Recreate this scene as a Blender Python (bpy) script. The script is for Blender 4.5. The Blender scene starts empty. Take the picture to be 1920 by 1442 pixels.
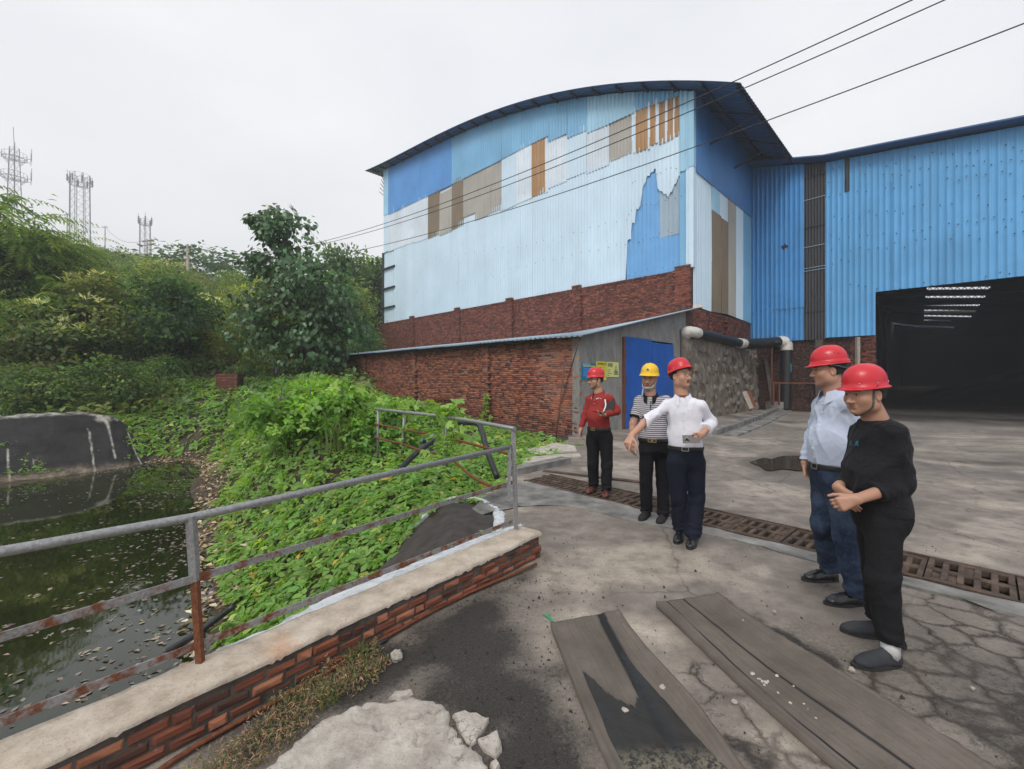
import bpy, math, random
import numpy as np
from mathutils import Vector, Matrix

SC = bpy.context.scene
COL = SC.collection
RNG = np.random.default_rng(7)
random.seed(7)

# ------------------------------------------------------------------ camera
F, CX, HY, CH = 817.0, 960.0, 710.0, 1.6        # focal length in photo pixels, centre, horizon, eye height
cd = bpy.data.cameras.new('camera')
cam = bpy.data.objects.new('camera', cd); COL.objects.link(cam)
cd.sensor_fit = 'HORIZONTAL'; cd.sensor_width = 36.0; cd.lens = F / 1920 * 36.0
cd.shift_y = -11.0 / 1920; cd.clip_start = 0.05; cd.clip_end = 2000
cam.location = (0, 0, CH); cam.rotation_euler = (math.radians(90), 0, 0)
SC.camera = cam

# ------------------------------------------------------------------ sky and sun (overcast)
SUN_EL, SUN_AZ = math.radians(48), math.radians(205)      # azimuth clockwise from +Y: behind the camera, a little left
w = bpy.data.worlds.new('World'); SC.world = w; w.use_nodes = True
nt = w.node_tree; nt.nodes.clear()
o_ = nt.nodes.new('ShaderNodeOutputWorld'); bg = nt.nodes.new('ShaderNodeBackground')
sk = nt.nodes.new('ShaderNodeTexSky'); sk.sky_type = 'NISHITA'; sk.sun_disc = False
sk.sun_elevation = SUN_EL; sk.sun_rotation = SUN_AZ; sk.dust_density = 6.0; sk.air_density = 1.2; sk.ozone_density = 1.0
hs = nt.nodes.new('ShaderNodeHueSaturation'); hs.inputs['Saturation'].default_value = 0.25
mx = nt.nodes.new('ShaderNodeMix'); mx.data_type = 'RGBA'; mx.inputs[0].default_value = 0.9
mx.inputs[7].default_value = (8.75, 8.85, 9.15, 1)          # the even cloud deck
tc = nt.nodes.new('ShaderNodeTexCoord'); cn = nt.nodes.new('ShaderNodeTexNoise'); cn.inputs['Scale'].default_value = 1.7; cn.inputs['Detail'].default_value = 5; cn.inputs['Roughness'].default_value = 0.5
mpn = nt.nodes.new('ShaderNodeMapping'); mpn.inputs['Scale'].default_value = (1, 1, 2.4); nt.links.new(tc.outputs['Generated'], mpn.inputs[0]); nt.links.new(mpn.outputs[0], cn.inputs['Vector'])
cr_ = nt.nodes.new('ShaderNodeValToRGB'); cr_.color_ramp.elements[0].position = .3; cr_.color_ramp.elements[1].position = .7
cr_.color_ramp.elements[0].color = (7.6, 7.8, 8.25, 1); cr_.color_ramp.elements[1].color = (9.1, 9.15, 9.35, 1); nt.links.new(cn.outputs[0], cr_.inputs[0]); nt.links.new(cr_.outputs[0], mx.inputs[7])
nt.links.new(sk.outputs[0], hs.inputs['Color']); nt.links.new(hs.outputs[0], mx.inputs[6])
nt.links.new(mx.outputs[2], bg.inputs['Color']); bg.inputs['Strength'].default_value = 0.1
nt.links.new(bg.outputs[0], o_.inputs['Surface'])
sl = bpy.data.lights.new('sun', 'SUN'); sl.energy = 1.5; sl.angle = math.radians(24); sl.color = (1.0, 0.965, 0.91)
so = bpy.data.objects.new('sun', sl); COL.objects.link(so)
sd = Vector((math.sin(SUN_AZ) * math.cos(SUN_EL), math.cos(SUN_AZ) * math.cos(SUN_EL), math.sin(SUN_EL)))
so.rotation_euler = sd.to_track_quat('Z', 'Y').to_euler(); so.location = sd * 50

SC.view_settings.view_transform = 'Standard'; SC.view_settings.look = 'None'
SC.view_settings.gamma = 1.0; SC.view_settings.use_curve_mapping = False
SC.view_settings.exposure = 0.26
SC.render.engine = 'CYCLES'
SC.cycles.use_denoising = True
SC.cycles.max_bounces = 7; SC.cycles.diffuse_bounces = 3; SC.cycles.glossy_bounces = 3
SC.cycles.transmission_bounces = 3; SC.cycles.transparent_max_bounces = 8; SC.cycles.volume_bounces = 1
SC.cycles.caustics_reflective = False; SC.cycles.caustics_refractive = False

# ------------------------------------------------------------------ helpers
def at(px, py, Y):
    """the point at distance Y seen at a place of the photograph"""
    return np.array(((px - CX) / F * Y, Y, CH - (py - HY) / F * Y))
def gnd(px, py, z=0.0):
    Y = (CH - z) * F / (py - HY)
    return np.array(((px - CX) / F * Y, Y, z))
def lin(r, g, b):
    f = lambda c: c / 12.92 if c <= 0.04045 else ((c + 0.055) / 1.055) ** 2.4
    return (f(r / 255), f(g / 255), f(b / 255), 1.0)
def sstep(a, b, x):
    t = np.clip((x - a) / (b - a), 0, 1); return t * t * (3 - 2 * t)

def _hash(ix, iy, s):
    n = (ix.astype(np.int64) * 374761393 + iy.astype(np.int64) * 668265263 + s * 1442695041) & 0x7fffffff
    n = ((n ^ (n >> 13)) * 1274126177) & 0x7fffffff
    return ((n ^ (n >> 16)) & 0xffff) / 65535.0
def vnoise(x, y, s=0):
    x = np.asarray(x, float); y = np.asarray(y, float)
    ix = np.floor(x); iy = np.floor(y); fx = x - ix; fy = y - iy
    fx = fx * fx * (3 - 2 * fx); fy = fy * fy * (3 - 2 * fy)
    a = _hash(ix, iy, s); b = _hash(ix + 1, iy, s); c = _hash(ix, iy + 1, s); d = _hash(ix + 1, iy + 1, s)
    return (a * (1 - fx) + b * fx) * (1 - fy) + (c * (1 - fx) + d * fx) * fy
def fbm(x, y, s=0, o=4):
    t = 0; a = 0.5
    for i in range(o):
        t = t + a * vnoise(x * 2 ** i, y * 2 ** i, s + i * 17); a *= 0.5
    return t / 0.9375

def tag(o, label=None, cat=None, group=None, kind=None):
    if label: o['label'] = label
    if cat: o['category'] = cat
    if group: o['group'] = group
    if kind: o['kind'] = kind
    return o
def empty(name, loc, label, cat, group=None):
    o = bpy.data.objects.new(name, None); COL.objects.link(o)
    o.location = [float(c) for c in loc]; o.empty_display_size = 0.2
    o['_w'] = [float(c) for c in loc]
    return tag(o, label, cat, group)
def wloc(o):
    return np.array(o['_w']) if o is not None and '_w' in o else np.zeros(3)
def link(me, name, parent=None, kind=None, loc=None):
    """loc: world place of the mesh's own origin"""
    o = bpy.data.objects.new(name, me); COL.objects.link(o)
    p = np.zeros(3) if loc is None else np.asarray(loc, float)
    o['_w'] = [float(c) for c in p]
    if parent is not None:
        o.parent = parent; o.location = [float(c) for c in (p - wloc(parent))]
    else:
        o.location = [float(c) for c in p]
    if kind: o['kind'] = kind
    return o
def np_mesh(name, V, Fs, mats, smooth=False, col=None, fmat=None, attr=None):
    """fast mesh: V (n,3); Fs one array (m,k) or a list of such; col (n,3|4) point colour"""
    V = np.asarray(V, np.float32)
    if not isinstance(Fs, (list, tuple)): Fs = [Fs]
    Fs = [np.asarray(f, np.int32) for f in Fs if len(f)]
    me = bpy.data.meshes.new(name)
    nl = sum(f.size for f in Fs); nf = sum(len(f) for f in Fs)
    me.vertices.add(len(V)); me.vertices.foreach_set('co', V.ravel())
    me.loops.add(nl); me.loops.foreach_set('vertex_index', np.concatenate([f.ravel() for f in Fs]))
    me.polygons.add(nf)
    tot = np.concatenate([np.full(len(f), f.shape[1], np.int32) for f in Fs])
    st = np.concatenate([[0], np.cumsum(tot)[:-1]]).astype(np.int32)
    me.polygons.foreach_set('loop_start', st)
    for m in (mats if isinstance(mats, (list, tuple)) else [mats]): me.materials.append(m)
    if fmat is not None: me.polygons.foreach_set('material_index', np.asarray(fmat, np.int32))
    if smooth: me.polygons.foreach_set('use_smooth', np.ones(nf, bool))
    if col is not None:
        col = np.asarray(col, np.float32)
        if col.shape[1] == 3: col = np.hstack([col, np.ones((len(col), 1), np.float32)])
        a = me.color_attributes.new('Col', 'FLOAT_COLOR', 'POINT'); a.data.foreach_set('color', col.ravel())
    for k, v in (attr or {}).items():
        a = me.attributes.new(k, 'FLOAT', 'POINT'); a.data.foreach_set('value', np.asarray(v, np.float32))
    me.update(calc_edges=True); me.validate()
    return me

class MB:
    """collects shapes and links them as one mesh object"""
    def __init__(s): s.v = []; s.f = []; s.m = []; s.c = []; s.sm = []; s.curm = 0; s.curc = (1, 1, 1); s.cursm = False
    def add(s, vs, fs):
        n = len(s.v); s.v += [tuple(map(float, v)) for v in vs]; s.c += [s.curc] * len(vs)
        for f in fs: s.f.append(tuple(n + i for i in f)); s.m.append(s.curm); s.sm.append(s.cursm)
        return s
    def box(s, c, size, R=None, taper=1.0):
        c = np.asarray(c, float); hx, hy, hz = [q / 2 for q in size]; vs = []
        for z in (-1, 1):
            k = taper if z > 0 else 1.0
            for x, y in ((-1, -1), (1, -1), (1, 1), (-1, 1)):
                p = np.array((x * hx * k, y * hy * k, z * hz)); vs.append(c + (p if R is None else R @ p))
        return s.add(vs, [(3, 2, 1, 0), (4, 5, 6, 7), (0, 1, 5, 4), (1, 2, 6, 5), (2, 3, 7, 6), (3, 0, 4, 7)])
    def bar(s, p, q, wx, wy=None, up=(0, 0, 1)):
        p = np.asarray(p, float); q = np.asarray(q, float); d = q - p; L = np.linalg.norm(d); d /= L
        up = np.asarray(up, float)
        if abs(d @ up) > 0.98: up = np.array((0, 1.0, 0))
        x = np.cross(d, up); x /= np.linalg.norm(x); y = np.cross(x, d)
        R = np.stack([x, y, d], 1)
        return s.box((p + q) / 2, (wx, wy or wx, L), R)
    def tube(s, pts, r, n=10, caps=True, ell=None, up=(0, 0, 1)):
        pts = [np.asarray(p, float) for p in pts]; rs = r if isinstance(r, (list, tuple, np.ndarray)) else [r] * len(pts)
        vs = []; X = None
        for i, p in enumerate(pts):
            d = pts[min(i + 1, len(pts) - 1)] - pts[max(i - 1, 0)]; d = d / (np.linalg.norm(d) + 1e-12)
            if X is None:
                u = np.asarray(up, float)
                if abs(d @ u) > 0.95: u = np.array((1.0, 0, 0))
                X = np.cross(d, u)
            else: X = X - d * (X @ d)
            X = X / np.linalg.norm(X); Yv = np.cross(d, X)
            for k in range(n):
                a = 2 * math.pi * k / n
                vs.append(p + rs[i] * (math.cos(a) * X * (ell or 1) + math.sin(a) * Yv))
        fs = []
        for i in range(len(pts) - 1):
            for k in range(n):
                a = i * n + k; b = i * n + (k + 1) % n; fs.append((a, b, b + n, a + n))
        sm = s.cursm; s.cursm = True; n0 = len(s.f); s.add(vs, fs); s.cursm = sm
        if caps:
            base = len(s.v) - len(vs)
            s.f.append(tuple(base + k for k in reversed(range(n)))); s.m.append(s.curm); s.sm.append(False)
            s.f.append(tuple(base + (len(pts) - 1) * n + k for k in range(n))); s.m.append(s.curm); s.sm.append(False)
        return s
    def ball(s, c, r, seg=12, ring=8, R=None):
        c = np.asarray(c, float); r = np.asarray(r, float) * np.ones(3); vs = []
        for i in range(1, ring):
            t = math.pi * i / ring
            for k in range(seg):
                a = 2 * math.pi * k / seg
                p = r * np.array((math.sin(t) * math.cos(a), math.sin(t) * math.sin(a), math.cos(t)))
                vs.append(c + (p if R is None else R @ p))
        top = c + (np.array((0, 0, r[2])) if R is None else R @ np.array((0, 0, r[2])))
        vs += [top, 2 * c - top]; T = len(vs) - 2; fs = []
        for i in range(ring - 2):
            for k in range(seg):
                a = i * seg + k; b = i * seg + (k + 1) % seg; fs.append((a, a + seg, b + seg, b))
        for k in range(seg):
            fs.append((T, k, (k + 1) % seg)); L = (ring - 2) * seg; fs.append((T + 1, L + (k + 1) % seg, L + k))
        sm = s.cursm; s.cursm = True; s.add(vs, fs); s.cursm = sm; return s
    def mesh(s, name, mats, org=None):
        V = np.array(s.v, float)
        if org is not None: V = V - np.asarray(org)
        me = bpy.data.meshes.new(name); me.from_pydata(V.tolist(), [], s.f)
        for m in (mats if isinstance(mats, (list, tuple)) else [mats]): me.materials.append(m)
        me.polygons.foreach_set('material_index', s.m); me.polygons.foreach_set('use_smooth', s.sm)
        a = me.color_attributes.new('Col', 'FLOAT_COLOR', 'POINT')
        a.data.foreach_set('color', np.hstack([np.array(s.c, np.float32), np.ones((len(s.c), 1), np.float32)]).ravel())
        me.update(); return me
    def build(s, name, mats, parent=None, kind=None, org=None):
        if org is None: org = wloc(parent)
        return link(s.mesh(name, mats, org), name, parent, kind, org)
def bezier(p, n=12):
    """smooth curve through points (Catmull-Rom)"""
    p = [np.asarray(q, float) for q in p]; p = [2 * p[0] - p[1]] + p + [2 * p[-1] - p[-2]]; out = []
    for i in range(1, len(p) - 2):
        for k in range(n):
            t = k / n; a, b, c, d = p[i - 1:i + 3]
            out.append(0.5 * (2 * b + (c - a) * t + (2 * a - 5 * b + 4 * c - d) * t * t + (3 * b - a - 3 * c + d) * t ** 3))
    out.append(p[-2]); return out
# ------------------------------------------------------------------ materials (procedural)
class NT:
    def __init__(s, name):
        s.m = bpy.data.materials.new(name); s.m.use_nodes = True; s.t = s.m.node_tree
        s.b = s.t.nodes['Principled BSDF']; s.out = s.t.nodes['Material Output']
    def n(s, typ, **kw):
        nd = s.t.nodes.new(typ)
        for k, v in kw.items():
            if hasattr(nd, k): setattr(nd, k, v)
        return nd
    def l(s, a, b): s.t.links.new(a, b)
    def val(s, sock, v):
        if hasattr(v, 'links') or hasattr(v, 'is_linked'): s.l(v, sock)
        else: sock.default_value = v
    def coord(s, kind='Object', scale=(1, 1, 1)):
        c = s.n('ShaderNodeTexCoord'); mp = s.n('ShaderNodeMapping'); s.l(c.outputs[kind], mp.inputs[0])
        mp.inputs['Scale'].default_value = scale; return mp.outputs[0]
    def noise(s, vec, scale=5, detail=4, rough=0.55, dist=0.0):
        n = s.n('ShaderNodeTexNoise'); s.l(vec, n.inputs['Vector']); n.inputs['Scale'].default_value = scale
        n.inputs['Detail'].default_value = detail; n.inputs['Roughness'].default_value = rough; n.inputs['Distortion'].default_value = dist
        return n.outputs[0]
    def voro(s, vec, scale=5, feature='F1', out=0, rnd=1.0):
        n = s.n('ShaderNodeTexVoronoi'); n.feature = feature; s.l(vec, n.inputs['Vector']); n.inputs['Scale'].default_value = scale
        n.inputs['Randomness'].default_value = rnd
        return n.outputs[out]
    def ramp(s, fac, stops, interp='LINEAR'):
        r = s.n('ShaderNodeValToRGB'); s.val(r.inputs[0], fac); e = r.color_ramp.elements; r.color_ramp.interpolation = interp
        while len(e) < len(stops): e.new(0.5)
        for el, (p, c) in zip(e, stops):
            el.position = p; el.color = c if len(c) == 4 else (*c, 1)
        return r.outputs[0]
    def rf(s, fac, a, b, lo=0.0, hi=1.0):
        r = s.n('ShaderNodeMapRange'); s.val(r.inputs[0], fac); r.inputs[1].default_value = a; r.inputs[2].default_value = b
        r.inputs[3].default_value = lo; r.inputs[4].default_value = hi; return r.outputs[0]
    def mix(s, fac, a, b, mode='MIX'):
        m = s.n('ShaderNodeMix'); m.data_type = 'RGBA'; m.blend_type = mode
        s.val(m.inputs[0], fac); s.val(m.inputs[6], a); s.val(m.inputs[7], b); return m.outputs[2]
    def math(s, op, a, b=0.0, clamp=False):
        m = s.n('ShaderNodeMath'); m.operation = op; m.use_clamp = clamp; s.val(m.inputs[0], a); s.val(m.inputs[1], b); return m.outputs[0]
    def attr(s, name='Col'):
        a = s.n('ShaderNodeAttribute'); a.attribute_name = name; return a
    def sep(s, c):
        x = s.n('ShaderNodeSeparateColor'); s.l(c, x.inputs[0]); return x.outputs
    def xyz(s, v):
        x = s.n('ShaderNodeSeparateXYZ'); s.l(v, x.inputs[0]); return x.outputs
    def warp(s, vec, scale, amt):
        n = s.n('ShaderNodeTexNoise'); n.inputs['Scale'].default_value = scale; n.inputs['Detail'].default_value = 7; n.inputs['Roughness'].default_value = .7; s.l(vec, n.inputs['Vector'])
        m = s.n('ShaderNodeMix'); m.data_type = 'VECTOR'; m.inputs[0].default_value = amt; s.l(vec, m.inputs[4]); s.l(n.outputs['Color'], m.inputs[5]); return m.outputs[1]
    def rnd(s): return s.n('ShaderNodeObjectInfo').outputs['Random']
    def bump(s, h, strength=0.3, dist=0.02):
        b = s.n('ShaderNodeBump'); b.inputs['Strength'].default_value = strength; b.inputs['Distance'].default_value = dist
        s.l(h, b.inputs['Height']); s.l(b.outputs[0], s.b.inputs['Normal']); return b.outputs[0]
    def set(s, base=None, rough=None, metal=None, spec=None):
        if base is not None: s.val(s.b.inputs['Base Color'], base)
        if rough is not None: s.val(s.b.inputs['Roughness'], rough)
        if metal is not None: s.val(s.b.inputs['Metallic'], metal)
        if spec is not None: s.val(s.b.inputs['Specular IOR Level'], spec)
        return s.m

def simple(name, c, rough=0.7, metal=0.0, var=0.25, scale=6, bump=0.15, bscale=40, spec=0.5, bd=0.01):
    t = NT(name); v = t.coord(); n = t.noise(v, scale, 5)
    lo = tuple(q * (1 - var) for q in c[:3]); hi = tuple(min(1, q * (1 + var)) for q in c[:3])
    col = t.ramp(n, [(0.3, lo), (0.7, hi)])
    if bump: t.bump(t.noise(v, bscale, 4), bump, bd)
    return t.set(col, rough, metal, spec)

def sheet_mat(name, c, dirt=(0.25, 0.22, 0.17, 1), amount=0.35, rough=0.42, blotch=0.12):
    """painted corrugated steel: weathered paint with streaks of dirt running down"""
    t = NT(name); v = t.coord(scale=(1.7, 1.7, 0.10)); v2 = t.coord()
    streak = t.noise(v, 3.2, 5, 0.65); big = t.noise(v2, 0.55, 4); fine = t.noise(v2, 9, 5, 0.7)
    base = t.mix(t.rf(big, 0.3, 0.7), tuple(q * (1 - blotch) for q in c[:3]) + (1,), tuple(min(1, q * (1 + blotch)) for q in c[:3]) + (1,))
    base = t.mix(t.math('MULTIPLY', t.rf(t.rnd(), 0, 1, 0.0, 0.22), 1.0), base, tuple(q * 0.7 for q in c[:3]) + (1,))
    k = t.math('MULTIPLY', t.rf(streak, 0.52, 0.78), t.rf(fine, 0.3, 0.65))
    base = t.mix(t.math('MULTIPLY', k, amount, True), base, dirt)
    t.bump(big, 0.25, 0.03)
    return t.set(base, rough, 0.0, 0.4)

def brick_mat(name, stops, soot=0.4, sootc=(0.02, 0.017, 0.016, 1), chips=0.35):
    """Col.r picks the brick's own colour, Col.g its soot"""
    t = NT(name); a = t.attr(); cs = t.sep(a.outputs['Color']); v = t.coord()
    base = t.ramp(cs[0], stops)
    n = t.noise(v, 22, 5, 0.65); n2 = t.noise(v, 5, 4)
    base = t.mix(t.rf(n, 0.35, 0.75, 0.0, 0.35), base, (0.09, 0.05, 0.04, 1))
    base = t.mix(t.math('MULTIPLY', t.rf(n, 0.62, 0.72), chips), base, (0.42, 0.36, 0.3, 1))
    k = t.math('ADD', t.math('MULTIPLY', t.rf(n2, 0.4, 0.72), soot), t.math('MULTIPLY', cs[1], t.rf(n, 0.2, 0.6)), True)
    base = t.mix(k, base, sootc)
    t.bump(n, 0.5, 0.008)
    return t.set(base, 0.88, 0, 0.3)

def leaf_mat(name, trans=0.42, rough=0.45, spec=0.4, per=False):
    """colour from the leaf's own Col attribute, light passing through"""
    t = NT(name); a = t.attr(); v = t.coord()
    n = t.noise(v, 3.0, 3); tint = t.ramp(t.rnd(), [(0.0, (0.72, 0.78, 0.75)), (0.35, (1.0, 1.0, 1.0)), (0.7, (1.14, 1.1, 1.0)), (1.0, (0.92, 1.12, 1.12))])
    c = t.mix(t.rf(n, 0.35, 0.65, 0.0, 0.3), a.outputs['Color'], t.mix(1.0, a.outputs['Color'], (0.75, 0.85, 0.6, 1), 'MULTIPLY'))
    if per: c = t.mix(1.0, c, tint, 'MULTIPLY')
    t.set(c, rough, 0, spec)
    tr = t.n('ShaderNodeBsdfTranslucent'); t.l(t.mix(1.0, c, (1.7, 1.7, 0.7, 1), 'MULTIPLY'), tr.inputs['Color'])
    ms = t.n('ShaderNodeMixShader'); ms.inputs[0].default_value = trans
    t.l(t.b.outputs[0], ms.inputs[1]); t.l(tr.outputs[0], ms.inputs[2]); t.l(ms.outputs[0], t.out.inputs['Surface'])
    return t.m

M = {}
# ground of the yard: Col r = coal dust, g = clean pale concrete, b = crazing cracks
t = NT('yard_concrete'); v = t.coord(); cs = t.sep(t.attr().outputs['Color'])
big = t.noise(v, 0.7, 6, 0.6); mid = t.noise(v, 4.5, 6, 0.65); fin = t.noise(v, 45, 5, 0.75); grit = t.noise(v, 160, 3, 0.8)
base = t.ramp(mid, [(0.28, (0.135, 0.113, 0.097)), (0.5, (0.222, 0.191, 0.163)), (0.72, (0.33, 0.288, 0.248))])
base = t.mix(t.rf(big, 0.45, 0.66, 0.0, 0.55), base, (0.115, 0.099, 0.088, 1))
pale = t.math('MULTIPLY', cs[1], t.rf(mid, 0.25, 0.6), True)
base = t.mix(pale, base, t.ramp(fin, [(0.3, (0.33, 0.28, 0.23)), (0.7, (0.56, 0.49, 0.41))]))
edge = t.math('ADD', cs[0], t.math('ADD', t.math('MULTIPLY', t.math('SUBTRACT', mid, 0.5), 0.9), t.math('ADD', t.math('MULTIPLY', t.math('SUBTRACT', fin, 0.5), 1.1), t.math('MULTIPLY', t.math('SUBTRACT', grit, 0.5), 0.9))), True)
coal = t.rf(edge, 0.22, 0.78)
base = t.mix(coal, base, t.ramp(grit, [(0.3, (0.016, 0.015, 0.0145)), (0.58, (0.050, 0.044, 0.039)), (0.70, (0.17, 0.145, 0.115))]))
wv = t.n('ShaderNodeMix'); wv.data_type = 'VECTOR'; wv.inputs[0].default_value = 0.16
nz = t.n('ShaderNodeTexNoise'); nz.inputs['Scale'].default_value = 4.0; nz.inputs['Detail'].default_value = 8; nz.inputs['Roughness'].default_value = 0.7; t.l(v, nz.inputs['Vector'])
t.l(v, wv.inputs[4]); t.l(nz.outputs['Color'], wv.inputs[5])
cr = t.voro(wv.outputs[1], 5.6, 'DISTANCE_TO_EDGE'); cr3 = t.voro(wv.outputs[1], 15, 'DISTANCE_TO_EDGE'); cr2 = t.voro(wv.outputs[1], 0.62, 'DISTANCE_TO_EDGE')
c1 = t.math('MULTIPLY', t.math('MULTIPLY', t.rf(cr, 0.0, 0.034, 1.0, 0.0), t.rf(cs[2], 0.25, 0.7)), t.rf(t.noise(v, 1.9, 4, .6), .40, .56), True)
c2 = t.math('MULTIPLY', t.rf(cr2, 0.0, 0.006, .55, 0.0), t.rf(big, 0.4, 0.55))
c3 = t.math('MULTIPLY', t.math('MULTIPLY', t.rf(cr3, 0.0, 0.035, .8, 0.0), t.rf(cs[2], 0.4, 0.8)), t.rf(mid, .48, .6), True)
crk = t.math('MAXIMUM', t.math('MAXIMUM', c1, c2), c3)
base = t.mix(t.math('MULTIPLY', crk, 0.85), base, (0.03, 0.024, 0.021, 1))
dirt = t.rf(t.math('MULTIPLY', t.rf(cr, 0.0, 0.16, 1.0, 0.0), cs[2]), 0.1, 0.8, 0.0, 0.7)
base = t.mix(dirt, base, (0.055, 0.043, 0.037, 1))
spk = t.rf(t.noise(v, 85, 2, 0.5), 0.66, 0.7)
base = t.mix(t.math('MULTIPLY', spk, 0.6), base, (0.05, 0.045, 0.04, 1))
h = t.math('ADD', t.math('MULTIPLY', fin, 0.55), t.math('MULTIPLY', grit, t.rf(coal, 0, 1, 0.25, 1.1)))
h = t.math('SUBTRACT', h, t.math('MULTIPLY', crk, 1.6)); h = t.math('ADD', h, t.math('MULTIPLY', mid, 1.2))
t.bump(h, 0.55, 0.016)
M['yard'] = t.set(base, t.rf(big, 0.35, 0.65, 0.92, 0.6), 0, 0.35)

M['soil'] = simple('soil', (0.06, 0.045, 0.03), 0.95, var=0.5, scale=3, bump=0.6, bscale=18, bd=0.05)
M['dark_floor'] = simple('coal_floor', (0.055, 0.05, 0.046), 0.9, var=0.5, scale=1.5, bump=0.5, bscale=6, bd=0.05)
M['coal'] = simple('coal', (0.012, 0.012, 0.013), 0.6, var=0.5, scale=9, bump=0.9, bscale=14, bd=0.05)
# pond water
t = NT('pond_water'); v = t.coord(scale=(1, 1, 1))
t.b.inputs['IOR'].default_value = 1.5
n1 = t.noise(v, 1.3, 3); n2 = t.noise(v, 7, 3)
t.bump(t.math('ADD', n1, t.math('MULTIPLY', n2, 0.25)), 0.05, 0.02)
M['water'] = t.set(t.ramp(t.noise(v, 0.4, 4), [(0.3, (0.010, 0.014, 0.004)), (0.7, (0.022, 0.026, 0.008))]), 0.03, 0, 0.6)
t = NT('puddle_water'); M['puddle'] = t.set((0.05, 0.042, 0.034, 1), 0.035, 0, 0.6)
# black bank of the pond with pale leaks
t = NT('stained_bank'); v = t.coord(); cs = t.sep(t.attr().outputs['Color'])
base = t.ramp(t.noise(v, 1.2, 6, 0.7), [(0.3, (0.011, 0.011, 0.013)), (0.7, (0.045, 0.041, 0.042))])
base = t.mix(t.rf(t.noise(t.coord(scale=(0.4, 0.4, 3)), 3, 5, 0.7), 0.6, 0.75, 0, 0.35), base, (0.15, 0.12, 0.09, 1))
base = t.mix(t.rf(t.math('MULTIPLY', cs[0], t.rf(t.noise(v, 5, 6, 0.75), 0.3, 0.62)), 0.1, 0.6), base, (0.42, 0.4, 0.36, 1))
base = t.mix(t.math('MULTIPLY', cs[1], t.rf(t.noise(v, 3, 5, 0.7), 0.3, 0.6)), base, t.ramp(t.noise(v, 14, 4, 0.7), [(0.3, (0.10, 0.07, 0.045)), (0.7, (0.40, 0.33, 0.25))]))
t.bump(t.noise(v, 9, 6, 0.7), 0.6, 0.04)
M['bank'] = t.set(base, 0.85, 0, 0.3)
# brick
M['brick_low'] = brick_mat('sooty_brick', [(0, (0.07, 0.036, 0.028)), (0.3, (0.22, 0.07, 0.04)), (0.65, (0.36, 0.12, 0.062)), (1, (0.46, 0.19, 0.105))], 0.4)
M['brick_shed'] = brick_mat('outbuilding_brick', [(0, (0.075, 0.042, 0.042)), (0.3, (0.22, 0.078, 0.06)), (0.6, (0.36, 0.125, 0.08)), (1, (0.53, 0.20, 0.115))], 0.15, chips=0.3)
M['brick_hall'] = brick_mat('hall_brick', [(0, (0.085, 0.037, 0.03)), (0.4, (0.22, 0.068, 0.048)), (0.8, (0.34, 0.105, 0.07)), (1, (0.45, 0.17, 0.11))], 0.22, chips=0.25)
M['mortar'] = simple('mortar', (0.20, 0.15, 0.125), 0.95, var=0.45, scale=7, bump=0.5, bscale=50)
M['mortar_dark'] = simple('sooty_mortar', (0.085, 0.07, 0.06), 0.95, var=0.6, scale=9, bump=0.6, bscale=60)
M['mortar_red'] = simple('red_mortar', (0.10, 0.05, 0.04), 0.95, var=0.45, scale=5, bump=0.5, bscale=40)
# coping: worn cream cement
t = NT('cement_coping'); v = t.coord(); m1 = t.noise(v, 6, 6, 0.7); f1 = t.noise(v, 60, 4, 0.75)
base = t.ramp(m1, [(0.25, (0.24, 0.195, 0.155)), (0.5, (0.47, 0.40, 0.325)), (0.75, (0.62, 0.55, 0.465))])
base = t.mix(t.rf(f1, 0.55, 0.75, 0, 0.6), base, (0.16, 0.125, 0.1, 1))
wv2 = t.voro(t.warp(v, 5, .3), 3.4, 'DISTANCE_TO_EDGE')
base = t.mix(t.math('MULTIPLY', t.rf(wv2, 0, 0.012, 0.5, 0), t.rf(m1, .45, .6)), base, (0.12, 0.09, 0.075, 1))
base = t.mix(t.rf(t.noise(v, 1.7, 4), 0.60, 0.7, 0, 0.5), base, (0.45, 0.19, 0.07, 1))
t.bump(t.math('ADD', f1, t.math('MULTIPLY', m1, 1.5)), 0.5, 0.012)
M['coping'] = t.set(base, 0.9, 0, 0.3)
t = NT('white_plaster'); v = t.coord(); m1 = t.noise(v, 8, 6, 0.7)
base = t.ramp(m1, [(0.25, (0.25, 0.26, 0.27)), (0.5, (0.60, 0.63, 0.66)), (0.8, (0.75, 0.77, 0.80))])
t.bump(t.noise(v, 25, 5, 0.7), 0.7, 0.02); M['plaster'] = t.set(base, 0.85, 0, 0.3)
M['cement_blue'] = simple('blue_grey_cement', (0.185, 0.18, 0.168), 0.9, var=0.6, scale=3.0, bump=0.5, bscale=40)
# raised broken slab, pale
t = NT('broken_concrete'); v = t.coord(); m1 = t.noise(v, 7, 6, 0.7); f1 = t.noise(v, 70, 4, 0.8)
base = t.ramp(m1, [(0.25, (0.28, 0.245, 0.21)), (0.55, (0.52, 0.475, 0.42)), (0.8, (0.66, 0.62, 0.56))])
base = t.mix(t.rf(f1, 0.58, 0.72, 0, 0.75), base, (0.10, 0.085, 0.07, 1))
cr = t.voro(t.warp(v, 4, .35), 3.0, 'DISTANCE_TO_EDGE'); base = t.mix(t.math('MULTIPLY', t.rf(cr, 0, 0.012, 0.8, 0), t.rf(m1, .42, .58)), base, (0.05, 0.04, 0.035, 1)); base = t.mix(t.rf(t.noise(v, 2.2, 5, .7), .5, .7, 0, .6), base, (0.17, 0.145, 0.12, 1))
t.bump(t.math('ADD', f1, t.math('MULTIPLY', m1, 2)), 0.7, 0.014); M['slab'] = t.set(base, 0.9, 0, 0.3)
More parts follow.
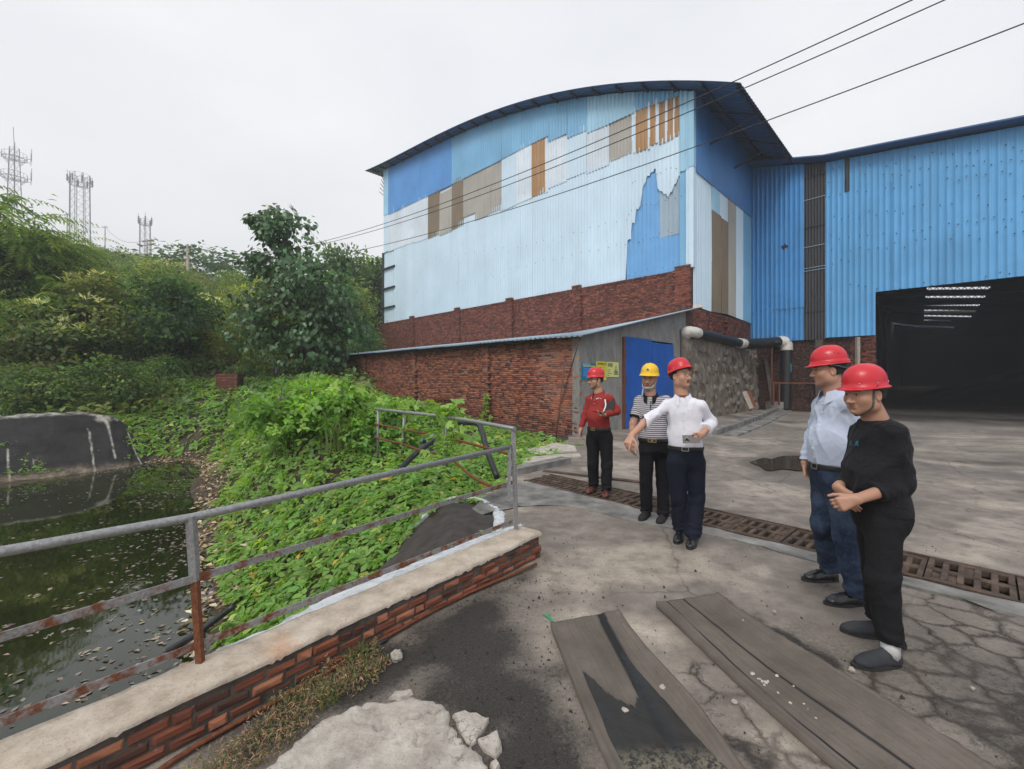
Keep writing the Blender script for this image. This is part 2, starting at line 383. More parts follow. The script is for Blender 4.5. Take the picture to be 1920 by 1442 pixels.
# stained concrete wall of the outbuilding
t = NT('stained_concrete'); v = t.coord(); st = t.noise(t.coord(scale=(1.6, 1.6, 0.7)), 2.2, 7, 0.72)
base = t.ramp(st, [(0.25, (0.13, 0.125, 0.12)), (0.5, (0.25, 0.245, 0.235)), (0.8, (0.36, 0.355, 0.35))])
zz = t.xyz(t.n('ShaderNodeTexCoord').outputs['Object'])[2]
base = t.mix(t.rf(t.noise(v, 12, 5, 0.7), 0.55, 0.75, 0, 0.5), base, (0.06, 0.055, 0.05, 1))
t.bump(t.noise(v, 30, 5), 0.35, 0.01); M['concrete_wall'] = t.set(base, 0.9, 0, 0.3)
t = NT('rubble_stone'); v = t.coord(scale=(1.5, 1.5, 0.55)); cs = t.sep(t.attr().outputs['Color'])
n1 = t.noise(v, 7, 7, 0.75, 0.6); n2 = t.noise(t.coord(), 26, 5, 0.75)
base = t.ramp(n1, [(0.25, (0.07, 0.06, 0.052)), (0.5, (0.25, 0.212, 0.178)), (0.68, (0.38, 0.33, 0.285)), (0.85, (0.55, 0.50, 0.44))])
base = t.mix(t.rf(cs[0], 0, 1, 0.0, 0.5), base, (0.08, 0.066, 0.056, 1))
base = t.mix(t.rf(n2, 0.6, 0.72, 0, 0.5), base, (0.20, 0.10, 0.05, 1))
t.bump(t.math('ADD', n1, t.math('MULTIPLY', n2, 0.4)), 1.0, 0.05); M['stone'] = t.set(base, 0.95, 0, 0.2)
# painted sheets
M['sheet_white'] = sheet_mat('white_sheet', (0.64, 0.80, 0.92), amount=0.25, blotch=.06)
M['sheet_pale'] = sheet_mat('pale_sheet', (0.72, 0.80, 0.88), (0.33, 0.25, 0.17, 1), 0.6)
M['sheet_lightblue'] = sheet_mat('light_blue_sheet', (0.20, 0.46, 0.70), amount=0.2)
M['sheet_blue'] = sheet_mat('blue_sheet', (0.10, 0.32, 0.70), amount=0.2)
M['sheet_midblue'] = sheet_mat('mid_blue_sheet', (0.17, 0.42, 0.76), amount=0.2)
M['sheet_cyan'] = sheet_mat('sky_blue_sheet', (0.36, 0.62, 0.80), amount=0.2)
M['sheet_grey'] = sheet_mat('grey_blue_sheet', (0.36, 0.47, 0.56), amount=0.35)
M['sheet_brown'] = sheet_mat('weathered_translucent_sheet', (0.23, 0.175, 0.115), (0.10, 0.07, 0.04, 1), 0.6)
M['sheet_orange'] = sheet_mat('rust_orange_sheet', (0.40, 0.215, 0.085), (0.62, 0.58, 0.52, 1), 0.9)
M['sheet_beige'] = sheet_mat('beige_sheet', (0.42, 0.40, 0.355), (0.19, 0.15, 0.10, 1), 0.7)
M['sheet_shed'] = sheet_mat('shed_blue_sheet', (0.13, 0.40, 0.72), (0.05, 0.10, 0.2, 1), 0.35)
M['sheet_shaded'] = sheet_mat('corner_shade_blue_sheet', (0.075, 0.29, 0.62), (0.03, 0.06, 0.14, 1), 0.45)  # darker copy of the shed blue: corner shade put into the colour
M['sheet_side'] = sheet_mat('dark_blue_sheet', (0.06, 0.22, 0.52), (0.03, 0.05, 0.1, 1), 0.35)
M['sheet_clear'] = sheet_mat('dirty_translucent_strip', (0.05, 0.05, 0.055), (0.16, 0.15, 0.14, 1), 0.5, 0.3)
M['roof'] = sheet_mat('blue_roof_sheet', (0.045, 0.12, 0.26), (0.03, 0.04, 0.05, 1), 0.5)
M['shed_roof'] = sheet_mat('outbuilding_roof_sheet', (0.42, 0.53, 0.62), (0.2, 0.17, 0.13, 1), 0.6)
M['girder'] = simple('dusty_girder', (0.09, 0.09, 0.095), 0.8)
M['steel_dark'] = simple('dark_steel', (0.035, 0.035, 0.04), 0.6, 0.4, 0.4)
M['door'] = simple('blue_door_paint', (0.018, 0.11, 0.45), 0.38, 0, 0.14, 1.5, 0.12, 3, bd=0.05)
# galvanised and rusty rail
def rail_mat(name, rust):
    t = NT(name); v = t.coord(); a = t.noise(v, 9, 6, 0.7); b = t.noise(v, 60, 4, 0.7)
    g = t.ramp(b, [(0.3, (0.19, 0.19, 0.19)), (0.7, (0.36, 0.365, 0.37))])
    r = t.ramp(b, [(0.25, (0.055, 0.018, 0.009)), (0.55, (0.17, 0.055, 0.022)), (0.8, (0.27, 0.11, 0.045))])
    k = t.rf(a, 1 - rust - 0.08, 1 - rust + 0.06)
    t.bump(b, 0.4, 0.004); return t.set(t.mix(k, g, r), t.rf(k, 0, 1, 0.45, 0.85), t.rf(k, 0, 1, 0.35, 0.0))
M['galv'] = rail_mat('galvanised_pipe', 0.33); M['galv_rust'] = rail_mat('rusty_strip', 0.46); M['rust'] = rail_mat('rust', 0.9)
t = NT('cast_iron'); v = t.coord(); a = t.noise(v, 6, 6, 0.7); b = t.noise(v, 45, 5, 0.75)
base = t.ramp(a, [(0.3, (0.032, 0.023, 0.018)), (0.5, (0.075, 0.05, 0.036)), (0.75, (0.18, 0.125, 0.088))])
base = t.mix(t.rf(b, 0.55, 0.7, 0, 0.5), base, (0.03, 0.024, 0.02, 1)); t.bump(b, 0.5, 0.006)
M['iron'] = t.set(base, 0.8, 0, 0.35)
M['black_pipe'] = simple('black_plastic', (0.017, 0.018, 0.02), 0.42, var=0.4, bump=0.1)
M['white_pipe'] = simple('white_plastic_pipe', (0.62, 0.60, 0.55), 0.5, var=0.18, scale=9, bump=0.1)
# rubber belting: Col r = wet, g = black seam
t = NT('worn_rubber'); v = t.coord(); cs = t.sep(t.attr().outputs['Color'])
n1 = t.noise(t.coord(scale=(1, 1, 1)), 3, 6, 0.65); n2 = t.noise(v, 50, 4, 0.7)
cxy = t.n('ShaderNodeCombineXYZ'); t.l(t.math('MULTIPLY', t.attr('bu').outputs['Fac'], 1.6), cxy.inputs[0]); t.l(t.math('MULTIPLY', t.attr('bv').outputs['Fac'], 26.0), cxy.inputs[1]); sk_ = t.noise(cxy.outputs[0], 1.0, 6, .7)
base = t.ramp(t.math('ADD', t.math('MULTIPLY', n1, .62), t.math('MULTIPLY', sk_, .38)), [(0.32, (0.075, 0.062, 0.051)), (0.5, (0.120, 0.101, 0.084)), (0.68, (0.175, 0.15, 0.125))])
base = t.mix(t.rf(n2, 0.6, 0.74, 0, 0.5), base, (0.03, 0.027, 0.024, 1))
we = t.rf(t.math('ADD', cs[0], t.math('ADD', t.math('MULTIPLY', t.math('SUBTRACT', n1, 0.5), 0.5), t.math('MULTIPLY', t.math('SUBTRACT', sk_, 0.5), 0.7))), 0.46, 0.54)
base = t.mix(we, base, (0.020, 0.018, 0.015, 1)); base = t.mix(t.rf(cs[1], 0.3, 0.7), base, (0.014, 0.014, 0.015, 1))
base = t.mix(t.math('MULTIPLY', cs[2], t.rf(n2, 0.42, 0.55)), base, (0.16, 0.14, 0.10, 1))
t.bump(t.math('ADD', n2, n1), 0.3, 0.008); M['rubber'] = t.set(base, t.rf(we, 0, 1, 0.85, 0.22), 0, 0.4)
M['liner'] = simple('brown_liner', (0.042, 0.034, 0.031), 0.8, var=0.4, scale=8, bump=0.35, bscale=30)
M['leaf'] = leaf_mat('leaf'); M['tree_leaf'] = leaf_mat('tree_leaf', .46, .5, .35, True); M['leaf_gloss'] = leaf_mat('broad_leaf', 0.28, 0.38, 0.5)
M['bark'] = simple('bark', (0.10, 0.085, 0.07), 0.95, var=0.4, scale=8, bump=0.6, bscale=25, bd=0.03)
M['bark_dark'] = simple('dark_bark', (0.045, 0.036, 0.028), 0.95, var=0.4, scale=8, bump=0.6, bscale=25, bd=0.03)
M['pole'] = simple('concrete_pole', (0.34, 0.30, 0.25), 0.9, var=0.2)
M['tower'] = simple('tower_steel', (0.16, 0.175, 0.2), 0.6, 0.2, 0.2)
M['cable'] = simple('cable', (0.03, 0.03, 0.035), 0.6)
M['litter'] = leaf_mat('fallen_leaf', 0.1, 0.7, 0.2)
M['pebble'] = simple('pale_stone', (0.48, 0.46, 0.42), 0.9, var=0.3, scale=20, bump=0.5, bscale=60)
M['coal_bit'] = simple('coal_lump', (0.02, 0.019, 0.018), 0.7, var=0.4, scale=20, bump=0.5, bscale=60)
def flat(name, c, rough=0.5, spec=0.5, metal=0.0):
    t = NT(name); v = t.coord(); n = t.noise(v, 30, 3)
    return t.set(t.mix(t.rf(n, 0.3, 0.7, 0, 0.25), c, tuple(q * 0.8 for q in c[:3]) + (1,)), rough, metal, spec)
# ------------------------------------------------------------------ layout frames
S2 = math.sqrt(0.5)
C0 = np.array((1.87, 12.2, 0.0)); U = np.array((-S2, S2, 0.0)); W = np.array((S2, S2, 0.0)); Z = np.array((0, 0, 1.0))
def AB(a, b, z=0.0): return C0 + a * U + b * W + z * Z      # a along the brick wall (left, away), b along the door wall (right, away)
P0 = np.array((0.253, 3.9, 0.0)); WD = np.array((-0.642, -0.767, 0.0)); WN = np.array((-0.767, 0.642, 0.0))   # low wall: front end, along, towards pond
def LW(t, n, z=0.0): return P0 + t * WD + n * WN + z * Z

def sd_poly(x, y, P):
    """distance to a polygon, negative inside"""
    x = np.asarray(x, float); y = np.asarray(y, float); P = np.asarray(P, float)
    d = np.full(x.shape, 1e9); ins = np.zeros(x.shape, bool)
    for i in range(len(P)):
        a = P[i - 1]; b = P[i]; e = b - a
        wx = x - a[0]; wy = y - a[1]; t = np.clip((wx * e[0] + wy * e[1]) / (e @ e), 0, 1)
        d = np.minimum(d, (wx - t * e[0]) ** 2 + (wy - t * e[1]) ** 2)
        c = ((a[1] <= y) != (b[1] <= y)) & (x < (b[0] - a[0]) * (y - a[1]) / ((b[1] - a[1]) if b[1] != a[1] else 1e-9) + a[0])
        ins ^= c
    d = np.sqrt(d); return np.where(ins, -d, d)

ZW = -1.3
POND = [(-2.75, 3.35), (-3.25, 4.5), (-4.0, 5.6), (-5.7, 7.9), (-7.64, 10.8), (-9.2, 13.2), (-10.97, 15.2), (-12.4, 15.0), (-13.9, 11.85), (-15.6, 8.3), (-18, 3), (-15, -4), (-5.5, -4), (-3.2, 1.0), (-2.6, 2.2)]
YARD = [tuple(LW(6, .13)[:2]), tuple(LW(0, .13)[:2]), (-0.12, 4.3), (-0.2, 5.0), (-0.25, 5.4), (-0.6, 5.85), (-0.3, 6.4), (0.1, 7.6), (0.75, 9.6), (1.5, 11.6), tuple(AB(0.4, 0)[:2]),
        tuple(AB(0.4, 30)[:2]), (70, 110), (140, 60), (60, -20), (0, -12)]
def hill(x, y):
    r = x / np.maximum(y, 1.0)
    e = np.interp(r, [-3, -1.5, -1.17, -0.99, -0.83, -0.72, -0.62, -0.5, -0.36, -0.2, 0.2], [.34, .34, .33, .305, .265, .205, .195, .215, .22, .2, .12])
    t = np.clip((y - 17.5) / 95.0, 0, 1.0)
    far = np.clip((y - 112) / 250, 0, 1)
    top = e * 112 - 5.5
    m = sstep(-1.0, 7.0, -0.36 * y - x)
    bump_ = (fbm(x * .07, y * .07, 5) - .5) * 5 * t
    return (top * t ** 0.95 + bump_) * m * (1 - far * .35)
def height(x, y):
    x = np.asarray(x, float); y = np.asarray(y, float)
    D = sd_poly(x, y, POND); sy = sd_poly(x, y, YARD)
    h = np.where(D < 0, -1.3 + np.maximum(D * .5, -.9), -1.3 + 1.4 * sstep(-.35, 2.9, D) - 0.09)
    rise = sstep(15, 24, y) * sstep(-2.5, -8, x) * 1.1                        # far end of the pond, up to the gate pier
    h = h + rise * sstep(0.5, 4, D)
    h = h + 1.15 * np.exp(-(((x + 4.1) / 1.5) ** 2 + ((y - 9.6) / 1.5) ** 2) ** 1.3)
    h = h + 1.0 * np.exp(-(((x + 6.6) / 2.0) ** 2 + ((y - 13.6) / 2.4) ** 2) ** 1.2)
    a = (x - C0[0]) * U[0] + (y - C0[1]) * U[1]; b = (x - C0[0]) * W[0] + (y - C0[1]) * W[1]
    h = h + 0.55 * sstep(1.0, 9.0, a) * sstep(-5.0, -1.0, b) * sstep(0.5, 3, D)
    h = h + (fbm(x * .9, y * .9, 3) - .5) * .22 * sstep(0.1, 1.2, D)
    k = sstep(0.0, 1.2, sy); h = h * k + (-0.04) * (1 - k)
    h = h + hill(x, y)
    h = np.where((sy < .05), np.minimum(h, -0.05), h)
    return h

def grid_mesh(xs, ys):
    X, Y = np.meshgrid(xs, ys); nx, ny = len(xs), len(ys)
    i = np.arange(ny - 1)[:, None] * nx + np.arange(nx - 1)[None, :]
    return X.ravel(), Y.ravel(), np.stack([i, i + 1, i + 1 + nx, i + nx], -1).reshape(-1, 4)
def vary(parts):
    out = []
    for a, b, s in parts: out += list(np.arange(a, b, s))
    out.append(parts[-1][1]); return np.array(out)

# terrain
xs = vary([(-420, -80, 20), (-80, -24, 2.5), (-24, 3, .3), (3, 30, 3), (30, 420, 30)])
ys = vary([(-120, -4, 12), (-4, 24, .3), (24, 120, 2.5), (120, 600, 24)])
x, y, f = grid_mesh(xs, ys); z = height(x, y)
tr = link(np_mesh('hillside_ground', np.stack([x, y, z], 1), f, M['soil'], True), 'hillside_ground', kind='structure')
tag(tr, 'dark earth of the pond bank and the wooded hillside')

# yard slab with coal dust, pale wear and cracks carried as the ground's own colour
xs = vary([(-6, -1.6, .35), (-1.6, 5.2, .045), (5.2, 10, .2), (10, 24, 1.0), (24, 136, 14)])
ys = vary([(-16, .9, .8), (.9, 6.0, .045), (6.0, 13, .15), (13, 30, 1.0), (30, 106, 8)])
x, y, f = grid_mesh(xs, ys)
DR0 = np.array((.18, 6.81, 0)); DRD = np.array((.677, -.736, 0)); DRD /= np.linalg.norm(DRD); DRN = np.array((-DRD[1], DRD[0], 0)); DRL, DRW = 7.6, .64
DRAIN = [tuple((DR0 + a * DRD + b * DRN)[:2]) for a, b in ((0, 0), (DRL, 0), (DRL, DRW), (0, DRW))]
keep = (sd_poly(x[f].mean(1), y[f].mean(1), YARD) < 0.0) & (sd_poly(x[f].mean(1), y[f].mean(1), DRAIN) > 0)
f = f[keep]
def snap(x, y, P, side):
    # pull the vertices that stick out over an outline back onto it
    used = np.zeros(len(x), bool); used[f.ravel()] = True
    for _ in range(3):
        d = sd_poly(x, y, P) * side; e = .002
        gx = (sd_poly(x + e, y, P) * side - d) / e; gy = (sd_poly(x, y + e, P) * side - d) / e; k = used & (d > 0) & (d < .8)
        x = np.where(k, x - gx * d, x); y = np.where(k, y - gy * d, y)
    return x, y
x, y = snap(x, y, YARD, 1); x, y = snap(x, y, DRAIN, -1)
def zone(px, soft=.15, amp=.35, fr=2.5, seed=1):
    P = [tuple(gnd(*p)[:2]) for p in px]
    d = sd_poly(x, y, P) + (fbm(x * fr, y * fr, seed) - .5) * amp
    return 1 - sstep(-soft, soft, d)
coal = zone([(380, 1500), (480, 1360), (720, 1212), (960, 1075), (1015, 1050), (1030, 1062), (975, 1120), (960, 1165), (1000, 1240), (1050, 1330), (1100, 1500), (955, 1500), (930, 1345), (760, 1280), (600, 1330)], .26, .7)
coal = np.maximum(coal, zone([(1265, 1270), (1300, 1330), (1420, 1460), (1500, 1480), (1400, 1380), (1290, 1280)], .07, .25, 5, 4) * .9)
coal = np.maximum(coal, zone([(1420, 1150), (1500, 1200), (1590, 1255), (1570, 1275), (1470, 1215), (1400, 1160)], .06, .2, 6, 6) * .95)
coal = np.maximum(coal, zone([(1900, 1330), (2000, 1300), (2100, 1500), (1890, 1420)], .1, .3, 4, 7) * .6)
bq = (x - C0[0]) * W[0] + (y - C0[1]) * W[1]; aq = (x - C0[0]) * U[0] + (y - C0[1]) * U[1]
coal = np.maximum(coal, sstep(9.5, 15.5, bq + (fbm(x * .5, y * .5, 9) - .5) * 5) * sstep(-3.0, -6.5, aq) * .95)   # coal trodden out of the shed door
stain = sstep(.53, .68, fbm(x * .8 + 3, y * .8, 11)) * .30 + sstep(.58, .7, fbm(x * 2.1, y * 2.1, 12)) * .3
coal = np.maximum(coal, stain * (1 - zone([(960, 860), (1330, 860), (1480, 1010), (980, 960)], .3)))
pale = np.maximum(zone([(985, 1165), (1060, 1140), (1240, 1160), (1260, 1260), (1200, 1220), (1060, 1180), (1040, 1260), (1080, 1330), (1040, 1330)], .15, .4, 3, 21), zone([(1640, 1060), (1800, 1010), (1920, 1030), (1920, 1080), (1720, 1040)], .3, .5, 2, 22) * .8)
pale = np.maximum(pale, sstep(.52, .66, fbm(x * 1.1 + 7, y * 1.1, 31)) * .65)
pale = np.maximum(pale, zone([(1400, 1380), (1560, 1330), (1640, 1442), (1480, 1442)], .15, .5, 3, 24) * .8)
craze = np.maximum(zone([(1450, 1290), (1640, 1200), (1700, 1110), (1760, 1085), (1930, 1150), (2300, 1250), (2200, 1700), (1500, 1600)], .2, .5, 2, 41), zone([(1240, 1180), (1400, 1300), (1560, 1442), (1420, 1470), (1290, 1300)], .12, .4, 3, 42) * .8)
pw_ = zone([(1385, 872), (1420, 850), (1480, 846), (1560, 858), (1560, 876), (1500, 895), (1420, 893)], .25, .5, 2, 61); coal = np.maximum(coal, pw_ * .5)
zz = (fbm(x * 1.3, y * 1.3, 51) - .5) * .02 * (y < 14)
yo = link(np_mesh('yard_ground', np.stack([x, y, zz], 1), f, M['yard'], True, np.stack([coal, pale, craze], 1)), 'yard_ground', kind='structure')
tag(yo, 'dirty cracked concrete yard, black with coal dust by the low wall')

# pond
x, y, f = grid_mesh(np.linspace(-26, -1.8, 60), np.linspace(-5, 17, 60))
po = link(np_mesh('pond_water', np.stack([x, y, np.full_like(x, ZW)], 1), f, M['water'], True), 'pond_water', kind='structure')
tag(po, 'dark green pond water with drifting leaves')

# black concrete bank across the pond
bw = [(330, 864, 15.2), (300, 866, 15.1), (285, 868, 15.0), (262, 872, 14.6), (240, 876, 14.2), (200, 882, 13.7), (150, 889, 13.2), (100, 897, 12.7), (50, 903, 12.3), (0, 910, 11.85), (-150, 935, 10.5), (-420, 985, 8.6)]
bt = [(325, 857, 15.6), (305, 852, 15.6), (289, 846, 15.7), (262, 818, 16.0), (240, 799, 16.0), (210, 781, 15.7), (150, 773, 15.1), (100, 775, 14.5), (50, 778, 14.1), (0, 781, 13.7), (-150, 790, 12.3), (-420, 800, 10.4)]
B = np.array([[at(px, 0, Y)[0], Y, ZW - .12] for px, py, Y in bw]); T = np.array([at(*q) for q in bt])
ti = np.linspace(0, len(B) - 1, 150); k = np.arange(len(B))
Bi = np.stack([np.interp(ti, k, B[:, c]) for c in range(3)], 1); Ti = np.stack([np.interp(ti, k, T[:, c]) for c in range(3)], 1)
pxi = np.interp(ti, k, [q[0] for q in bw]); n = 34; V = []; Cc = []
outd = Ti - Bi; outd[:, 2] = 0; outd /= np.linalg.norm(outd, axis=1)[:, None] + 1e-9
for j in range(n + 5):
    q = min(j / n, 1.0); p = Bi * (1 - q) + Ti * q
    nz = (fbm(ti * 3, np.full_like(ti, j * .3), 61) - .5)
    p = p - outd * (nz * .10)[:, None]
    if j > n: p = Ti + outd * ((j - n) * .45) + np.array((0, 0, -.02 * (j - n))) + np.stack([nz * 0, nz * 0, nz * .12], 1)
    pale_ = np.zeros_like(ti)
    xx = pxi + q * 0
    for x0, y0, x1, y1, wd in ((178, 0.0, 163, .75, 1.6), (215, .25, 188, 1, 2.5), (268, .05, 238, .9, 2.0), (18, 0, 14, .5, 2), (60, .1, 62, .35, 1.2)):
        if y0 <= q <= y1:
            xc = x0 + (x1 - x0) * (q - y0) / (y1 - y0); pale_ = np.maximum(pale_, np.exp(-((xx - xc) / wd) ** 2))
    pale_ = np.maximum(pale_, np.exp(-((xx - 186) / 14) ** 2) * sstep(.8, .97, np.array(q)))
    pale_ = np.maximum(pale_, sstep(.93, 1.0, np.array(q)) * (pxi < 215) * .8 * (.35 + fbm(ti * 3, ti * 0 + 4, 64)))
    deb = (1 - sstep(.06, .22, q + (fbm(ti * 2, ti * 0, 63) - .5) * .08)) * np.ones_like(ti)
    V.append(p); Cc.append(np.stack([pale_, deb, np.zeros_like(ti)], 1))
m = len(ti); V = np.concatenate(V); Cc = np.concatenate(Cc)
i = np.arange(n + 4)[:, None] * m + np.arange(m - 1)[None, :]
bk = link(np_mesh('pond_bank', V, np.stack([i, i + m, i + m + 1, i + 1], -1).reshape(-1, 4), M['bank'], True, Cc), 'pond_bank', kind='structure')
tag(bk, 'sloping black concrete bank with pale leak streaks across the pond')

def slab(name, pts, z0, z1, mat, parent=None, jit=.012, seg=.05, seed=0, org=None, tilt=(0, 0)):
    """irregular flat piece with a rough broken edge"""
    rg = np.random.default_rng(seed); P = []
    for i in range(len(pts)):
        a = np.array(pts[i][:2]); b = np.array(pts[(i + 1) % len(pts)][:2]); L = np.linalg.norm(b - a); k = max(1, int(L / seg))
        for q in range(k):
            P.append(a + (b - a) * q / k + rg.normal(0, jit, 2) * (q > 0))
    P = np.array(P); c = P.mean(0); n = len(P)
    tz = (P - c) @ np.array(tilt)
    low = c + (P - c) * 1.03
    V = np.concatenate([np.c_[low, np.full(n, z0)], np.c_[c + (P - c) * 1.0, z1 - .014 + rg.normal(0, .006, n) + tz], np.c_[c + (P - c) * (1 - .012 / max(.05, np.abs(P - c).max())) * .985, z1 + rg.normal(0, .003, n) + tz]])
    fs = []
    for i in range(n):
        j = (i + 1) % n; fs += [(i, j, n + j, n + i), (n + i, n + j, 2 * n + j, 2 * n + i)]
    mb = MB(); mb.add(V, fs + [tuple(range(2 * n, 3 * n))])
    return mb.build(name, mat, parent, org=org)
g2 = lambda pts, z=0.03: [tuple(gnd(px, py, z)[:2]) for px, py in pts]
SLP = []
rg_ = np.random.default_rng(3); q_ = g2([(380, 1560), (488, 1442), (545, 1395), (600, 1345), (640, 1330), (697, 1308), (720, 1310), (780, 1303), (825, 1312), (846, 1333), (842, 1352), (856, 1368), (883, 1390), (900, 1412), (915, 1442), (930, 1520)])
for i in range(len(q_)):
    a = np.array(q_[i]); b = np.array(q_[(i + 1) % len(q_)]); k = max(1, int(np.linalg.norm(b - a) / .022))
    for j in range(k): SLP.append(tuple(a + (b - a) * j / k + rg_.normal(0, .0065, 2)))
x, y, f = grid_mesh(np.arange(-1.4, .15, .011), np.arange(1.35, 2.35, .011)); f = f[sd_poly(x[f].mean(1), y[f].mean(1), SLP) < 0]; d_ = -sd_poly(x, y, SLP)
z = .004 + .020 * sstep(-.002, .012, d_ + (fbm(x * 20, y * 20, 141) - .5) * .012) + (fbm(x * 9, y * 9, 142, 5) - .5) * .008 + (fbm(x * 45, y * 45, 143, 3) - .5) * .008 * sstep(.0, .02, d_)
cn_ = np.abs(fbm(x * 3.1 + 5, y * 3.1, 144, 4) - .5); z = z - .022 * np.exp(-(cn_ / .012) ** 2) * sstep(.38, .5, fbm(x * 2, y * 2, 145)); z = np.where(d_ < .002, -.01, z); u_ = np.unique(f); mp = np.full(len(x), -1); mp[u_] = np.arange(len(u_))
o = link(np_mesh('broken_concrete_slab', np.stack([x, y, z], 1)[u_], mp[f], M['slab'], True), 'broken_concrete_slab')
tag(o, 'large pale broken concrete slab at the bottom edge beside the coal dust', 'concrete slab')
for i, (pts, lab, zz) in enumerate((
    ([(848, 1334), (870, 1327), (917, 1343), (908, 1359), (884, 1386), (862, 1362)], 'jagged concrete chunk broken off the upper corner of the pale slab', .026),
    ([(896, 1380), (934, 1367), (941, 1397), (930, 1411), (907, 1397)], 'squarish concrete chunk lying on coal dust right of the pale slab', .032),
    ([(728, 1302), (740, 1290), (772, 1286), (775, 1294), (752, 1306)], 'thin concrete flake half buried above the pale slab', .02),
    ([(918, 1425), (930, 1419), (938, 1430), (928, 1442)], 'small concrete lump at the bottom edge of the pale slab', .025))):
    o = slab('concrete_chunk', g2(pts), -.01, zz, M['slab'], seed=10 + i, jit=.006, seg=.03, tilt=(.03, .02))
    tag(o, lab, 'concrete chunk', 'concrete pieces broken off the slab')
# ------------------------------------------------------------------ wall planes
CAMP = np.array((0, 0, CH))
class Plane:
    """a wall plane: point(s, z, n) = origin + s along + z up + n outwards"""
    def __init__(s, o, d, nrm): s.o = np.asarray(o, float); s.d = np.asarray(d, float); s.n = np.asarray(nrm, float)
    def __call__(s, a, z, n=0.0):
        a = np.asarray(a, float); z = np.asarray(z, float); n = np.asarray(n, float)
        return s.o + a[..., None] * s.d + z[..., None] * Z + n[..., None] * s.n
    def hit(s, px, py, n=0.0):
        r = np.array(((px - CX) / F, 1.0, -(py - HY) / F)); o = s.o + n * s.n
        t = ((o - CAMP) @ s.n) / (r @ s.n); p = CAMP + t * r
        return (p - s.o) @ s.d, p[2]
    def a(s, px): return s.hit(px, 600)[0]
    def R(s): return Matrix(np.stack([s.d, -s.n, Z], 1).tolist())
GABLE = Plane(AB(0, 7.61), U, -W); SIDE = Plane(AB(0, 0), W, -U); SHED = Plane(AB(0, 14.97), -U, -W)
OUT = Plane(AB(0, 0), U, -W)
PROF = [(0, 0), (.52, 0), (.60, 1), (.90, 1), (.98, 0)]
def profile(s0, s1, pitch):
    k0 = math.floor(s0 / pitch); k1 = math.ceil(s1 / pitch); S = [s0]; D = []
    f = lambda s: np.interp((s / pitch) % 1.0, [q[0] for q in PROF] + [1.0], [q[1] for q in PROF] + [0])
    for k in range(k0, k1 + 1):
        for p, _ in PROF:
            s = (k + p) * pitch
            if s0 + .004 < s < s1 - .004: S.append(s)
    S.append(s1); S = np.array(S); return S, f(S)
def sheet(parent, plane, s0, s1, zb, zt, mat, n=0.0, pitch=.2, dep=.028, name='corrugated_sheet', label=None, rows=2):
    S, D = profile(s0, s1, pitch)
    zb_ = np.array([zb(s) if callable(zb) else zb for s in S], float); zt_ = np.array([zt(s) if callable(zt) else zt for s in S], float)
    zt_ = np.maximum(zt_, zb_ + .02); V = []
    ph = RNG.uniform(0, 6); amp = RNG.uniform(.002, .009)
    for j in range(rows + 1):
        q = j / rows; z = zb_ * (1 - q) + zt_ * q
        V.append(plane(S, z, n + D * dep + amp * np.sin(ph + z * .9 + S * 2.2)))
    V = np.concatenate(V) - wloc(parent); m = len(S)
    i = np.arange(rows)[:, None] * m + np.arange(m - 1)[None, :]
    me = np_mesh(name, V, np.stack([i, i + 1, i + 1 + m, i + m], -1).reshape(-1, 4), mat)
    o = link(me, name, parent, None, wloc(parent))
    if label: o['label'] = label
    return o
def columns(parent, plane, s0, s1, zb, zt, mat, n=0.0, wd=.9, **k):
    m = max(1, round((s1 - s0) / wd)); e = np.linspace(s0, s1, m + 1)
    return [sheet(parent, plane, e[i], e[i + 1] + (.03 if i < m - 1 else 0), zb, zt, mat, n + RNG.uniform(-.004, .004), **k) for i in range(m)]

# ---- bricks
def brick_shape(L, D, H, rg, rough=0.004, cut=.012):
    """rough brick, 26 verts: origin at the middle of its front face; x along, y inwards, z up"""
    vs = []; idx = {}
    gx = (-L / 2, -L / 2 + cut, L / 2 - cut, L / 2); gz = (-H / 2, -H / 2 + cut, H / 2 - cut, H / 2)
    mb = []
    def v(x, y, z): mb.append((x, y, z)); return len(mb) - 1
    j = lambda: rg.normal(0, rough)
    f = [v(gx[1 if sx < 0 else 2] + j() * .5, j(), gz[1 if sz < 0 else 2] + j() * .5) for sx, sz in ((-1, -1), (1, -1), (1, 1), (-1, 1))]
    e = [v(sx * L / 2 + j(), cut * .8 + abs(j()), sz * H / 2 + j()) for sx, sz in ((-1, -1), (1, -1), (1, 1), (-1, 1))]
    b = [v(sx * L / 2, D, sz * H / 2) for sx, sz in ((-1, -1), (1, -1), (1, 1), (-1, 1))]
    fs = [tuple(f)]
    for q in range(4):
        p = (q + 1) % 4; fs.append((e[q], e[p], f[p], f[q])); fs.append((b[q], b[p], e[p], e[q]))
    return np.array(mb), fs
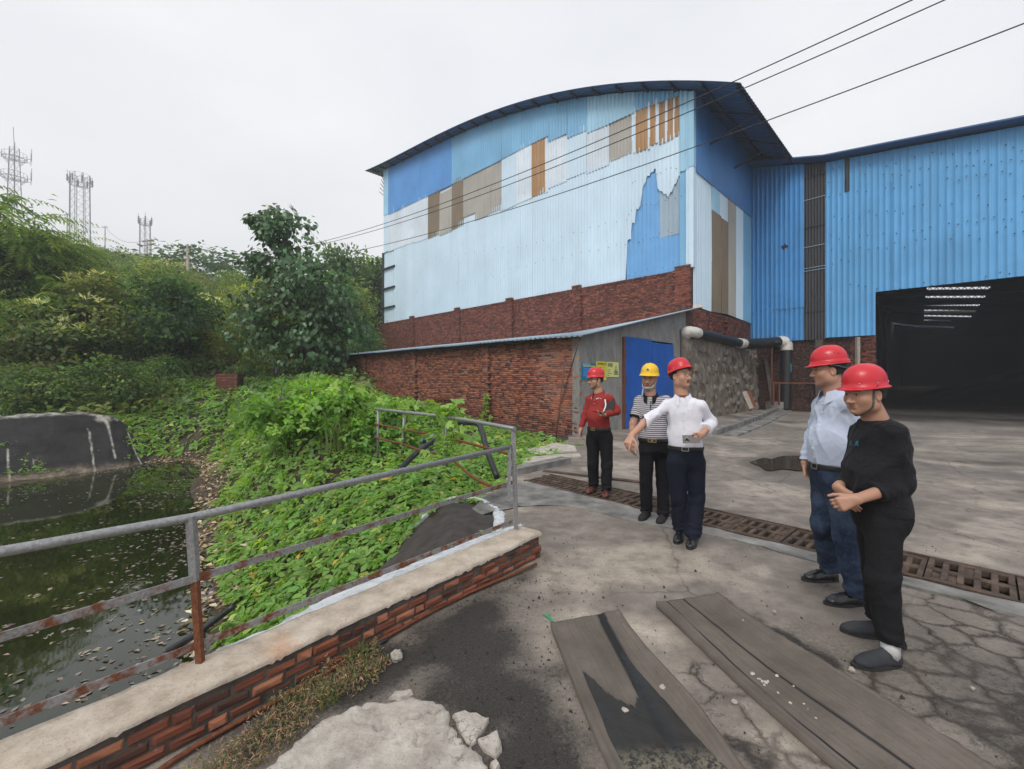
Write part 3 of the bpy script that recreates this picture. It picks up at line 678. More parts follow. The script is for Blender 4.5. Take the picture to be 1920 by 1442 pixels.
def brick_wall(parent, plane, s0, s1, z0, z1, mat, soot, pier=(), bond='flemish', npart=300, depth=.10, skip=None, course=.063, seed=1, L=.235, Hd=.112, nbase=0.0, near=None, joined='brick_courses', pal=None, gap=.011, rough=.004, hp=.3):
    rg = np.random.default_rng(seed); rows = []
    nrow = int((z1 - z0) / course)
    for r in range(nrow):
        s = s0 - rg.uniform(0, .3); k = r % 2; zc = z0 + (r + .5) * course
        while s < s1:
            if bond == 'flemish': head = (k % 2 == 1); k += 1
            elif bond == 'common': head = (r % 2 == 1)
            else: head = rg.random() < hp
            w_ = Hd if head else L
            if s + w_ > s0 + .05:
                a, b_ = max(s, s0), min(s + w_, s1)
                if b_ - a > .04 and not (skip and skip((a + b_) / 2, zc)):
                    n = nbase + rg.normal(0, .004)
                    for p0, p1, pn in pier:
                        if p0 - .02 < (a + b_) / 2 < p1 + .02: n += pn
                    rows.append(((a + b_) / 2, zc + rg.normal(0, .002), b_ - a, n, head))
            s += w_ + gap
    rows = np.array(rows)
    dist = np.linalg.norm(plane(rows[:, 0], rows[:, 1]) - CAMP, axis=1) if near is None else near(rows)
    order = np.argsort(dist); Rm = np.stack([plane.d, -plane.n, Z], 1)
    var = {}
    for hd in (0, 1):
        for q in range(7):
            V, fs = brick_shape((Hd if hd else L), depth, course - gap, rg, rough)
            cr = pal(hd, rg) if pal else rg.uniform(0, 1)
            me = bpy.data.meshes.new('brick'); me.from_pydata((V @ Rm.T).tolist(), [], fs); me.materials.append(mat)
            a_ = me.color_attributes.new('Col', 'FLOAT_COLOR', 'POINT'); a_.data.foreach_set('color', np.tile((cr, 0, 0, 1), (len(V), 1)).astype(np.float32).ravel())
            var[hd, q] = me
    for i in order[:npart]:
        a, zc, wd, n, hd = rows[i]; me = var[int(hd), int(rg.integers(7))]
        o = link(me, 'brick', parent, None, plane(a, zc, n))
        k = wd / (Hd if hd else L)
        if abs(k - 1) > .02:
            d = plane.d; o.matrix_local = Matrix.Translation(o.location) @ Matrix((np.eye(3) + (k - 1) * np.outer(d, d)).tolist()).to_4x4()
    V = []; Fq = []; C = []; base = 0
    for i in order[npart:]:
        a, zc, wd, n, hd = rows[i]; H = (course - gap) / 2; w2 = wd / 2
        q = np.array([(-w2, 0, -H), (w2, 0, -H), (w2, 0, H), (-w2, 0, H), (-w2, depth, -H), (w2, depth, -H), (w2, depth, H), (-w2, depth, H)])
        q[:4] += rg.normal(0, .0025, (4, 3)); V.append(plane(a, zc, n) + q @ Rm.T)
        Fq.append(np.array([(0, 1, 2, 3), (3, 2, 6, 7), (1, 0, 4, 5), (0, 3, 7, 4), (2, 1, 5, 6)]) + base); base += 8
        c = pal(int(hd), rg) if pal else rg.uniform(0, 1)
        C.append(np.tile((c, soot(a, zc), 0), (8, 1)))
    if V:
        link(np_mesh(joined, np.concatenate(V) - wloc(parent), np.concatenate(Fq), mat, False, np.concatenate(C)), joined, parent, 'stuff', wloc(parent))
def wall_core(parent, plane, s0, s1, z0, z1, n0, n1, mat, name):
    V = [plane(s, z, n) for n in (n0, n1) for s, z in ((s0, z0), (s1, z0), (s1, z1), (s0, z1))]
    mb = MB(); mb.add(V, [(0, 1, 2, 3), (7, 6, 5, 4), (0, 4, 5, 1), (1, 5, 6, 2), (2, 6, 7, 3), (3, 7, 4, 0)])
    return mb.build(name, mat, parent)

# ================================================================== the tall hall
hall = empty('factory_hall', AB(0, 7.61), 'tall shed clad in patched blue, white and brown corrugated sheets, with a curved roof', 'building')
gp = lambda c: 640 + c / 2.286                # pixel columns measured on an enlarged crop
gq = lambda c, y: GABLE.hit(gp(c), 120 + y / 2.286)
roof_px = [(185, 460), (470, 320), (690, 235), (890, 180), (1060, 148), (1250, 125), (1500, 118)]
rp = sorted(GABLE.hit(gp(c), 120 + y / 2.286) for c, y in roof_px)
RA = [-2.06, -1.0] + [q[0] for q in rp] + [26.6]; RZ = [12.05, 12.62] + [q[1] for q in rp] + [18.62]
RZ = [z + .05 for z in RZ]
roofz = lambda a: np.interp(a, RA, RZ)
# smooth arch
ra = np.linspace(-2.06, 26.6, 60); pf = np.poly1d(np.polyfit(RA, RZ, 4)); roofz = lambda a: pf(a)
AL = GABLE.a(721)                              # left end of the sheeting
# dark core behind the sheets, added to stop light leaking through
nn = 26; av = np.linspace(0.03, AL + .2, nn); mb = MB()
for n0 in (-.06, -40.0):
    base = len(mb.v); mb.add([GABLE(a, 4.0, n0) for a in av] + [GABLE(a, roofz(a) - .04, n0) for a in av], [])
for i in range(nn - 1):
    mb.f += [(i, i + 1, nn + i + 1, nn + i), (2 * nn + i + 1, 2 * nn + i, 3 * nn + i, 3 * nn + i + 1), (nn + i, nn + i + 1, 3 * nn + i + 1, 3 * nn + i)]; mb.m += [0] * 3; mb.sm += [False] * 3
mb.f += [(0, nn, 3 * nn, 2 * nn), (nn - 1, 3 * nn - 1, 4 * nn - 1, 2 * nn - 1)]; mb.m += [0] * 2; mb.sm += [False] * 2
mb.build('wall_frame', M['steel_dark'], hall)
# brick plinth of the gable
ZB = 6.05
wall_core(hall, GABLE, -.02, 26.4, 0, ZB - .03, -.3, .092, M['mortar_red'], 'wall_core')
piers = [(GABLE.a(x) - .26, GABLE.a(x) + .26, .10) for x in (1084, 958, 860, 775)] + [(-.02, .62, .13), (25.9, 26.4, .08)]
holes = [gq(875, 1100), gq(1105, 1068), gq(1138, 1062), gq(660, 1130)]
def hskip(s, z):
    return z < 3.66 or any(abs(s - a) < .16 and abs(z - zz_) < .07 for a, zz_ in holes)
brick_wall(hall, GABLE, -.02, 26.4, ZB - 38 * .063, ZB, M['brick_hall'], lambda s, z: 0.35 * (z > ZB - .2) + .2 * np.random.random(), piers, 'common', 300, .10, hskip, seed=2, nbase=.10)
for p0, p1, pn in piers[:5]:
    wall_core(hall, GABLE, p0 + .01, p1 - .01, 3.5, ZB + .07, -.1, .10 + pn - .012, M['mortar_red'], 'pier')
    for k in range(int((p1 - p0) / .245 + .6)):
        a = p0 + (k + .5) * (p1 - p0) / max(1, int((p1 - p0) / .245 + .6))
        mb = MB(); mb.curc = (RNG.random(), .3, 0); mb.box(GABLE(a, ZB + .105, .1), (.225, .25, .055), np.stack([U, -W, Z], 1)); mb.build('brick', M['brick_hall'], hall)
# lower white sheets, torn at the right over blue ones
tear = [(1225, 915), (1226, 755), (1244, 750), (1246, 685), (1264, 678), (1266, 625), (1289, 612), (1291, 545), (1310, 490), (1350, 450), (1353, 535), (1405, 570), (1455, 470), (1456, 470)]
tl = sorted(gq(c, y) for c, y in tear); ta = [q[0] for q in tl]; tz = [q[1] for q in tl]
def white_bottom(s): return ZB + .01 if s > ta[-1] else float(np.interp(s, ta, tz)) + (.05 * math.sin(s * 37) if s < ta[-1] - .05 else 0)
a_l = GABLE.a(739)
columns(hall, GABLE, .45, a_l, white_bottom, 11.75, M['sheet_white'], .03, .92, pitch=.18, rows=5)
columns(hall, GABLE, GABLE.a(gp(1365)), GABLE.a(gp(1222)), ZB + .01, lambda s: 11.3, M['sheet_midblue'], -.035, .9)
columns(hall, GABLE, .43, GABLE.a(gp(1365)), ZB + .01, gq(1410, 728)[1], M['sheet_midblue'], -.035, 1.0)
columns(hall, GABLE, .43, GABLE.a(gp(1365)), gq(1410, 735)[1], 10.2, M['sheet_grey'], -.03, 1.0)
# patched middle row
rowp = [(205, 262, 'pale', 622, 790), (262, 318, 'pale', 608, 772), (318, 375, 'pale', 585, 757), (375, 425, 'brown', 560, 742), (425, 478, 'beige', 562, 722), (478, 527, 'brown', 505, 700), (527, 578, 'beige', 485, 650), (578, 634, 'beige', 458, 657), (634, 690, 'beige', 430, 638),
        (690, 752, 'white', 398, 622), (752, 820, 'pale', 362, 588), (820, 876, 'orange', 330, 560), (876, 892, 'pale', 318, 545), (892, 970, 'pale', 316, 515), (970, 1055, 'white', 302, 480), (1055, 1150, 'pale', 276, 448), (1150, 1250, 'beige', 238, 405), (1250, 1266, 'white', 212, 383),
        (1266, 1318, 'orange', 203, 372), (1318, 1326, 'pale', 190, 360), (1326, 1352, 'orange', 182, 350), (1352, 1364, 'pale', 175, 343), (1364, 1392, 'orange', 166, 336), (1392, 1402, 'pale', 160, 330), (1402, 1424, 'orange', 153, 322), (1424, 1432, 'pale', 149, 318), (1432, 1452, 'orange', 144, 311)]
lab = {'brown': 'dull brown weathered sheet among the white ones', 'orange': 'rust orange sheet in the patched row', 'beige': 'beige grey weathered sheet in the patched row', 'pale': 'whitish dirt streaked sheet in the patched row', 'white': 'clean white sheet in the patched row'}
for c0, c1, mt, yt, yb in rowp:
    cm = (c0 + c1) / 2; zt = gq(cm, yt)[1]; zb = gq(cm, yb)[1]
    sheet(hall, GABLE, GABLE.a(gp(c1)), GABLE.a(gp(c0)) + .02, zb + RNG.uniform(-.08, .05), min(zt + .25, float(roofz(GABLE.a(gp(c1)))) - .08), M['sheet_' + mt], .055 + RNG.uniform(-.006, .006), .17, label=lab[mt])
columns(hall, GABLE, .45, a_l, 11.5, lambda s: min(14.4, float(roofz(s)) - .25), M['sheet_pale'], 0.0, 1.2)
# upper blue row under the roof
def blue_bottom(seg):
    pts = sorted(gq(c, y) for c, y in seg); A_ = [q[0] for q in pts]; Z_ = [q[1] for q in pts]
    return lambda s: float(np.interp(s, A_, Z_))
tp = lambda s: float(roofz(s)) - .03
columns(hall, GABLE, GABLE.a(gp(476)), GABLE.a(gp(205)), blue_bottom([(205, 648), (476, 520)]), tp, M['sheet_blue'], .085, .95)
for c0, c1, y0, y1, m_ in ((470, 526, 520, 497, 'lightblue'), (526, 690, 495, 415, 'lightblue'), (690, 820, 412, 345, 'lightblue'), (820, 892, 345, 312, 'lightblue'), (890, 972, 338, 302, 'lightblue'), (972, 1056, 323, 288, 'lightblue'), (1056, 1150, 300, 262, 'cyan'), (1150, 1264, 262, 210, 'cyan'), (1264, 1452, 206, 140, 'lightblue')):
    columns(hall, GABLE, GABLE.a(gp(c1)), GABLE.a(gp(c0)), blue_bottom([(c0, y0), (c1, y1)]), tp, M['sheet_' + m_], .085 + RNG.uniform(-.015, .02), .8)
sheet(hall, GABLE, GABLE.a(gp(207)), AL, gq(190, 650)[1], tp, M['sheet_cyan'], .07)
sheet(hall, GABLE, GABLE.a(gp(205)), AL + .05, gq(190, 808)[1], gq(190, 650)[1] + .05, M['sheet_white'], .05)
sheet(hall, GABLE, .0, .46, 10.05, tp, M['sheet_cyan'], .095, .23, label='sky blue corner strip under the eave')
sheet(hall, GABLE, .2, .46, ZB + .02, 10.1, M['sheet_lightblue'], .06, .26)
sheet(hall, GABLE, .0, .21, ZB + .02, 10.12, M['sheet_white'], .075, .21)
mb = MB(); mb.bar(AB(-.03, 7.57, ZB + .02), AB(-.03, 7.57, 10.1), .2, .2, (.7, .7, 0)); mb.build('corner_trim', M['sheet_white'], hall)
mb = MB(); mb.bar(AB(-.04, 7.56, 10.1), AB(-.04, 7.56, roofz(0) - .1), .22, .22, (.7, .7, 0)); mb.build('corner_trim', M['sheet_cyan'], hall)
# narrow bay at the far left end with dark girts
sheet(hall, GABLE, a_l - .03, AL + .1, ZB + .02, gq(190, 800)[1], M['sheet_white'], -.03, .3)
for y in (877, 963, 1045):
    a0, z0 = gq(200, y)
    mb = MB(); mb.bar(GABLE(a_l - .25, z0, .1), GABLE(AL + .25, z0, .1), .11, .12); mb.build('girt', M['steel_dark'], hall)
mb = MB(); mb.bar(GABLE(AL + .12, ZB, .05), GABLE(AL + .12, gq(190, 808)[1], .05), .16, .16, (0, 1, 0)); mb.build('corner_post', M['steel_dark'], hall)
mb = MB()
for q in range(5):
    z0 = gq(190, 560 - q * 16)[1]; mb.bar(GABLE(AL + .05, z0, .05), GABLE(AL + .75 - .1 * q, z0 + .5, .05), .035)
mb.build('bracket', M['steel_dark'], hall)
# side wall sheets
sq = lambda x: SIDE.a(1260 + x / 2.883)
sz = lambda x, y: SIDE.hit(1260 + x / 2.883, 280 + y / 2.883)[1]
ZT = 10.1
def sb(pts):
    p = sorted((SIDE.hit(1260 + c / 2.883, 280 + y / 2.883)) for c, y in pts); return lambda s: float(np.interp(s, [q[0] for q in p], [q[1] for q in p]))
bot = sb([(108, 845), (205, 878), (292, 893), (425, 942)])
columns(hall, SIDE, 7.62, sq(206), bot, ZT, M['sheet_white'], .05, .9, pitch=.18)
sheet(hall, SIDE, sq(204), sq(250), sz(227, 355), ZT, M['sheet_cyan'], .055, .18)
sheet(hall, SIDE, sq(250), sq(293), sz(270, 385), ZT, M['sheet_white'], .05, .18)
sheet(hall, SIDE, sq(204), sq(255), bot, sz(230, 345), M['sheet_brown'], .06, .18, label='olive brown weathered sheet on the side wall')
sheet(hall, SIDE, sq(255), sq(293), bot, sz(275, 385), M['sheet_brown'], .07, .18)
sheet(hall, SIDE, sq(292), sq(336), bot, ZT, M['sheet_beige'], .06, .18)
sheet(hall, SIDE, sq(336), sq(376), bot, ZT, M['sheet_white'], .05, .18)
sheet(hall, SIDE, sq(376), 14.95, bot, ZT, M['sheet_lightblue'], .045, .18)
columns(hall, SIDE, 7.62, 14.95, ZT - .12, lambda s: float(roofz(0)) - .05, M['sheet_side'], .09, .9, pitch=.2)
wall_core(hall, SIDE, 7.0, 14.9, 0, 4.5, -.3, .032, M['mortar_red'], 'wall_core')
brick_wall(hall, SIDE, 7.7, 14.9, 2.3, 4.5, M['brick_hall'], lambda s, z: .4, [(11.2, 11.6, .1), (9.35, 9.5, .06)], 'common', 300, .1, lambda s, z: z > bot(max(s, 7.7)) + .35, seed=5, nbase=.04)
# hall roof, ribs running over the arch
S_, D_ = profile(7.61 - .8, 26.0, .25); S_ = np.append(S_, 52.0); D_ = np.append(D_, 0); na = len(ra)
V = np.array([[C0 + a * U + b * W + (roofz(a) + .06 + .03 * d) * Z for b, d in zip(S_, D_)] for a in ra]).reshape(-1, 3); m = len(S_)
i = np.arange(na - 1)[:, None] * m + np.arange(m - 1)[None, :]
V2 = V - np.array((0, 0, .012))
Fq = np.stack([i, i + 1, i + 1 + m, i + m], -1).reshape(-1, 4)
link(np_mesh('roof', np.concatenate([V, V2]) - wloc(hall), np.concatenate([Fq[:, ::-1], Fq + len(V)]), M['roof']), 'roof', hall, None, wloc(hall))
for a in np.arange(-1.9, 26.6, 1.25):
    mb = MB(); z = roofz(a) - .02; mb.bar(AB(a, 6.9, z), AB(a, 7.58 if a > 0 else 20, z), .07, .11); mb.build('purlin', M['steel_dark'], hall)
for b in (9.2, 12.2, 15.0):
    mb = MB(); mb.bar(AB(-.05, b, 11.6), AB(-1.9, b, roofz(-1.9) - .1), .06); mb.bar(AB(0, b, roofz(0) - .12), AB(-1.95, b, roofz(-1.95) - .1), .06); mb.build('eave_bracket', M['steel_dark'], hall)
def bolts(parent, plane, pts, n, name='bolt_heads', r=.022):
    mb = MB()
    for s, z in pts:
        p = plane(s, z, n); mb.tube([p, p + plane.n * .02], r, 6)
    return mb.build(name, M['steel_dark'], parent, 'stuff')
pts = []
for c0, y0, c1, y1, k in ((1230, 905, 1455, 858, 7), (1250, 768, 1355, 742, 7), (1365, 722, 1455, 712, 4), (1290, 615, 1360, 600, 5), (1365, 592, 1450, 575, 5), (1230, 640, 1262, 628, 3), (1352, 470, 1452, 440, 6), (1250, 512, 1262, 505, 2), (240, 985, 700, 905, 12), (720, 880, 1220, 770, 14), (240, 860, 700, 790, 12), (720, 800, 1220, 668, 14)):
    for q in range(k): pts.append(gq(c0 + (c1 - c0) * q / (k - 1), y0 + (y1 - y0) * q / (k - 1)))
pts = [(a + RNG.normal(0, .06), z + RNG.normal(0, .05)) for a, z in pts]
bolts(hall, GABLE, pts, .055, r=.016)

# ================================================================== the coal shed on the right
shed = empty('coal_shed', AB(0, 14.97), 'blue corrugated coal shed with a wide dark doorway on the right', 'building')
zr = lambda s: float(np.interp(s, [0, 3.25, 5.54, 9.3, 16, 40], [12.62, 11.78, 11.5, 11.02, 10.2, 9.2]))
hx = lambda c: SHED.a(1260 + c / 2.883); hz = lambda c, y: SHED.hit(1260 + c / 2.883, 280 + y / 2.883)[1]
top = lambda s: zr(s) - .03
zl = hz(640, 1035); zd = hz(1400, 740)
DL = hx(1101)
columns(shed, SHED, .05, hx(566), hz(480, 838), top, M['sheet_shaded'], .05, .82, pitch=.21, dep=.035, rows=3)
columns(shed, SHED, .0, hx(566), zl - .1, hz(480, 828), M['sheet_shaded'], .03, .82, pitch=.21, dep=.035)
columns(shed, SHED, hx(562), hx(716), hz(640, 862), top, M['sheet_shaded'], .075, .9, pitch=.21, dep=.035, rows=3)
columns(shed, SHED, hx(562), hx(716), zl, hz(640, 856), M['sheet_shaded'], .035, .9, pitch=.21, dep=.035)
sheet(shed, SHED, hx(714), hx(832), zl, top, M['sheet_clear'], .03, .12, .03, name='translucent_strip', label='dirty dark translucent strip with girts showing through', rows=3)
for y in (150, 268, 420, 525, 640, 655, 880):
    z0 = hz(770, y); mb = MB(); mb.bar(SHED(hx(716), z0, .07), SHED(hx(830), z0 + .02, .07), .05, .02); mb.build('girt', M['steel_dark'] if y in (150, 420, 880) else M['sheet_grey'], shed)
columns(shed, SHED, hx(830), hx(1186), hz(1000, 222) - .12, top, M['sheet_shed'], .035, .85, pitch=.21, dep=.035)
columns(shed, SHED, hx(830), DL, zl + .05, hz(1000, 222), M['sheet_shed'], .065, .85, pitch=.21, dep=.035, rows=3)
columns(shed, SHED, DL, hx(1186), zd, hz(1000, 222), M['sheet_shed'], .065, .5, pitch=.21, dep=.035, rows=3)
columns(shed, SHED, hx(1182), hx(1390), zd, top, M['sheet_shed'], .06, .7, pitch=.23, dep=.035, rows=3)
columns(shed, SHED, hx(1388), 16.0, zd, top, M['sheet_shed'], .05, .82, pitch=.23, dep=.035, rows=3)
columns(shed, SHED, 16.0, 30.0, 0, top, M['sheet_shed'], .05, 1.6, pitch=.4, dep=.035)
sheet(shed, SHED, hx(935), hx(962), hz(948, 232), hz(948, 45), M['sheet_clear'], .09, .12, label='short dark patch sheet high on the blue wall')
mb = MB(); a0, z0 = hx(612), hz(612, 528)
mb.add([SHED(a0 + .16 * math.cos(t) * r, z0 + .2 * math.sin(t) * r, .125) for t, r in zip(np.linspace(0, 6.0, 9), (1, .5, .9, .4, 1, .6, .8, .45, .9))], [tuple(range(9))]); mb.build('rusted_hole', M['coal'], shed)
pts = []
for k in range(22):
    for y in (50, 120, 190, 320, 430, 500, 560, 700):
        c = 850 + k * 49 + (y % 3) * 9
        if c < 1100 or y < 560: pts.append((hx(c) , hz(c, y + 60 - (c - 850) * .12)))
for k in range(14): pts.append((hx(1110 + k * 60), zd + .06))
for k in range(12): pts.append((hx(440 + k * 22), zl + .08)); pts.append((hx(440 + k * 22), hz(440 + k * 22, 870)))
pts = [(a + RNG.normal(0, .03), z + RNG.normal(0, .09)) for a, z in pts if RNG.random() < .72]
bolts(shed, SHED, [p for p in pts if p[1] < zr(p[0]) - .2], .1, r=.022)
# brick base, door pier and post
wall_core(shed, SHED, 0, DL - .02, 0, zl + .2, -.35, -.11, M['mortar_dark'], 'wall_core')
brick_wall(shed, SHED, 0.3, DL - .02, 0.0, zl + .05, M['brick_hall'], lambda s, z: .9, [(DL - .42, DL - .02, .12)], 'common', 300, .1, seed=8, nbase=-.10, near=lambda r: -r[:, 0], pal=lambda h, rg: rg.uniform(0, .7))
mb = MB(); mb.bar(SHED(DL - .62, 0, .06), SHED(DL - .62, zl, .06), .13, .13, (0, 1, 0)); mb.build('door_post', M['pole'], shed)
for s in (1.6, 3.0):
    mb = MB(); mb.bar(SHED(s, 0, .0), SHED(s, zl, .0), .3, .1, tuple(SHED.n)); mb.build('pier', M['mortar_dark'], shed)
# roof with skylight strips, side walls, back wall
def roofp(s, b): return AB(-s, b, zr(s) + .05 - (b - 14.97) * .008)
sky = []
for y0, x0, x1, dy in ((541, 1737, 1857, 5), (557, 1735, 1848, 4.2), (572, 1733, 1838, 4), (583, 1733, 1830, 3.4), (593, 1733, 1822, 3), (601, 1733, 1782, 1.6), (611, 1665, 1790, 5)):
    def rhit(px, py):
        r = np.array(((px - CX) / F, 1.0, -(py - HY) / F)); lo, hi = 15.0, 200.0
        for _ in range(50):
            t = (lo + hi) / 2; p = CAMP + r * t; s = -((p - C0) @ U); b = (p - C0) @ W
            if p[2] > zr(s) + .05 - (b - 14.97) * .008: hi = t
            else: lo = t
        return s, b
    sA, bA = rhit(x0, y0 - dy / 2); sB, bB = rhit(x1, y0 - dy / 2); _, bC = rhit((x0 + x1) / 2, y0 + dy / 2)
    bm = (bA + bB) / 2; sky.append((sA, sB, bm, max(bC, bm + .6)))
sky.sort(key=lambda q: q[2]); BE = 118.0; SE = 40.0
cuts = [14.3]; mb = MB(); t_ = M['roof']
def rq(s0, s1, b0, b1, mb=mb):
    ss = [s0] + [s for s in (0, 3.25, 5.54, 9.3, 16) if s0 < s < s1] + [s1]
    for p, q in zip(ss[:-1], ss[1:]):
        n = len(mb.v); A_ = [roofp(p, b0), roofp(q, b0), roofp(q, b1), roofp(p, b1)]
        mb.add(A_ + [v_ + np.array((0, 0, .06)) for v_ in A_], [(0, 1, 2, 3), (7, 6, 5, 4), (0, 4, 5, 1), (1, 5, 6, 2), (2, 6, 7, 3), (3, 7, 4, 0)])
b = 14.3
for sA, sB, b0, b1 in sky:
    b0 = max(b0, b + .3); b1 = max(b1, b0 + .5)
    rq(-.2, SE, b, b0); rq(-.2, sA, b0, b1); rq(sB, SE, b0, b1)
    tb = MB(); k = 9; z_ = -.35
    for q in range(k):
        s0 = sA + (sB - sA) * q / k; s1 = sA + (sB - sA) * (q + 1) / k; sm_ = (s0 + s1) / 2; bm = b0 - .12
        tb.bar(roofp(s0, bm) + Z * z_, roofp(sm_, bm), .06); tb.bar(roofp(sm_, bm), roofp(s1, bm) + Z * z_, .06)
    tb.bar(roofp(sA, b0 - .12) + Z * z_, roofp(sB, b0 - .12) + Z * z_, .08); tb.build('roof_truss', M['steel_dark'], shed)
    b = b1
rq(-.2, SE, b, BE); mb.build('roof', t_, shed)
mb = MB()
mb.add([SHED(0.1, 0, -.35), SHED(.1, 0, -103), SHED(.1, 14, -103), SHED(.1, 14, -.35)], [(0, 1, 2, 3)])
mb.add([SHED(.1, 0, -103), SHED(SE, 0, -103), SHED(SE, 14, -103), SHED(.1, 14, -103)], [(0, 1, 2, 3)])
mb.add([SHED(SE, 0, -103), SHED(SE, 0, 0), SHED(SE, 14, 0), SHED(SE, 14, -103)], [(0, 1, 2, 3)])
mb.add([SHED(SE, 0, 0), SHED(30, 0, 0), SHED(30, 12, 0), SHED(SE, 12, 0)], [(0, 1, 2, 3)]); mb.build('inner_wall', M['steel_dark'], shed)
mb = MB(); mb.add([SHED(s, .012, n) for s, n in ((.1, -.8), (.1, -103), (SE, -103), (SE, -.8))], [(0, 1, 2, 3)])
tag(mb.build('coal_floor', M['dark_floor'], None, 'structure'), 'black coal covered floor inside the shed doorway')
for k in range(7):
    for s_c in (.6, SE - 6):
        m2 = MB(); q = SHED(s_c + .3, 0, -6 - 9 * k); m2.bar(q, q + Z * (zr(s_c) - .2), .35, .3); m2.build('column', M['girder'], shed)
    m2 = MB(); z_t = zr(20) + .0; m2.bar(SHED(.8, zr(.8) - 1.0, -6 - 9 * k), SHED(SE - 6, zr(SE - 6) - 1.0, -6 - 9 * k), .25, .3); m2.build('girder', M['girder'], shed)
# coal heap inside
x, y, f = grid_mesh(np.linspace(-1, 1, 60), np.linspace(-1, 1, 60)); r_ = np.sqrt(x * x + y * y)
hh = np.clip(1.05 - r_, 0, 1) ** .9 * 3.6 + (fbm(x * 6, y * 6, 71) - .5) * .5 * (r_ < .98) - .05
V = np.array([SHED(16 + 11 * a, 0, -22 - 9 * b_) for a, b_ in zip(x, y)]); V[:, 2] = hh
tag(link(np_mesh('coal_heap', V, f, M['coal'], True), 'coal_heap', kind='stuff'), 'long black heap of coal in the dark behind the doorway')

# ================================================================== the brick outbuilding in front
outb = empty('brick_outbuilding', AB(0, 0), 'low brick outbuilding with a blue metal door and thin corrugated roof', 'building')
AE = 19.5
lz = lambda b, a=-.3: 2.80 + b * (.138 + .072 * math.exp(-((a + .4) / 1.7) ** 2))
wall_core(outb, OUT, 0, AE, -.3, 2.80, -.24, -.012, M['mortar'], 'wall_core')
opier = [(OUT.a(x) - .17, OUT.a(x) + .17, .11) for x in (912, 777)] + [(12.7, 13.05, .11), (17.1, 17.45, .11)]
def opal(h, rg): return (rg.uniform(0, .45) if h else rg.uniform(.4, 1.0)) if rg.random() < .85 else rg.uniform(0, 1)
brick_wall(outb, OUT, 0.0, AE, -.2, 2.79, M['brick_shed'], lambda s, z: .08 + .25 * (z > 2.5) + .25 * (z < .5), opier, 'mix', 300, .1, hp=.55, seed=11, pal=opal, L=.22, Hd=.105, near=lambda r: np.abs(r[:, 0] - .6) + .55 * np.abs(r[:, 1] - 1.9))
for p0, p1, pn in opier: wall_core(outb, OUT, p0 + .02, p1 - .02, -.2, 2.78, -.1, pn - .012, M['mortar'], 'pier')
# concrete door wall
b0, b1 = SIDE.a(1167), SIDE.a(1260.5); zt0 = SIDE.hit(1168, 632)[1]; BW = 7.0
mb = MB()
def prism(s0, s1, za, zb_):
    V = [SIDE(s, z, n) for n in (.02, -.22) for s, z in ((s0, za(s0)), (s1, za(s1)), (s1, zb_(s1)), (s0, zb_(s0)))]
    mb.add(V, [(0, 1, 2, 3), (7, 6, 5, 4), (0, 4, 5, 1), (1, 5, 6, 2), (2, 6, 7, 3), (3, 7, 4, 0)])
fl = lambda s: -.3
prism(-.005, b0, fl, lz); prism(b0, b1, lambda s: zt0, lz); prism(b1, BW, fl, lz); mb.build('concrete_wall', M['concrete_wall'], outb)
def door_leaf(s0, s1, z0, z1, n):
    mb = MB(); mb.add([SIDE(s, z, n + .035 * d) for d in (1, 0) for s, z in ((s0, z0), (s1, z0), (s1, z1), (s0, z1))], [(0, 1, 2, 3), (7, 6, 5, 4), (0, 4, 5, 1), (1, 5, 6, 2), (2, 6, 7, 3), (3, 7, 4, 0)])
    o = mb.build('door', M['door'], outb); return o
sm_ = SIDE.a(1219.5)
d1 = door_leaf(b0 + .06, sm_ - .01, .02, zt0 + .02, .03); d2 = door_leaf(sm_ + .01, b1 - .03, .02, zt0 - .06, .03)
mb = MB(); mb.bar(SIDE(b0 + .0, 0, .04), SIDE(b0 + .0, zt0, .04), .10, .07, tuple(SIDE.n)); mb.build('door_frame', M['rust'], outb)
for z in (1.55, .65, 2.4):
    mb = MB(); mb.box(SIDE(b0 + .02, z, .075), (.14, .03, .26), np.stack([W, -U, Z], 1)); mb.build('hinge', M['rust'], outb)
# posters on the concrete wall
def board(px0, px1, py0, py1, mat, name, label, n=.03):
    s0, zt_ = SIDE.hit(px0, py0, n); s1, _ = SIDE.hit(px1, py0, n); sc, zb_ = SIDE.hit((px0 + px1) / 2, py1, n); _, zt_ = SIDE.hit((px0 + px1) / 2, py0, n)
    e = empty(name, SIDE((s0 + s1) / 2, zb_, n), label, 'poster', 'notices on the concrete wall')
    mb = MB(); mb.box(SIDE((s0 + s1) / 2, (zb_ + zt_) / 2, n), (s1 - s0, .012, zt_ - zb_), np.stack([W, -U, Z], 1)); mb.build('panel', mat, e)
    return e, s0, s1, zb_, zt_
def strip(e, s0, s1, z0, z1, mat, name='printed_line', n=.038):
    mb = MB(); mb.box(SIDE((s0 + s1) / 2, (z0 + z1) / 2, n), (abs(s1 - s0), .004, abs(z1 - z0)), np.stack([W, -U, Z], 1)); return mb.build(name, mat, e)
def text(e, plane, s, z, n, body, size, mat, name='lettering', align='LEFT', thick=0.001):
    cu = bpy.data.curves.new(name, 'FONT'); cu.body = body; cu.size = size; cu.align_x = align; cu.extrude = thick; cu.resolution_u = 2
    cu.materials.append(mat); o = bpy.data.objects.new(name, cu); COL.objects.link(o)
    me = bpy.data.meshes.new_from_object(o.evaluated_get(bpy.context.evaluated_depsgraph_get())); me.name = name
    bpy.data.objects.remove(o); o = bpy.data.objects.new(name, me); COL.objects.link(o); o.parent = e
    Mx = Matrix(np.stack([plane.d, Z, plane.n], 1).tolist()).to_4x4(); Mx.translation = Vector((plane(s, z, n) - wloc(e)).tolist()); o.matrix_local = Mx
    return o
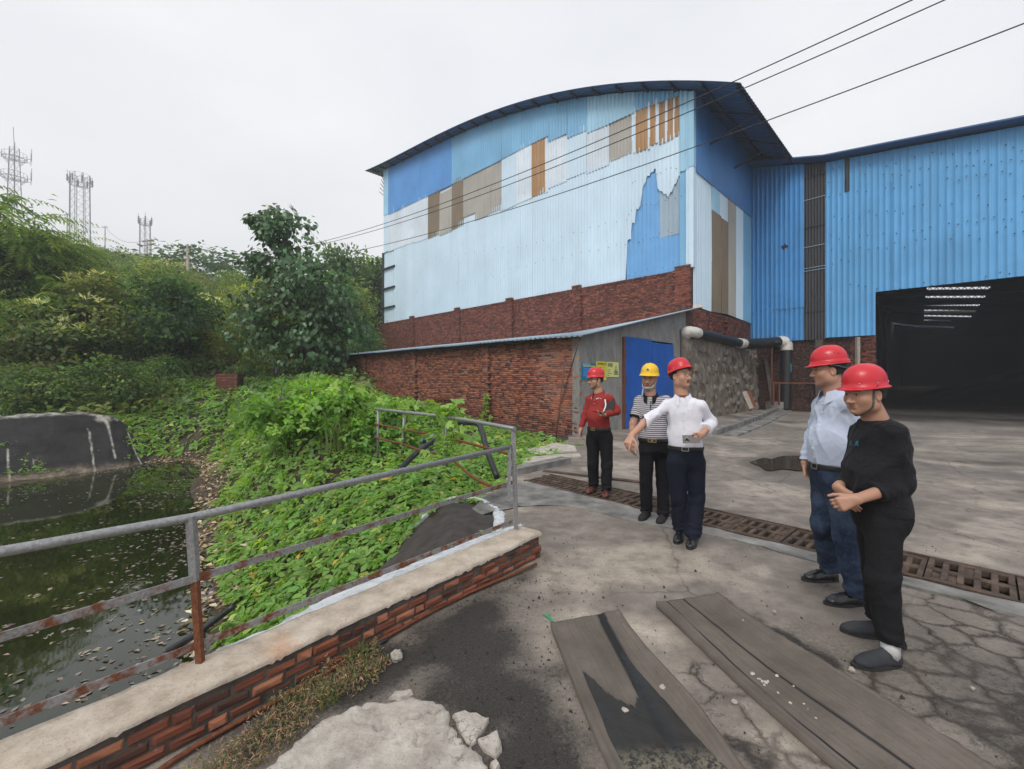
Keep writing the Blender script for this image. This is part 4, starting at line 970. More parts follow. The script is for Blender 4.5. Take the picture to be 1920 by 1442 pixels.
mt_teal = flat('teal_print', lin(18, 120, 130)); mt_blue = flat('blue_print', lin(20, 110, 190)); mt_yel = flat('yellow_print', lin(222, 210, 60)); mt_pale = flat('pale_yellow_print', lin(216, 220, 140)); mt_ink = flat('black_ink', lin(40, 42, 38)); mt_tan = flat('tan_print', lin(215, 175, 90)); mt_sky = flat('light_blue_print', lin(120, 190, 235)); mt_wh = flat('white_print', lin(235, 238, 240))
e, s0, s1, zb_, zt_ = board(1090.4, 1116.5, 681, 713, mt_teal, 'notice_board', 'teal and blue notice board behind the red helmeted man in the red shirt')
hgt = zt_ - zb_; wdt = s1 - s0
strip(e, s0 + .03, s1 - .03, zb_ + .16 * hgt, zb_ + .84 * hgt, mt_blue, 'printed_panel', .0375); strip(e, s0 + .06, s1 - .05, zb_ + .80 * hgt, zb_ + .86 * hgt, mt_yel, n=.041)
strip(e, s0 + .03, s0 + .6 * wdt, zb_ + .9 * hgt, zb_ + .97 * hgt, mt_sky, n=.041)
for q in range(6): strip(e, s0 + .07, s0 + wdt * (.55 + .3 * RNG.random()), zb_ + (.24 + q * .09) * hgt, zb_ + (.26 + q * .09) * hgt, mt_sky, n=.041)
e, s0, s1, zb_, zt_ = board(1117.8, 1136.5, 678, 713, mt_yel, 'notice_poster', 'narrow bright yellow notice with a black heading, middle of the three on the concrete wall')
hgt = zt_ - zb_; wdt = s1 - s0
text(e, SIDE, s0 + wdt * .1, zt_ - .15 * hgt, .038, '危险废物信息公开', wdt * .115, mt_ink)
strip(e, s0 + .02, s1 - .02, zt_ - .185 * hgt, zt_ - .175 * hgt, mt_ink)
for q, zq in enumerate((.68, .55, .45, .31)):
    strip(e, s0 + .62 * wdt, s0 + .88 * wdt, zb_ + zq * hgt, zb_ + (zq + .05) * hgt, mt_tan); strip(e, s0 + .1 * wdt, s0 + .5 * wdt, zb_ + zq * hgt, zb_ + (zq + .012) * hgt, mt_ink)
e, s0, s1, zb_, zt_ = board(1137.2, 1159.7, 679, 707, mt_pale, 'warning_poster', 'pale yellow warning notice with a black triangle next to the blue door')
hgt = zt_ - zb_; wdt = s1 - s0
text(e, SIDE, s0 + wdt * .08, zt_ - .2 * hgt, .038, '危险废物', wdt * .10, mt_ink); text(e, SIDE, s0 + wdt * .08, zt_ - .32 * hgt, .038, '贮存设施', wdt * .10, mt_ink)
for q in range(4): strip(e, s0 + .04, s0 + wdt * (.2, .45, .25, .32)[q], zb_ + (.1 + q * .12) * hgt, zb_ + (.125 + q * .12) * hgt, mt_ink)
mb = MB(); tri = [(.60, .28), (.93, .28), (.765, .80)]
def tri_ring(k0, k1, n):
    c = np.mean(tri, 0); P = [SIDE(s0 + (c[0] + (p[0] - c[0]) * k) * wdt, zb_ + (c[1] + (p[1] - c[1]) * k) * hgt, n) for k in (k0, k1) for p in tri]
    mb.add(P, [(0, 1, 4, 3), (1, 2, 5, 4), (2, 0, 3, 5)])
tri_ring(1.0, .74, .039); c = np.mean(tri, 0)
mb.add([SIDE(s0 + x_ * wdt, zb_ + y_ * hgt, .0395) for x_, y_ in ((.70, .36), (.80, .34), (.86, .37), (.78, .44), (.74, .52), (.72, .44))], [tuple(range(6))]); mb.build('triangle_symbol', mt_ink, e)
text(e, SIDE, s0 + wdt * .6, zb_ + .15 * hgt, .038, '危险废物', wdt * .085, mt_ink)
s0, zt_ = SIDE.hit(1261.0, 669.5, .03); s1 = SIDE.a(1273.5); zb_ = SIDE.hit(1262, 690)[1]
e = empty('door_sign', SIDE((s0 + s1) / 2, zb_, .03), 'small teal sign with white characters right of the blue door', 'sign')
mb = MB(); mb.box(SIDE((s0 + s1) / 2, (zb_ + zt_) / 2, .03), (s1 - s0, .012, zt_ - zb_), np.stack([W, -U, Z], 1)); mb.build('panel', mt_teal, e)
text(e, SIDE, s0 + .03, zb_ + .08, .038, '危废', .22, mt_wh)
# roof sheets of the outbuilding
for k in range(23):
    a0 = -.4 + k * .88; a1 = a0 + .9
    S, D = profile(a0, a1, .19); V = []; bs = (-.38, 2.4, 5.0, 7.45); dz = RNG.uniform(-.008, .008)
    for b in bs:
        for s, d in zip(S, D): V.append(AB(s, b, lz(b, s) + .035 + dz + .03 * d))
    m = len(S); V = np.array(V); V = np.concatenate([V, V - np.array((0, 0, .012))])
    i = np.arange(len(bs) - 1)[:, None] * m + np.arange(m - 1)[None, :]; Fq = np.stack([i, i + 1, i + 1 + m, i + m], -1).reshape(-1, 4); q = np.arange(m - 1); nb = len(bs) * m
    r1 = np.arange(len(bs) - 1) * m
    edge = np.concatenate([np.stack([q, q + nb, q + nb + 1, q + 1], -1), np.stack([r1, r1 + m, r1 + m + nb, r1 + nb], -1)])
    link(np_mesh('roof_sheet', V - wloc(outb), np.concatenate([Fq[:, ::-1], Fq + nb, edge]), M['shed_roof']), 'roof_sheet', outb, None, wloc(outb))
for b in (-.2, 2.4, 5.0):
    mb = MB(); mb.bar(AB(1.5, b, lz(b, 5) - .03), AB(AE, b, lz(b, 9) - .03), .06, .08); mb.build('purlin', M['steel_dark'], outb)
mb = MB(); mb.box(SIDE(7.2, 4.42, .4), (.16, .3, .13), np.stack([W, -U, Z], 1)); mb.ball(SIDE(7.2, 4.4, .55), .055)
tag(mb.build('security_camera', M['white_pipe'], None), 'small white camera at the upper end of the outbuilding roof', 'camera')
# loose cable down the wall corner and a drop wire
mb = MB(); mb.tube(bezier([SIDE(.02, 2.75, .05), OUT(.25, 1.9, .04), OUT(.55, 1.0, .06), OUT(.7, .3, .12)], 6), .012, 5)
tag(mb.build('drooping_wire', M['cable'], None), 'thin black wire hanging down the outbuilding corner', 'wire')
mb = MB(); mb.tube(bezier([SIDE(6.45, 3.5, .05), SIDE(6.5, 2.6, .04), SIDE(6.42, 1.5, .05)], 5), .014, 5); mb.tube(bezier([SIDE(6.85, 3.4, .07), SIDE(6.8, 2.8, .06), SIDE(6.95, 2.2, .08)], 5), .01, 5)
tag(mb.build('conduit_wire', M['cable'], None), 'black wires running down the concrete wall beside the stone wall', 'wire')

# ================================================================== rubble stone wall
sw = empty('stone_wall', AB(-.15, 6.95), 'rough rubble stone wall behind the man in the white shirt', 'wall')
SW = Plane(AB(-.35, 0), W, -U); SA, SB = 6.55, 15.6 - .6
sb_t = SW.hit(1440, 662)[0]; SB = sb_t
stop = lambda s: float(np.interp(s, [SA, SB], [3.32, 2.95])) + .06 * math.sin(s * 5) + .04 * math.sin(s * 13)
x, y, f = grid_mesh(np.linspace(SA, SB, 150), np.linspace(0, 1, 70))
zt = np.array([stop(s) for s in x]); z = -.05 + y * (zt + .05)
nz = (fbm(x * 1.6, z * 1.1, 81, 5) - .5) * .22 + (fbm(x * 6, z * 3, 82, 4) - .5) * .10
V = SW(x, z, nz - .04 * z); bk_ = SW(x, z, np.full_like(x, -.45))
n = len(x); nx = 150
rim = []
for k in range(nx - 1): rim.append((n - nx + k, n - nx + k + 1, 2 * n - nx + k + 1, 2 * n - nx + k))
for k in range(69): rim += [(k * nx, (k + 1) * nx, n + (k + 1) * nx, n + k * nx), ((k + 1) * nx - 1, n + (k + 1) * nx - 1, n + (k + 2) * nx - 1, (k + 2) * nx - 1)]
link(np_mesh('wall_body', np.concatenate([V, bk_]) - wloc(sw), np.concatenate([f, f[:, ::-1] + n, np.array(rim)]), M['stone'], True, np.stack([np.r_[fbm(x * 2, z * 2, 83), x * 0], np.r_[x * 0, x * 0], np.r_[x * 0, x * 0]], 1)), 'wall_body', sw, None, wloc(sw))
rg = np.random.default_rng(5)
vari = []
for q in range(9):
    mb = MB(); k = 7; P = []
    ang = np.sort(rg.uniform(0, 2 * math.pi, k)); 
    for lay, (rr, nn_) in enumerate(((1.0, -.1), (.92, .05), (.6, .085))):
        for t_ in ang: P.append(SW.d * (math.cos(t_) * rr * .17 * rg.uniform(.8, 1.1)) + Z * (math.sin(t_) * rr * .23 * rg.uniform(.8, 1.1)) + SW.n * (nn_ + rg.normal(0, .012)))
    fs = [tuple(range(2 * k, 3 * k))]
    for l_ in range(2):
        for i in range(k): j = (i + 1) % k; fs.append((l_ * k + i, l_ * k + j, (l_ + 1) * k + j, (l_ + 1) * k + i))
    mb.curc = (rg.random(), 0, 0); mb.add(P, fs); mb.cursm = True; vari.append(mb.mesh('stone', M['stone']))
for r_i in range(9):
    for c_i in range(24):
        s = SA + .2 + (c_i + .5 * (r_i % 2) + rg.uniform(-.25, .25)) * (SB - SA - .3) / 24; z = .12 + (r_i + rg.uniform(-.3, .3)) * .37
        if s < SB - .1 and z < stop(s) - .1 and rg.random() < .8:
            o = link(vari[int(rg.integers(9))], 'stone', sw, None, SW(s, z, -.04 * z + rg.uniform(-.05, .02)))
            o.scale = (rg.uniform(.7, 1.3),) * 2 + (rg.uniform(.7, 1.3),)
# kerb along the foot of the stone wall, plinths of the pipe
kp = [gnd(1335, 815), gnd(1400, 793), gnd(1440, 776), gnd(1462, 767)]
mb = MB()
P = bezier(kp, 5)
for p, q in zip(P[:-1], P[1:]): mb.bar(p + Z * .05, q + Z * .05, .28, .2)
tag(mb.build('kerb', M['cement_blue'], None), 'low grey kerb along the foot of the rubble stone wall', 'kerb')
mb = MB()
Q = [p + np.array((.35, -.35, 0)) * 1.0 for p in P]
for p, q in zip(Q[:-1], Q[1:]): mb.bar(p + Z * .012, q + Z * .012, .34, .05)
tag(mb.build('gutter_strip', M['cement_blue'], None), 'pale cement gutter strip in front of the low kerb', 'kerb')
# ------------------------------------------------------------------ plants
def nrm(v): return v / (np.linalg.norm(v, axis=-1, keepdims=True) + 1e-9)
LEAF = (np.array([(0, 0, 0), (.5, -.27, .07), (1, 0, -.10), (.5, .27, .07)]), np.array([(0, 1, 2), (0, 2, 3)]))
NARROW = (np.array([(0, 0, 0), (.5, -.10, .04), (1, 0, -.16), (.5, .10, .04)]), np.array([(0, 1, 2), (0, 2, 3)]))
HEART = (np.array([(0, 0, 0), (.12, -.34, .03), (.55, -.36, .02), (1, 0, -.22), (.55, .36, .02), (.12, .34, .03), (.5, 0, -.06)]), np.array([(0, 1, 6), (1, 2, 6), (2, 3, 6), (3, 4, 6), (4, 5, 6), (5, 0, 6)]))
def rotz_leaf(V, a, s=1.0): c, q = math.cos(a), math.sin(a); return np.stack([(V[:, 0] * c - V[:, 1] * q) * s, (V[:, 0] * q + V[:, 1] * c) * s, V[:, 2] * s], 1)
_l5 = (np.array([(0, 0, 0), (.38, -.28, .05), (.72, -.20, .03), (1, 0, -.09), (.72, .20, .03), (.38, .28, .05), (.5, 0, -.03)]), np.array([(0, 1, 6), (1, 2, 6), (2, 3, 6), (3, 4, 6), (4, 5, 6), (5, 0, 6)]))
TRI = (np.concatenate([rotz_leaf(_l5[0], 0, 1.0) + (.1, 0, 0), rotz_leaf(_l5[0], 1.5, .8) + (.05, .03, 0), rotz_leaf(_l5[0], -1.5, .8) + (.05, -.03, 0)]), np.concatenate([_l5[1], _l5[1] + 7, _l5[1] + 14]))
TRI2 = (np.concatenate([rotz_leaf(LEAF[0], 0), rotz_leaf(LEAF[0], 1.4, .85), rotz_leaf(LEAF[0], -1.4, .85)]), np.concatenate([LEAF[1], LEAF[1] + 4, LEAF[1] + 8]))
GREEN = np.array((2.2, 2.15, 2.75))
def scatter(pos, d, n, size, col, proto, rg, cvar=.18):
    """leaf meshes at pos, pointing along d with face normal n"""
    d = nrm(d); z = nrm(n - d * (n * d).sum(1, keepdims=True)); y = np.cross(z, d)
    P, Fc = proto; k = len(P); N = len(pos); size = np.broadcast_to(np.asarray(size, float), (N,))
    V = pos[:, None, :] + size[:, None, None] * (P[None, :, 0:1] * d[:, None, :] + P[None, :, 1:2] * y[:, None, :] + P[None, :, 2:3] * z[:, None, :])
    Fq = (Fc[None] + (np.arange(N) * k)[:, None, None]).reshape(-1, 3)
    c = np.asarray(col, float) * np.ones((N, 3)); c = np.clip(c * rg.normal(1, cvar, (N, 1)) * rg.normal(1, .06, (N, 3)), .004, .9)
    return V.reshape(-1, 3), Fq, np.repeat(np.clip(c * GREEN, 0, .85), k, 0)
def merge(parts):
    V = []; Fq = []; C = []; b = 0
    for v, f, c in parts: V.append(v); Fq.append(f + b); C.append(c); b += len(v)
    return np.concatenate(V), np.concatenate(Fq), np.concatenate(C)
def rdir(rg, n): return nrm(rg.normal(0, 1, (n, 3)))

def crown(lobes, nleaf, size, cols, rg, proto=LEAF, clusters=14, droop=.5, spread=.34, shell=(.45, 1.05), tops=None, flat=.0):
    """lobes: (centre, radius) ; leaves gathered in clumps over and inside the lobes"""
    lobes = [(np.array(c, float), np.array(r, float) * np.ones(3)) for c, r in lobes]
    wt = np.array([np.prod(r) ** (2 / 3) for _, r in lobes]); wt /= wt.sum(); parts = []
    for (c, r), wk in zip(lobes, wt):
        m = max(3, int(clusters * max(.5, wk * len(lobes)))); cd_ = rdir(rg, m); cd_[:, 2] = cd_[:, 2] * .8 + .12
        cr_ = rg.uniform(shell[0], shell[1], (m, 1)) ** .6; cc = c + cd_ * r * cr_
        n = int(nleaf * wk); k = rg.integers(0, m, n); off = rg.normal(0, spread, (n, 3)) * r
        p = cc[k] + off * (1, 1, .7); out = nrm((p - c) / r)
        d = nrm(out * .7 + rg.normal(0, .7, (n, 3)) + (0, 0, -droop)); nn_ = nrm(rg.normal(0, .55, (n, 3)) + (0, 0, 1.0) + out * .5)
        cl = np.array(cols)[rg.integers(0, len(cols), m)] * rg.normal(1, .14, (m, 1))
        parts.append(scatter(p, d, nn_, size * rg.uniform(.65, 1.25, n), cl[k], proto, rg))
    if tops:
        tc, tn, ts = tops
        for (c, r) in lobes:
            if c[2] + r[2] < max(q[0][2] + q[1][2] for q in lobes) * .62: continue
            m = tn; dd = rdir(rg, m); dd[:, 2] = np.abs(dd[:, 2]) + .5; dd = nrm(dd); p0 = c + dd * r * rg.uniform(.9, 1.12, (m, 1))
            k = np.repeat(np.arange(m), 9); q = rdir(rg, len(k)); q[:, 2] = np.abs(q[:, 2]) + .3
            parts.append(scatter(p0[k] + rg.normal(0, .06, (len(k), 3)), q, rdir(rg, len(k)), ts * rg.uniform(.6, 1.2, len(k)), tc, NARROW, rg))
    return merge(parts)
def fronds(base_lobes, nf, nl, L, lsize, cols, rg, droop=1.0):
    """compound feathery leaves: arching stalks with leaflets on both sides"""
    P = []; D = []; Nn = []; S = []; C = []
    for _ in range(nf):
        c, r = base_lobes[rg.integers(len(base_lobes))]; r = np.array(r) * np.ones(3); dd = rdir(rg, 1)[0]; dd[2] = abs(dd[2]) * .8 - .1
        p = np.array(c) + dd * r * rg.uniform(.35, 1.0); v = nrm(np.array([dd[0], dd[1], .25 + .3 * rg.random()]) + rg.normal(0, .3, 3)); col = np.array(cols[rg.integers(len(cols))]) * rg.normal(1, .15)
        step = L / nl * rg.uniform(.7, 1.2)
        for i in range(nl):
            p = p + v * step; v = nrm(v + np.array((0, 0, -droop * 1.6 / nl))); side = nrm(np.cross(v, (0, 0, 1.0)))
            for sg in (-1, 1):
                P.append(p.copy()); D.append(side * sg + v * .35 + np.array((0, 0, -.35))); Nn.append((0, 0, 1.0) + rg.normal(0, .2, 3)); S.append(lsize * (1 - .45 * abs(i / nl - .35))); C.append(col)
    return scatter(np.array(P), np.array(D), np.array(Nn), np.array(S), np.array(C), NARROW, rg, .12)
def trunk_mesh(name, paths, mat):
    mb = MB()
    for pts, r0, r1 in paths:
        P = bezier(pts, 4); mb.tube(P, list(np.linspace(r0, r1, len(P))), 7)
    return mb.mesh(name, mat)
def leaf_mesh(name, parts, mat): V, Fq, C = parts; return np_mesh(name, V, Fq, mat, False, C)

OLIVE = [(.085, .105, .026), (.065, .085, .022), (.105, .115, .034), (.05, .07, .02)]
MIDG = [(.055, .095, .024), (.04, .075, .02), (.075, .115, .03), (.03, .055, .018)]
DARKG = [(.028, .056, .018), (.02, .042, .016), (.04, .068, .022)]
LITE = [(.13, .165, .045), (.10, .14, .036), (.16, .175, .06)]
YELL = [(.34, .31, .12), (.40, .36, .17)]
FEATH = [(.075, .115, .028), (.055, .09, .024), (.10, .135, .036), (.05, .075, .024)]
rg = np.random.default_rng(21)
KIND = {}
def rand_lobes(n, H, Wd, rg, low=.25):
    out = []
    for i in range(n):
        q = i / max(1, n - 1); zc = H * (low + (.86 - low) * q); wr = Wd * (1 - .75 * abs(q - .35)); a = rg.uniform(0, 6.28); rr = wr * rg.uniform(.1, .62)
        out.append(((math.cos(a) * rr, math.sin(a) * rr, zc), np.array((1, 1, .75)) * Wd * rg.uniform(.36, .58) * (1.0 - .3 * q)))
    return out
def kind(name, cols, H, Wd, nl, size, proto=LEAF, tops=None, fr=None, n=9, seed=0, bark='bark_dark', low=.25, droop=.5, lite=None):
    r_ = np.random.default_rng(seed); lb = rand_lobes(n, H, Wd, r_, low)
    part = [crown(lb, nl, size, cols, r_, proto, tops=tops, droop=droop)]
    if fr: part.append(fronds(lb, *fr, r_))
    V_, F_, C_ = merge(part); cm = leaf_mesh('crown', (V_, F_, np.clip(C_ * np.array((1.15, 1.15, 1.2)), 0, .8)), M['tree_leaf'])
    tp_ = [([(0, 0, -.6), (r_.normal(0, .1), r_.normal(0, .1), H * .35), (r_.normal(0, .25), r_.normal(0, .25), H * .8)], H * .022, H * .007)]
    for c, r in lb[1:7]: tp_.append(([(0, 0, H * r_.uniform(.08, .35)), (c[0] * .5, c[1] * .5, c[2] * .72), c], H * .011, H * .003))
    KIND[name] = (cm, trunk_mesh('trunk', tp_, M[bark]))
for s_ in range(3):
    kind(f'olive{s_}', OLIVE + MIDG[:2], 6, 2.7, 5200, .26, n=10, seed=30 + s_)
    kind(f'mid{s_}', MIDG + OLIVE[:1], 6, 2.8, 5200, .27, n=10, seed=40 + s_)
for s_ in range(2):
    kind(f'flower{s_}', OLIVE + MIDG[:2], 5.5, 2.6, 4600, .25, n=9, seed=50 + s_, tops=((.36, .34, .15), 5, .32))
    kind(f'feather{s_}', FEATH, 6.5, 2.6, 1200, .2, n=9, seed=60 + s_, fr=(330, 13, 1.5, .26, FEATH), droop=.8)
    kind(f'lite{s_}', LITE + OLIVE[:2], 5, 2.3, 4200, .26, NARROW, n=8, seed=70 + s_, droop=-.2, low=.15)
kind('dark0', DARKG + MIDG[:1], 6, 2.8, 5200, .27, n=10, seed=80); kind('dark1', DARKG, 5, 3.0, 5000, .26, n=10, seed=81)
kind('rusty', [(.11, .075, .035), (.085, .07, .03), (.13, .08, .04)], 5, 2.6, 4200, .26, n=9, seed=82)
kind('scrub', MIDG + OLIVE[:2] + LITE[:1], 2.6, 1.9, 3000, .17, n=7, seed=83, low=.1)
def tree(kd, x, y, H, label, name='tree', cat='tree', group=None, zoff=-.15, rot=None, wide=1.0):
    cm, tm = KIND[kd]; h0 = {'scrub': 2.6}.get(kd, 6.5 if kd.startswith('feather') else 5.5 if kd.startswith('flower') else 5 if kd[:4] in ('lite', 'rust') or kd == 'dark1' else 6)
    e = empty(name, (x, y, float(height(x, y)) + zoff), label, cat, group)
    s = H / h0; e.scale = (s * wide, s * wide, s); e.rotation_euler.z = rg.uniform(0, 6.28) if rot is None else rot
    for me, nm in ((cm, 'crown'), (tm, 'trunk')):
        o = bpy.data.objects.new(nm, me); COL.objects.link(o); o.parent = e
    return e
# single trees that one can point at
def tp_at(px, Y): return (px - CX) / F * Y, Y
def single(kd, px, Y, py_top, label, name='tree', wide=1.0, grp=None, cat='tree'):
    x, y = tp_at(px, Y); zt = CH - (py_top - HY) / F * Y; h = float(height(x, y)); return tree(kd, x, y, max(1.2, zt - h + .15), label, name, cat, grp, wide=wide)
single('feather0', 20, 19.5, 372, 'tall feathery leaved tree at the left edge under the tallest telecom tower', 'feathery_tree', 1.15)
single('feather1', -75, 19, 330, 'feathery leaved tree cut off by the left edge of the picture', 'feathery_tree', 1.2)
single('feather1', 118, 21.5, 438, 'lower feathery tree just right of the tall one at the left edge', 'feathery_tree', 1.1)
single('flower0', 60, 17.8, 560, 'bushy tree with yellowed drooping leaf tips above the black pond bank', 'flowering_tree', 1.25)
single('flower1', 195, 20.5, 505, 'olive tree with pale yellow tips behind the end of the black bank', 'flowering_tree', 1.2)
single('olive1', 160, 24, 500, 'thin stemmed olive tree behind the yellow tipped bushes', 'tree', 1.1)
single('flower0', 300, 24, 530, 'pale flowering tree in the middle of the slope right of the bank', 'flowering_tree', 1.25)
single('flower1', 375, 26, 545, 'olive tree with creamy flower sprays left of the big broad leaved tree', 'flowering_tree', 1.15)
single('mid1', 250, 21, 590, 'dark stemmed bushy tree over the far corner of the pond', 'tree', 1.15)
single('lite0', 415, 29, 585, 'light green reedy shrub left of the big broad leaved tree', 'reedy_shrub', 1.1, None, 'shrub')
single('lite1', 440, 36, 520, 'light green reedy shrub behind the crown of the big broad leaved tree', 'reedy_shrub', 1.2, None, 'shrub')
single('mid2', 432, 40, 500, 'small round crowned tree poking up left of the big broad leaved tree', 'tree', .8)
single('dark1', 362, 62, 470, 'large round dark tree on the ridge behind the tall utility pole', 'tree', 1.9)
single('rusty', 372, 52, 515, 'reddish brown withered shrub below the dark round ridge tree', 'withered_shrub', 1.1, None, 'shrub')
single('dark0', 638, 38, 447, 'vine smothered round headed tree rising between the big tree and the hall', 'tree', .62)
single('mid0', 612, 33, 495, 'green tree just right of the top of the big broad leaved tree', 'tree', .9)
single('mid2', 672, 39, 488, 'green tree beside the left corner of the hall', 'tree', .8)
single('dark0', 705, 42, 480, 'dark tree rising directly beside the left edge of the hall', 'tree', 1.0)
single('mid1', 655, 45, 478, 'rounded tree seen between the vine smothered tree and the hall', 'tree', 1.1)
single('lite1', 680, 35, 535, 'light green reedy clump against the left corner of the hall', 'reedy_shrub', .9, None, 'shrub')
single('mid1', 700, 40, 560, 'dark bushy tree half hidden by the left corner of the hall', 'tree', .8)
single('dark0', 672, 30, 590, 'dark shrub behind the roof end of the brick outbuilding', 'shrub', .9, None, 'shrub')
single('mid0', 468, 21.5, 655, 'bush leaning over the end of the pond by the brick gate pier', 'shrub', .9, None, 'shrub')
single('scrub', 120, 16.9, 690, 'low leafy bush hanging over the rim of the black bank', 'shrub', 1.3, None, 'shrub')
single('scrub', 215, 17.4, 675, 'low leafy bush at the right end of the black bank', 'shrub', 1.2, None, 'shrub')
single('scrub', 20, 16.0, 705, 'low leafy bush at the left edge on the rim of the black bank', 'shrub', 1.3, None, 'shrub')
single('scrub', 305, 19.5, 668, 'leafy bush beyond the far corner of the pond', 'shrub', 1.3, None, 'shrub')
single('scrub', 345, 22.5, 655, 'leafy bush left of the small brick gate pier', 'shrub', 1.2, None, 'shrub')
# the wood on the slope
names = {'olive': 'olive green tree', 'mid': 'mid green tree', 'flower': 'yellow tipped tree', 'lite': 'light green tree', 'dark': 'dark green tree', 'feather': 'feathery tree'}
def where(x, y):
    px = CX + F * x / y
    c = 'under the tallest telecom tower' if px < 80 else 'under the middle telecom tower' if px < 205 else 'under the smallest telecom tower' if px < 310 else 'below the tall pale pole' if px < 430 else 'behind the big broad leaved tree'
    return ('low on the wooded slope ' if y < 28 else 'a third up the slope ' if y < 36 else 'halfway up the wooded slope ') + c
far_parts = []; far_kind = {}
for q, cols in enumerate((OLIVE + MIDG[:1], MIDG + OLIVE[:1], OLIVE + YELL[:1], LITE + OLIVE[:1], DARKG + MIDG[:1])):
    r_ = np.random.default_rng(90 + q); far_kind[q] = [crown(rand_lobes(8, 6, 2.9, r_), 3000, .30, cols, r_) for _ in range(2)]
Y = 23.0
while Y < 118:
    sp = 3.0 + Y * .045; x = -1.45 * Y
    while x < -.17 * Y:
        px_ = x + rg.uniform(-.4, .4) * sp; py_ = Y + rg.uniform(-.4, .4) * sp * 1.1; r = px_ / py_
        x += sp
        if px_ > -.40 * py_ - 1.0 and py_ < 48: continue
        a_ = (px_ - C0[0]) * U[0] + (py_ - C0[1]) * U[1]; b_ = (px_ - C0[0]) * W[0] + (py_ - C0[1]) * W[1]
        if a_ < 29 and b_ > 4: continue
        H = rg.uniform(3.6, 5.4) * (1 + Y / 260)
        if py_ > 46:
            V, Fq, Cc = far_kind[int(rg.choice(5, p=[.34, .27, .15, .12, .12]))][int(rg.integers(2))]; s_ = H / 6; an = rg.uniform(0, 6.28); c_, n_ = math.cos(an), math.sin(an)
            far_parts.append((np.stack([(V[:, 0] * c_ - V[:, 1] * n_) * s_ * 1.25 + px_, (V[:, 0] * n_ + V[:, 1] * c_) * s_ * 1.25 + py_, V[:, 2] * s_ + float(height(px_, py_)) - .2], 1), Fq, Cc * rg.normal(1, .14))); continue
        kd = ['olive0', 'olive1', 'olive2', 'mid0', 'mid1', 'mid2', 'flower0', 'flower1', 'lite0', 'lite1', 'feather0', 'dark0'][rg.choice(12, p=[.13, .13, .12, .1, .1, .08, .08, .07, .06, .05, .04, .04])]
        st = kd.rstrip('0123456789'); tree(kd, px_, py_, H, names[st] + ' ' + where(px_, py_), 'hillside_tree', 'tree', 'trees of the hillside wood', wide=1.2)
    Y += 3.6 + Y * .06
tag(link(leaf_mesh('ridge_wood', merge(far_parts), M['leaf']), 'ridge_wood', kind='stuff'), 'far wood on the upper slope and ridge under the telecom towers')
# undergrowth on the slope
rg = np.random.default_rng(5)
def sample(n, box, cond):
    out = np.zeros((0, 2))
    while len(out) < n:
        p = np.stack([rg.uniform(box[0], box[1], n * 2), rg.uniform(box[2], box[3], n * 2)], 1); out = np.concatenate([out, p[cond(p[:, 0], p[:, 1])]])
        if len(p[cond(p[:, 0], p[:, 1])]) == 0: break
    return out[:n]
ug = []
for (y0, y1, n, sz_) in ((15.5, 26, 11000, .30), (26, 48, 7000, .5), (48, 118, 6000, 1.0)):
    p = sample(n, (-1.5 * y1, -.1 * y0, y0, y1), lambda x, y: (x > -1.5 * y) & (x < -.30 * y - .3) & (sd_poly(x, y, POND) > 2.4) & ~((np.abs(x / y + .66) < .075) & (y < 21.2)) & (((x - C0[0]) * W[0] + (y - C0[1]) * W[1] < 3) | ((x - C0[0]) * U[0] + (y - C0[1]) * U[1] > 28)))
    z = height(p[:, 0], p[:, 1]) + rg.uniform(0, 1.1, n) * sz_ * 2.2
    cc = np.where(fbm(p[:, 0] * .4, p[:, 1] * .4, 9)[:, None] > .5, np.array(MIDG[0]), np.array(OLIVE[0])) * rg.normal(1, .2, (n, 1))
    ug.append(scatter(np.c_[p, z], rg.normal(0, 1, (n, 3)) + (0, 0, -.2), rg.normal(0, .5, (n, 3)) + (0, -.3, 1), sz_ * rg.uniform(.6, 1.3, n), cc, LEAF, rg))
tag(link(leaf_mesh('undergrowth', merge(ug), M['leaf']), 'undergrowth', kind='stuff'), 'leafy undergrowth filling the slope between the trees')

# the big broad leaved tree
rg = np.random.default_rng(77)
lob = [(525, 416, 34), (486, 418, 19), (506, 440, 24), (545, 452, 44), (572, 478, 40), (487, 494, 26), (528, 520, 56), (592, 528, 54), (634, 572, 48), (506, 586, 56), (562, 606, 74), (615, 622, 60), (486, 628, 44), (580, 664, 58), (652, 640, 36), (545, 560, 60)]
YT = 20.5; bx, by = tp_at(562, YT); bt_ = empty('broad_leaved_tree', (bx, by, float(height(bx, by)) - .1), 'big dark broad leaved tree with drooping leaves left of the hall', 'tree')
L3 = []
for px, py, r in lob:
    R_ = r / F * YT; L3.append((at(px, py, YT + rg.uniform(-.8, .8)), R_))
prt = [crown([(c, np.array((r, r * 1.05, r * .95))) for c, r in L3], 7600, .23, [q_ for q_ in DARKG] + [(.036, .078, .026), (.05, .098, .034)], rg, HEART, 15, 1.3, .24, (.5, 1.0))]
for c, r in L3[:3]:
    n = 60; dd = rdir(rg, n); dd[:, 2] = np.abs(dd[:, 2]) * .9
    prt.append(scatter(c + nrm(dd) * r * rg.uniform(.6, 1.15, (n, 1)), dd * (1, 1, .2) + (0, 0, -.55), dd + (0, 0, .8), .30 * rg.uniform(.8, 1.2, n), DARKG[0], HEART, rg))
V, Fq, Cc = merge(prt); link(np_mesh('crown', V - wloc(bt_), Fq, M['leaf_gloss'], False, Cc), 'crown', bt_, None, wloc(bt_))
base = wloc(bt_); paths = [([base, base + (.1, 0, 2.2), at(560, 560, YT), at(540, 470, YT), at(525, 415, YT)], .17, .03)]
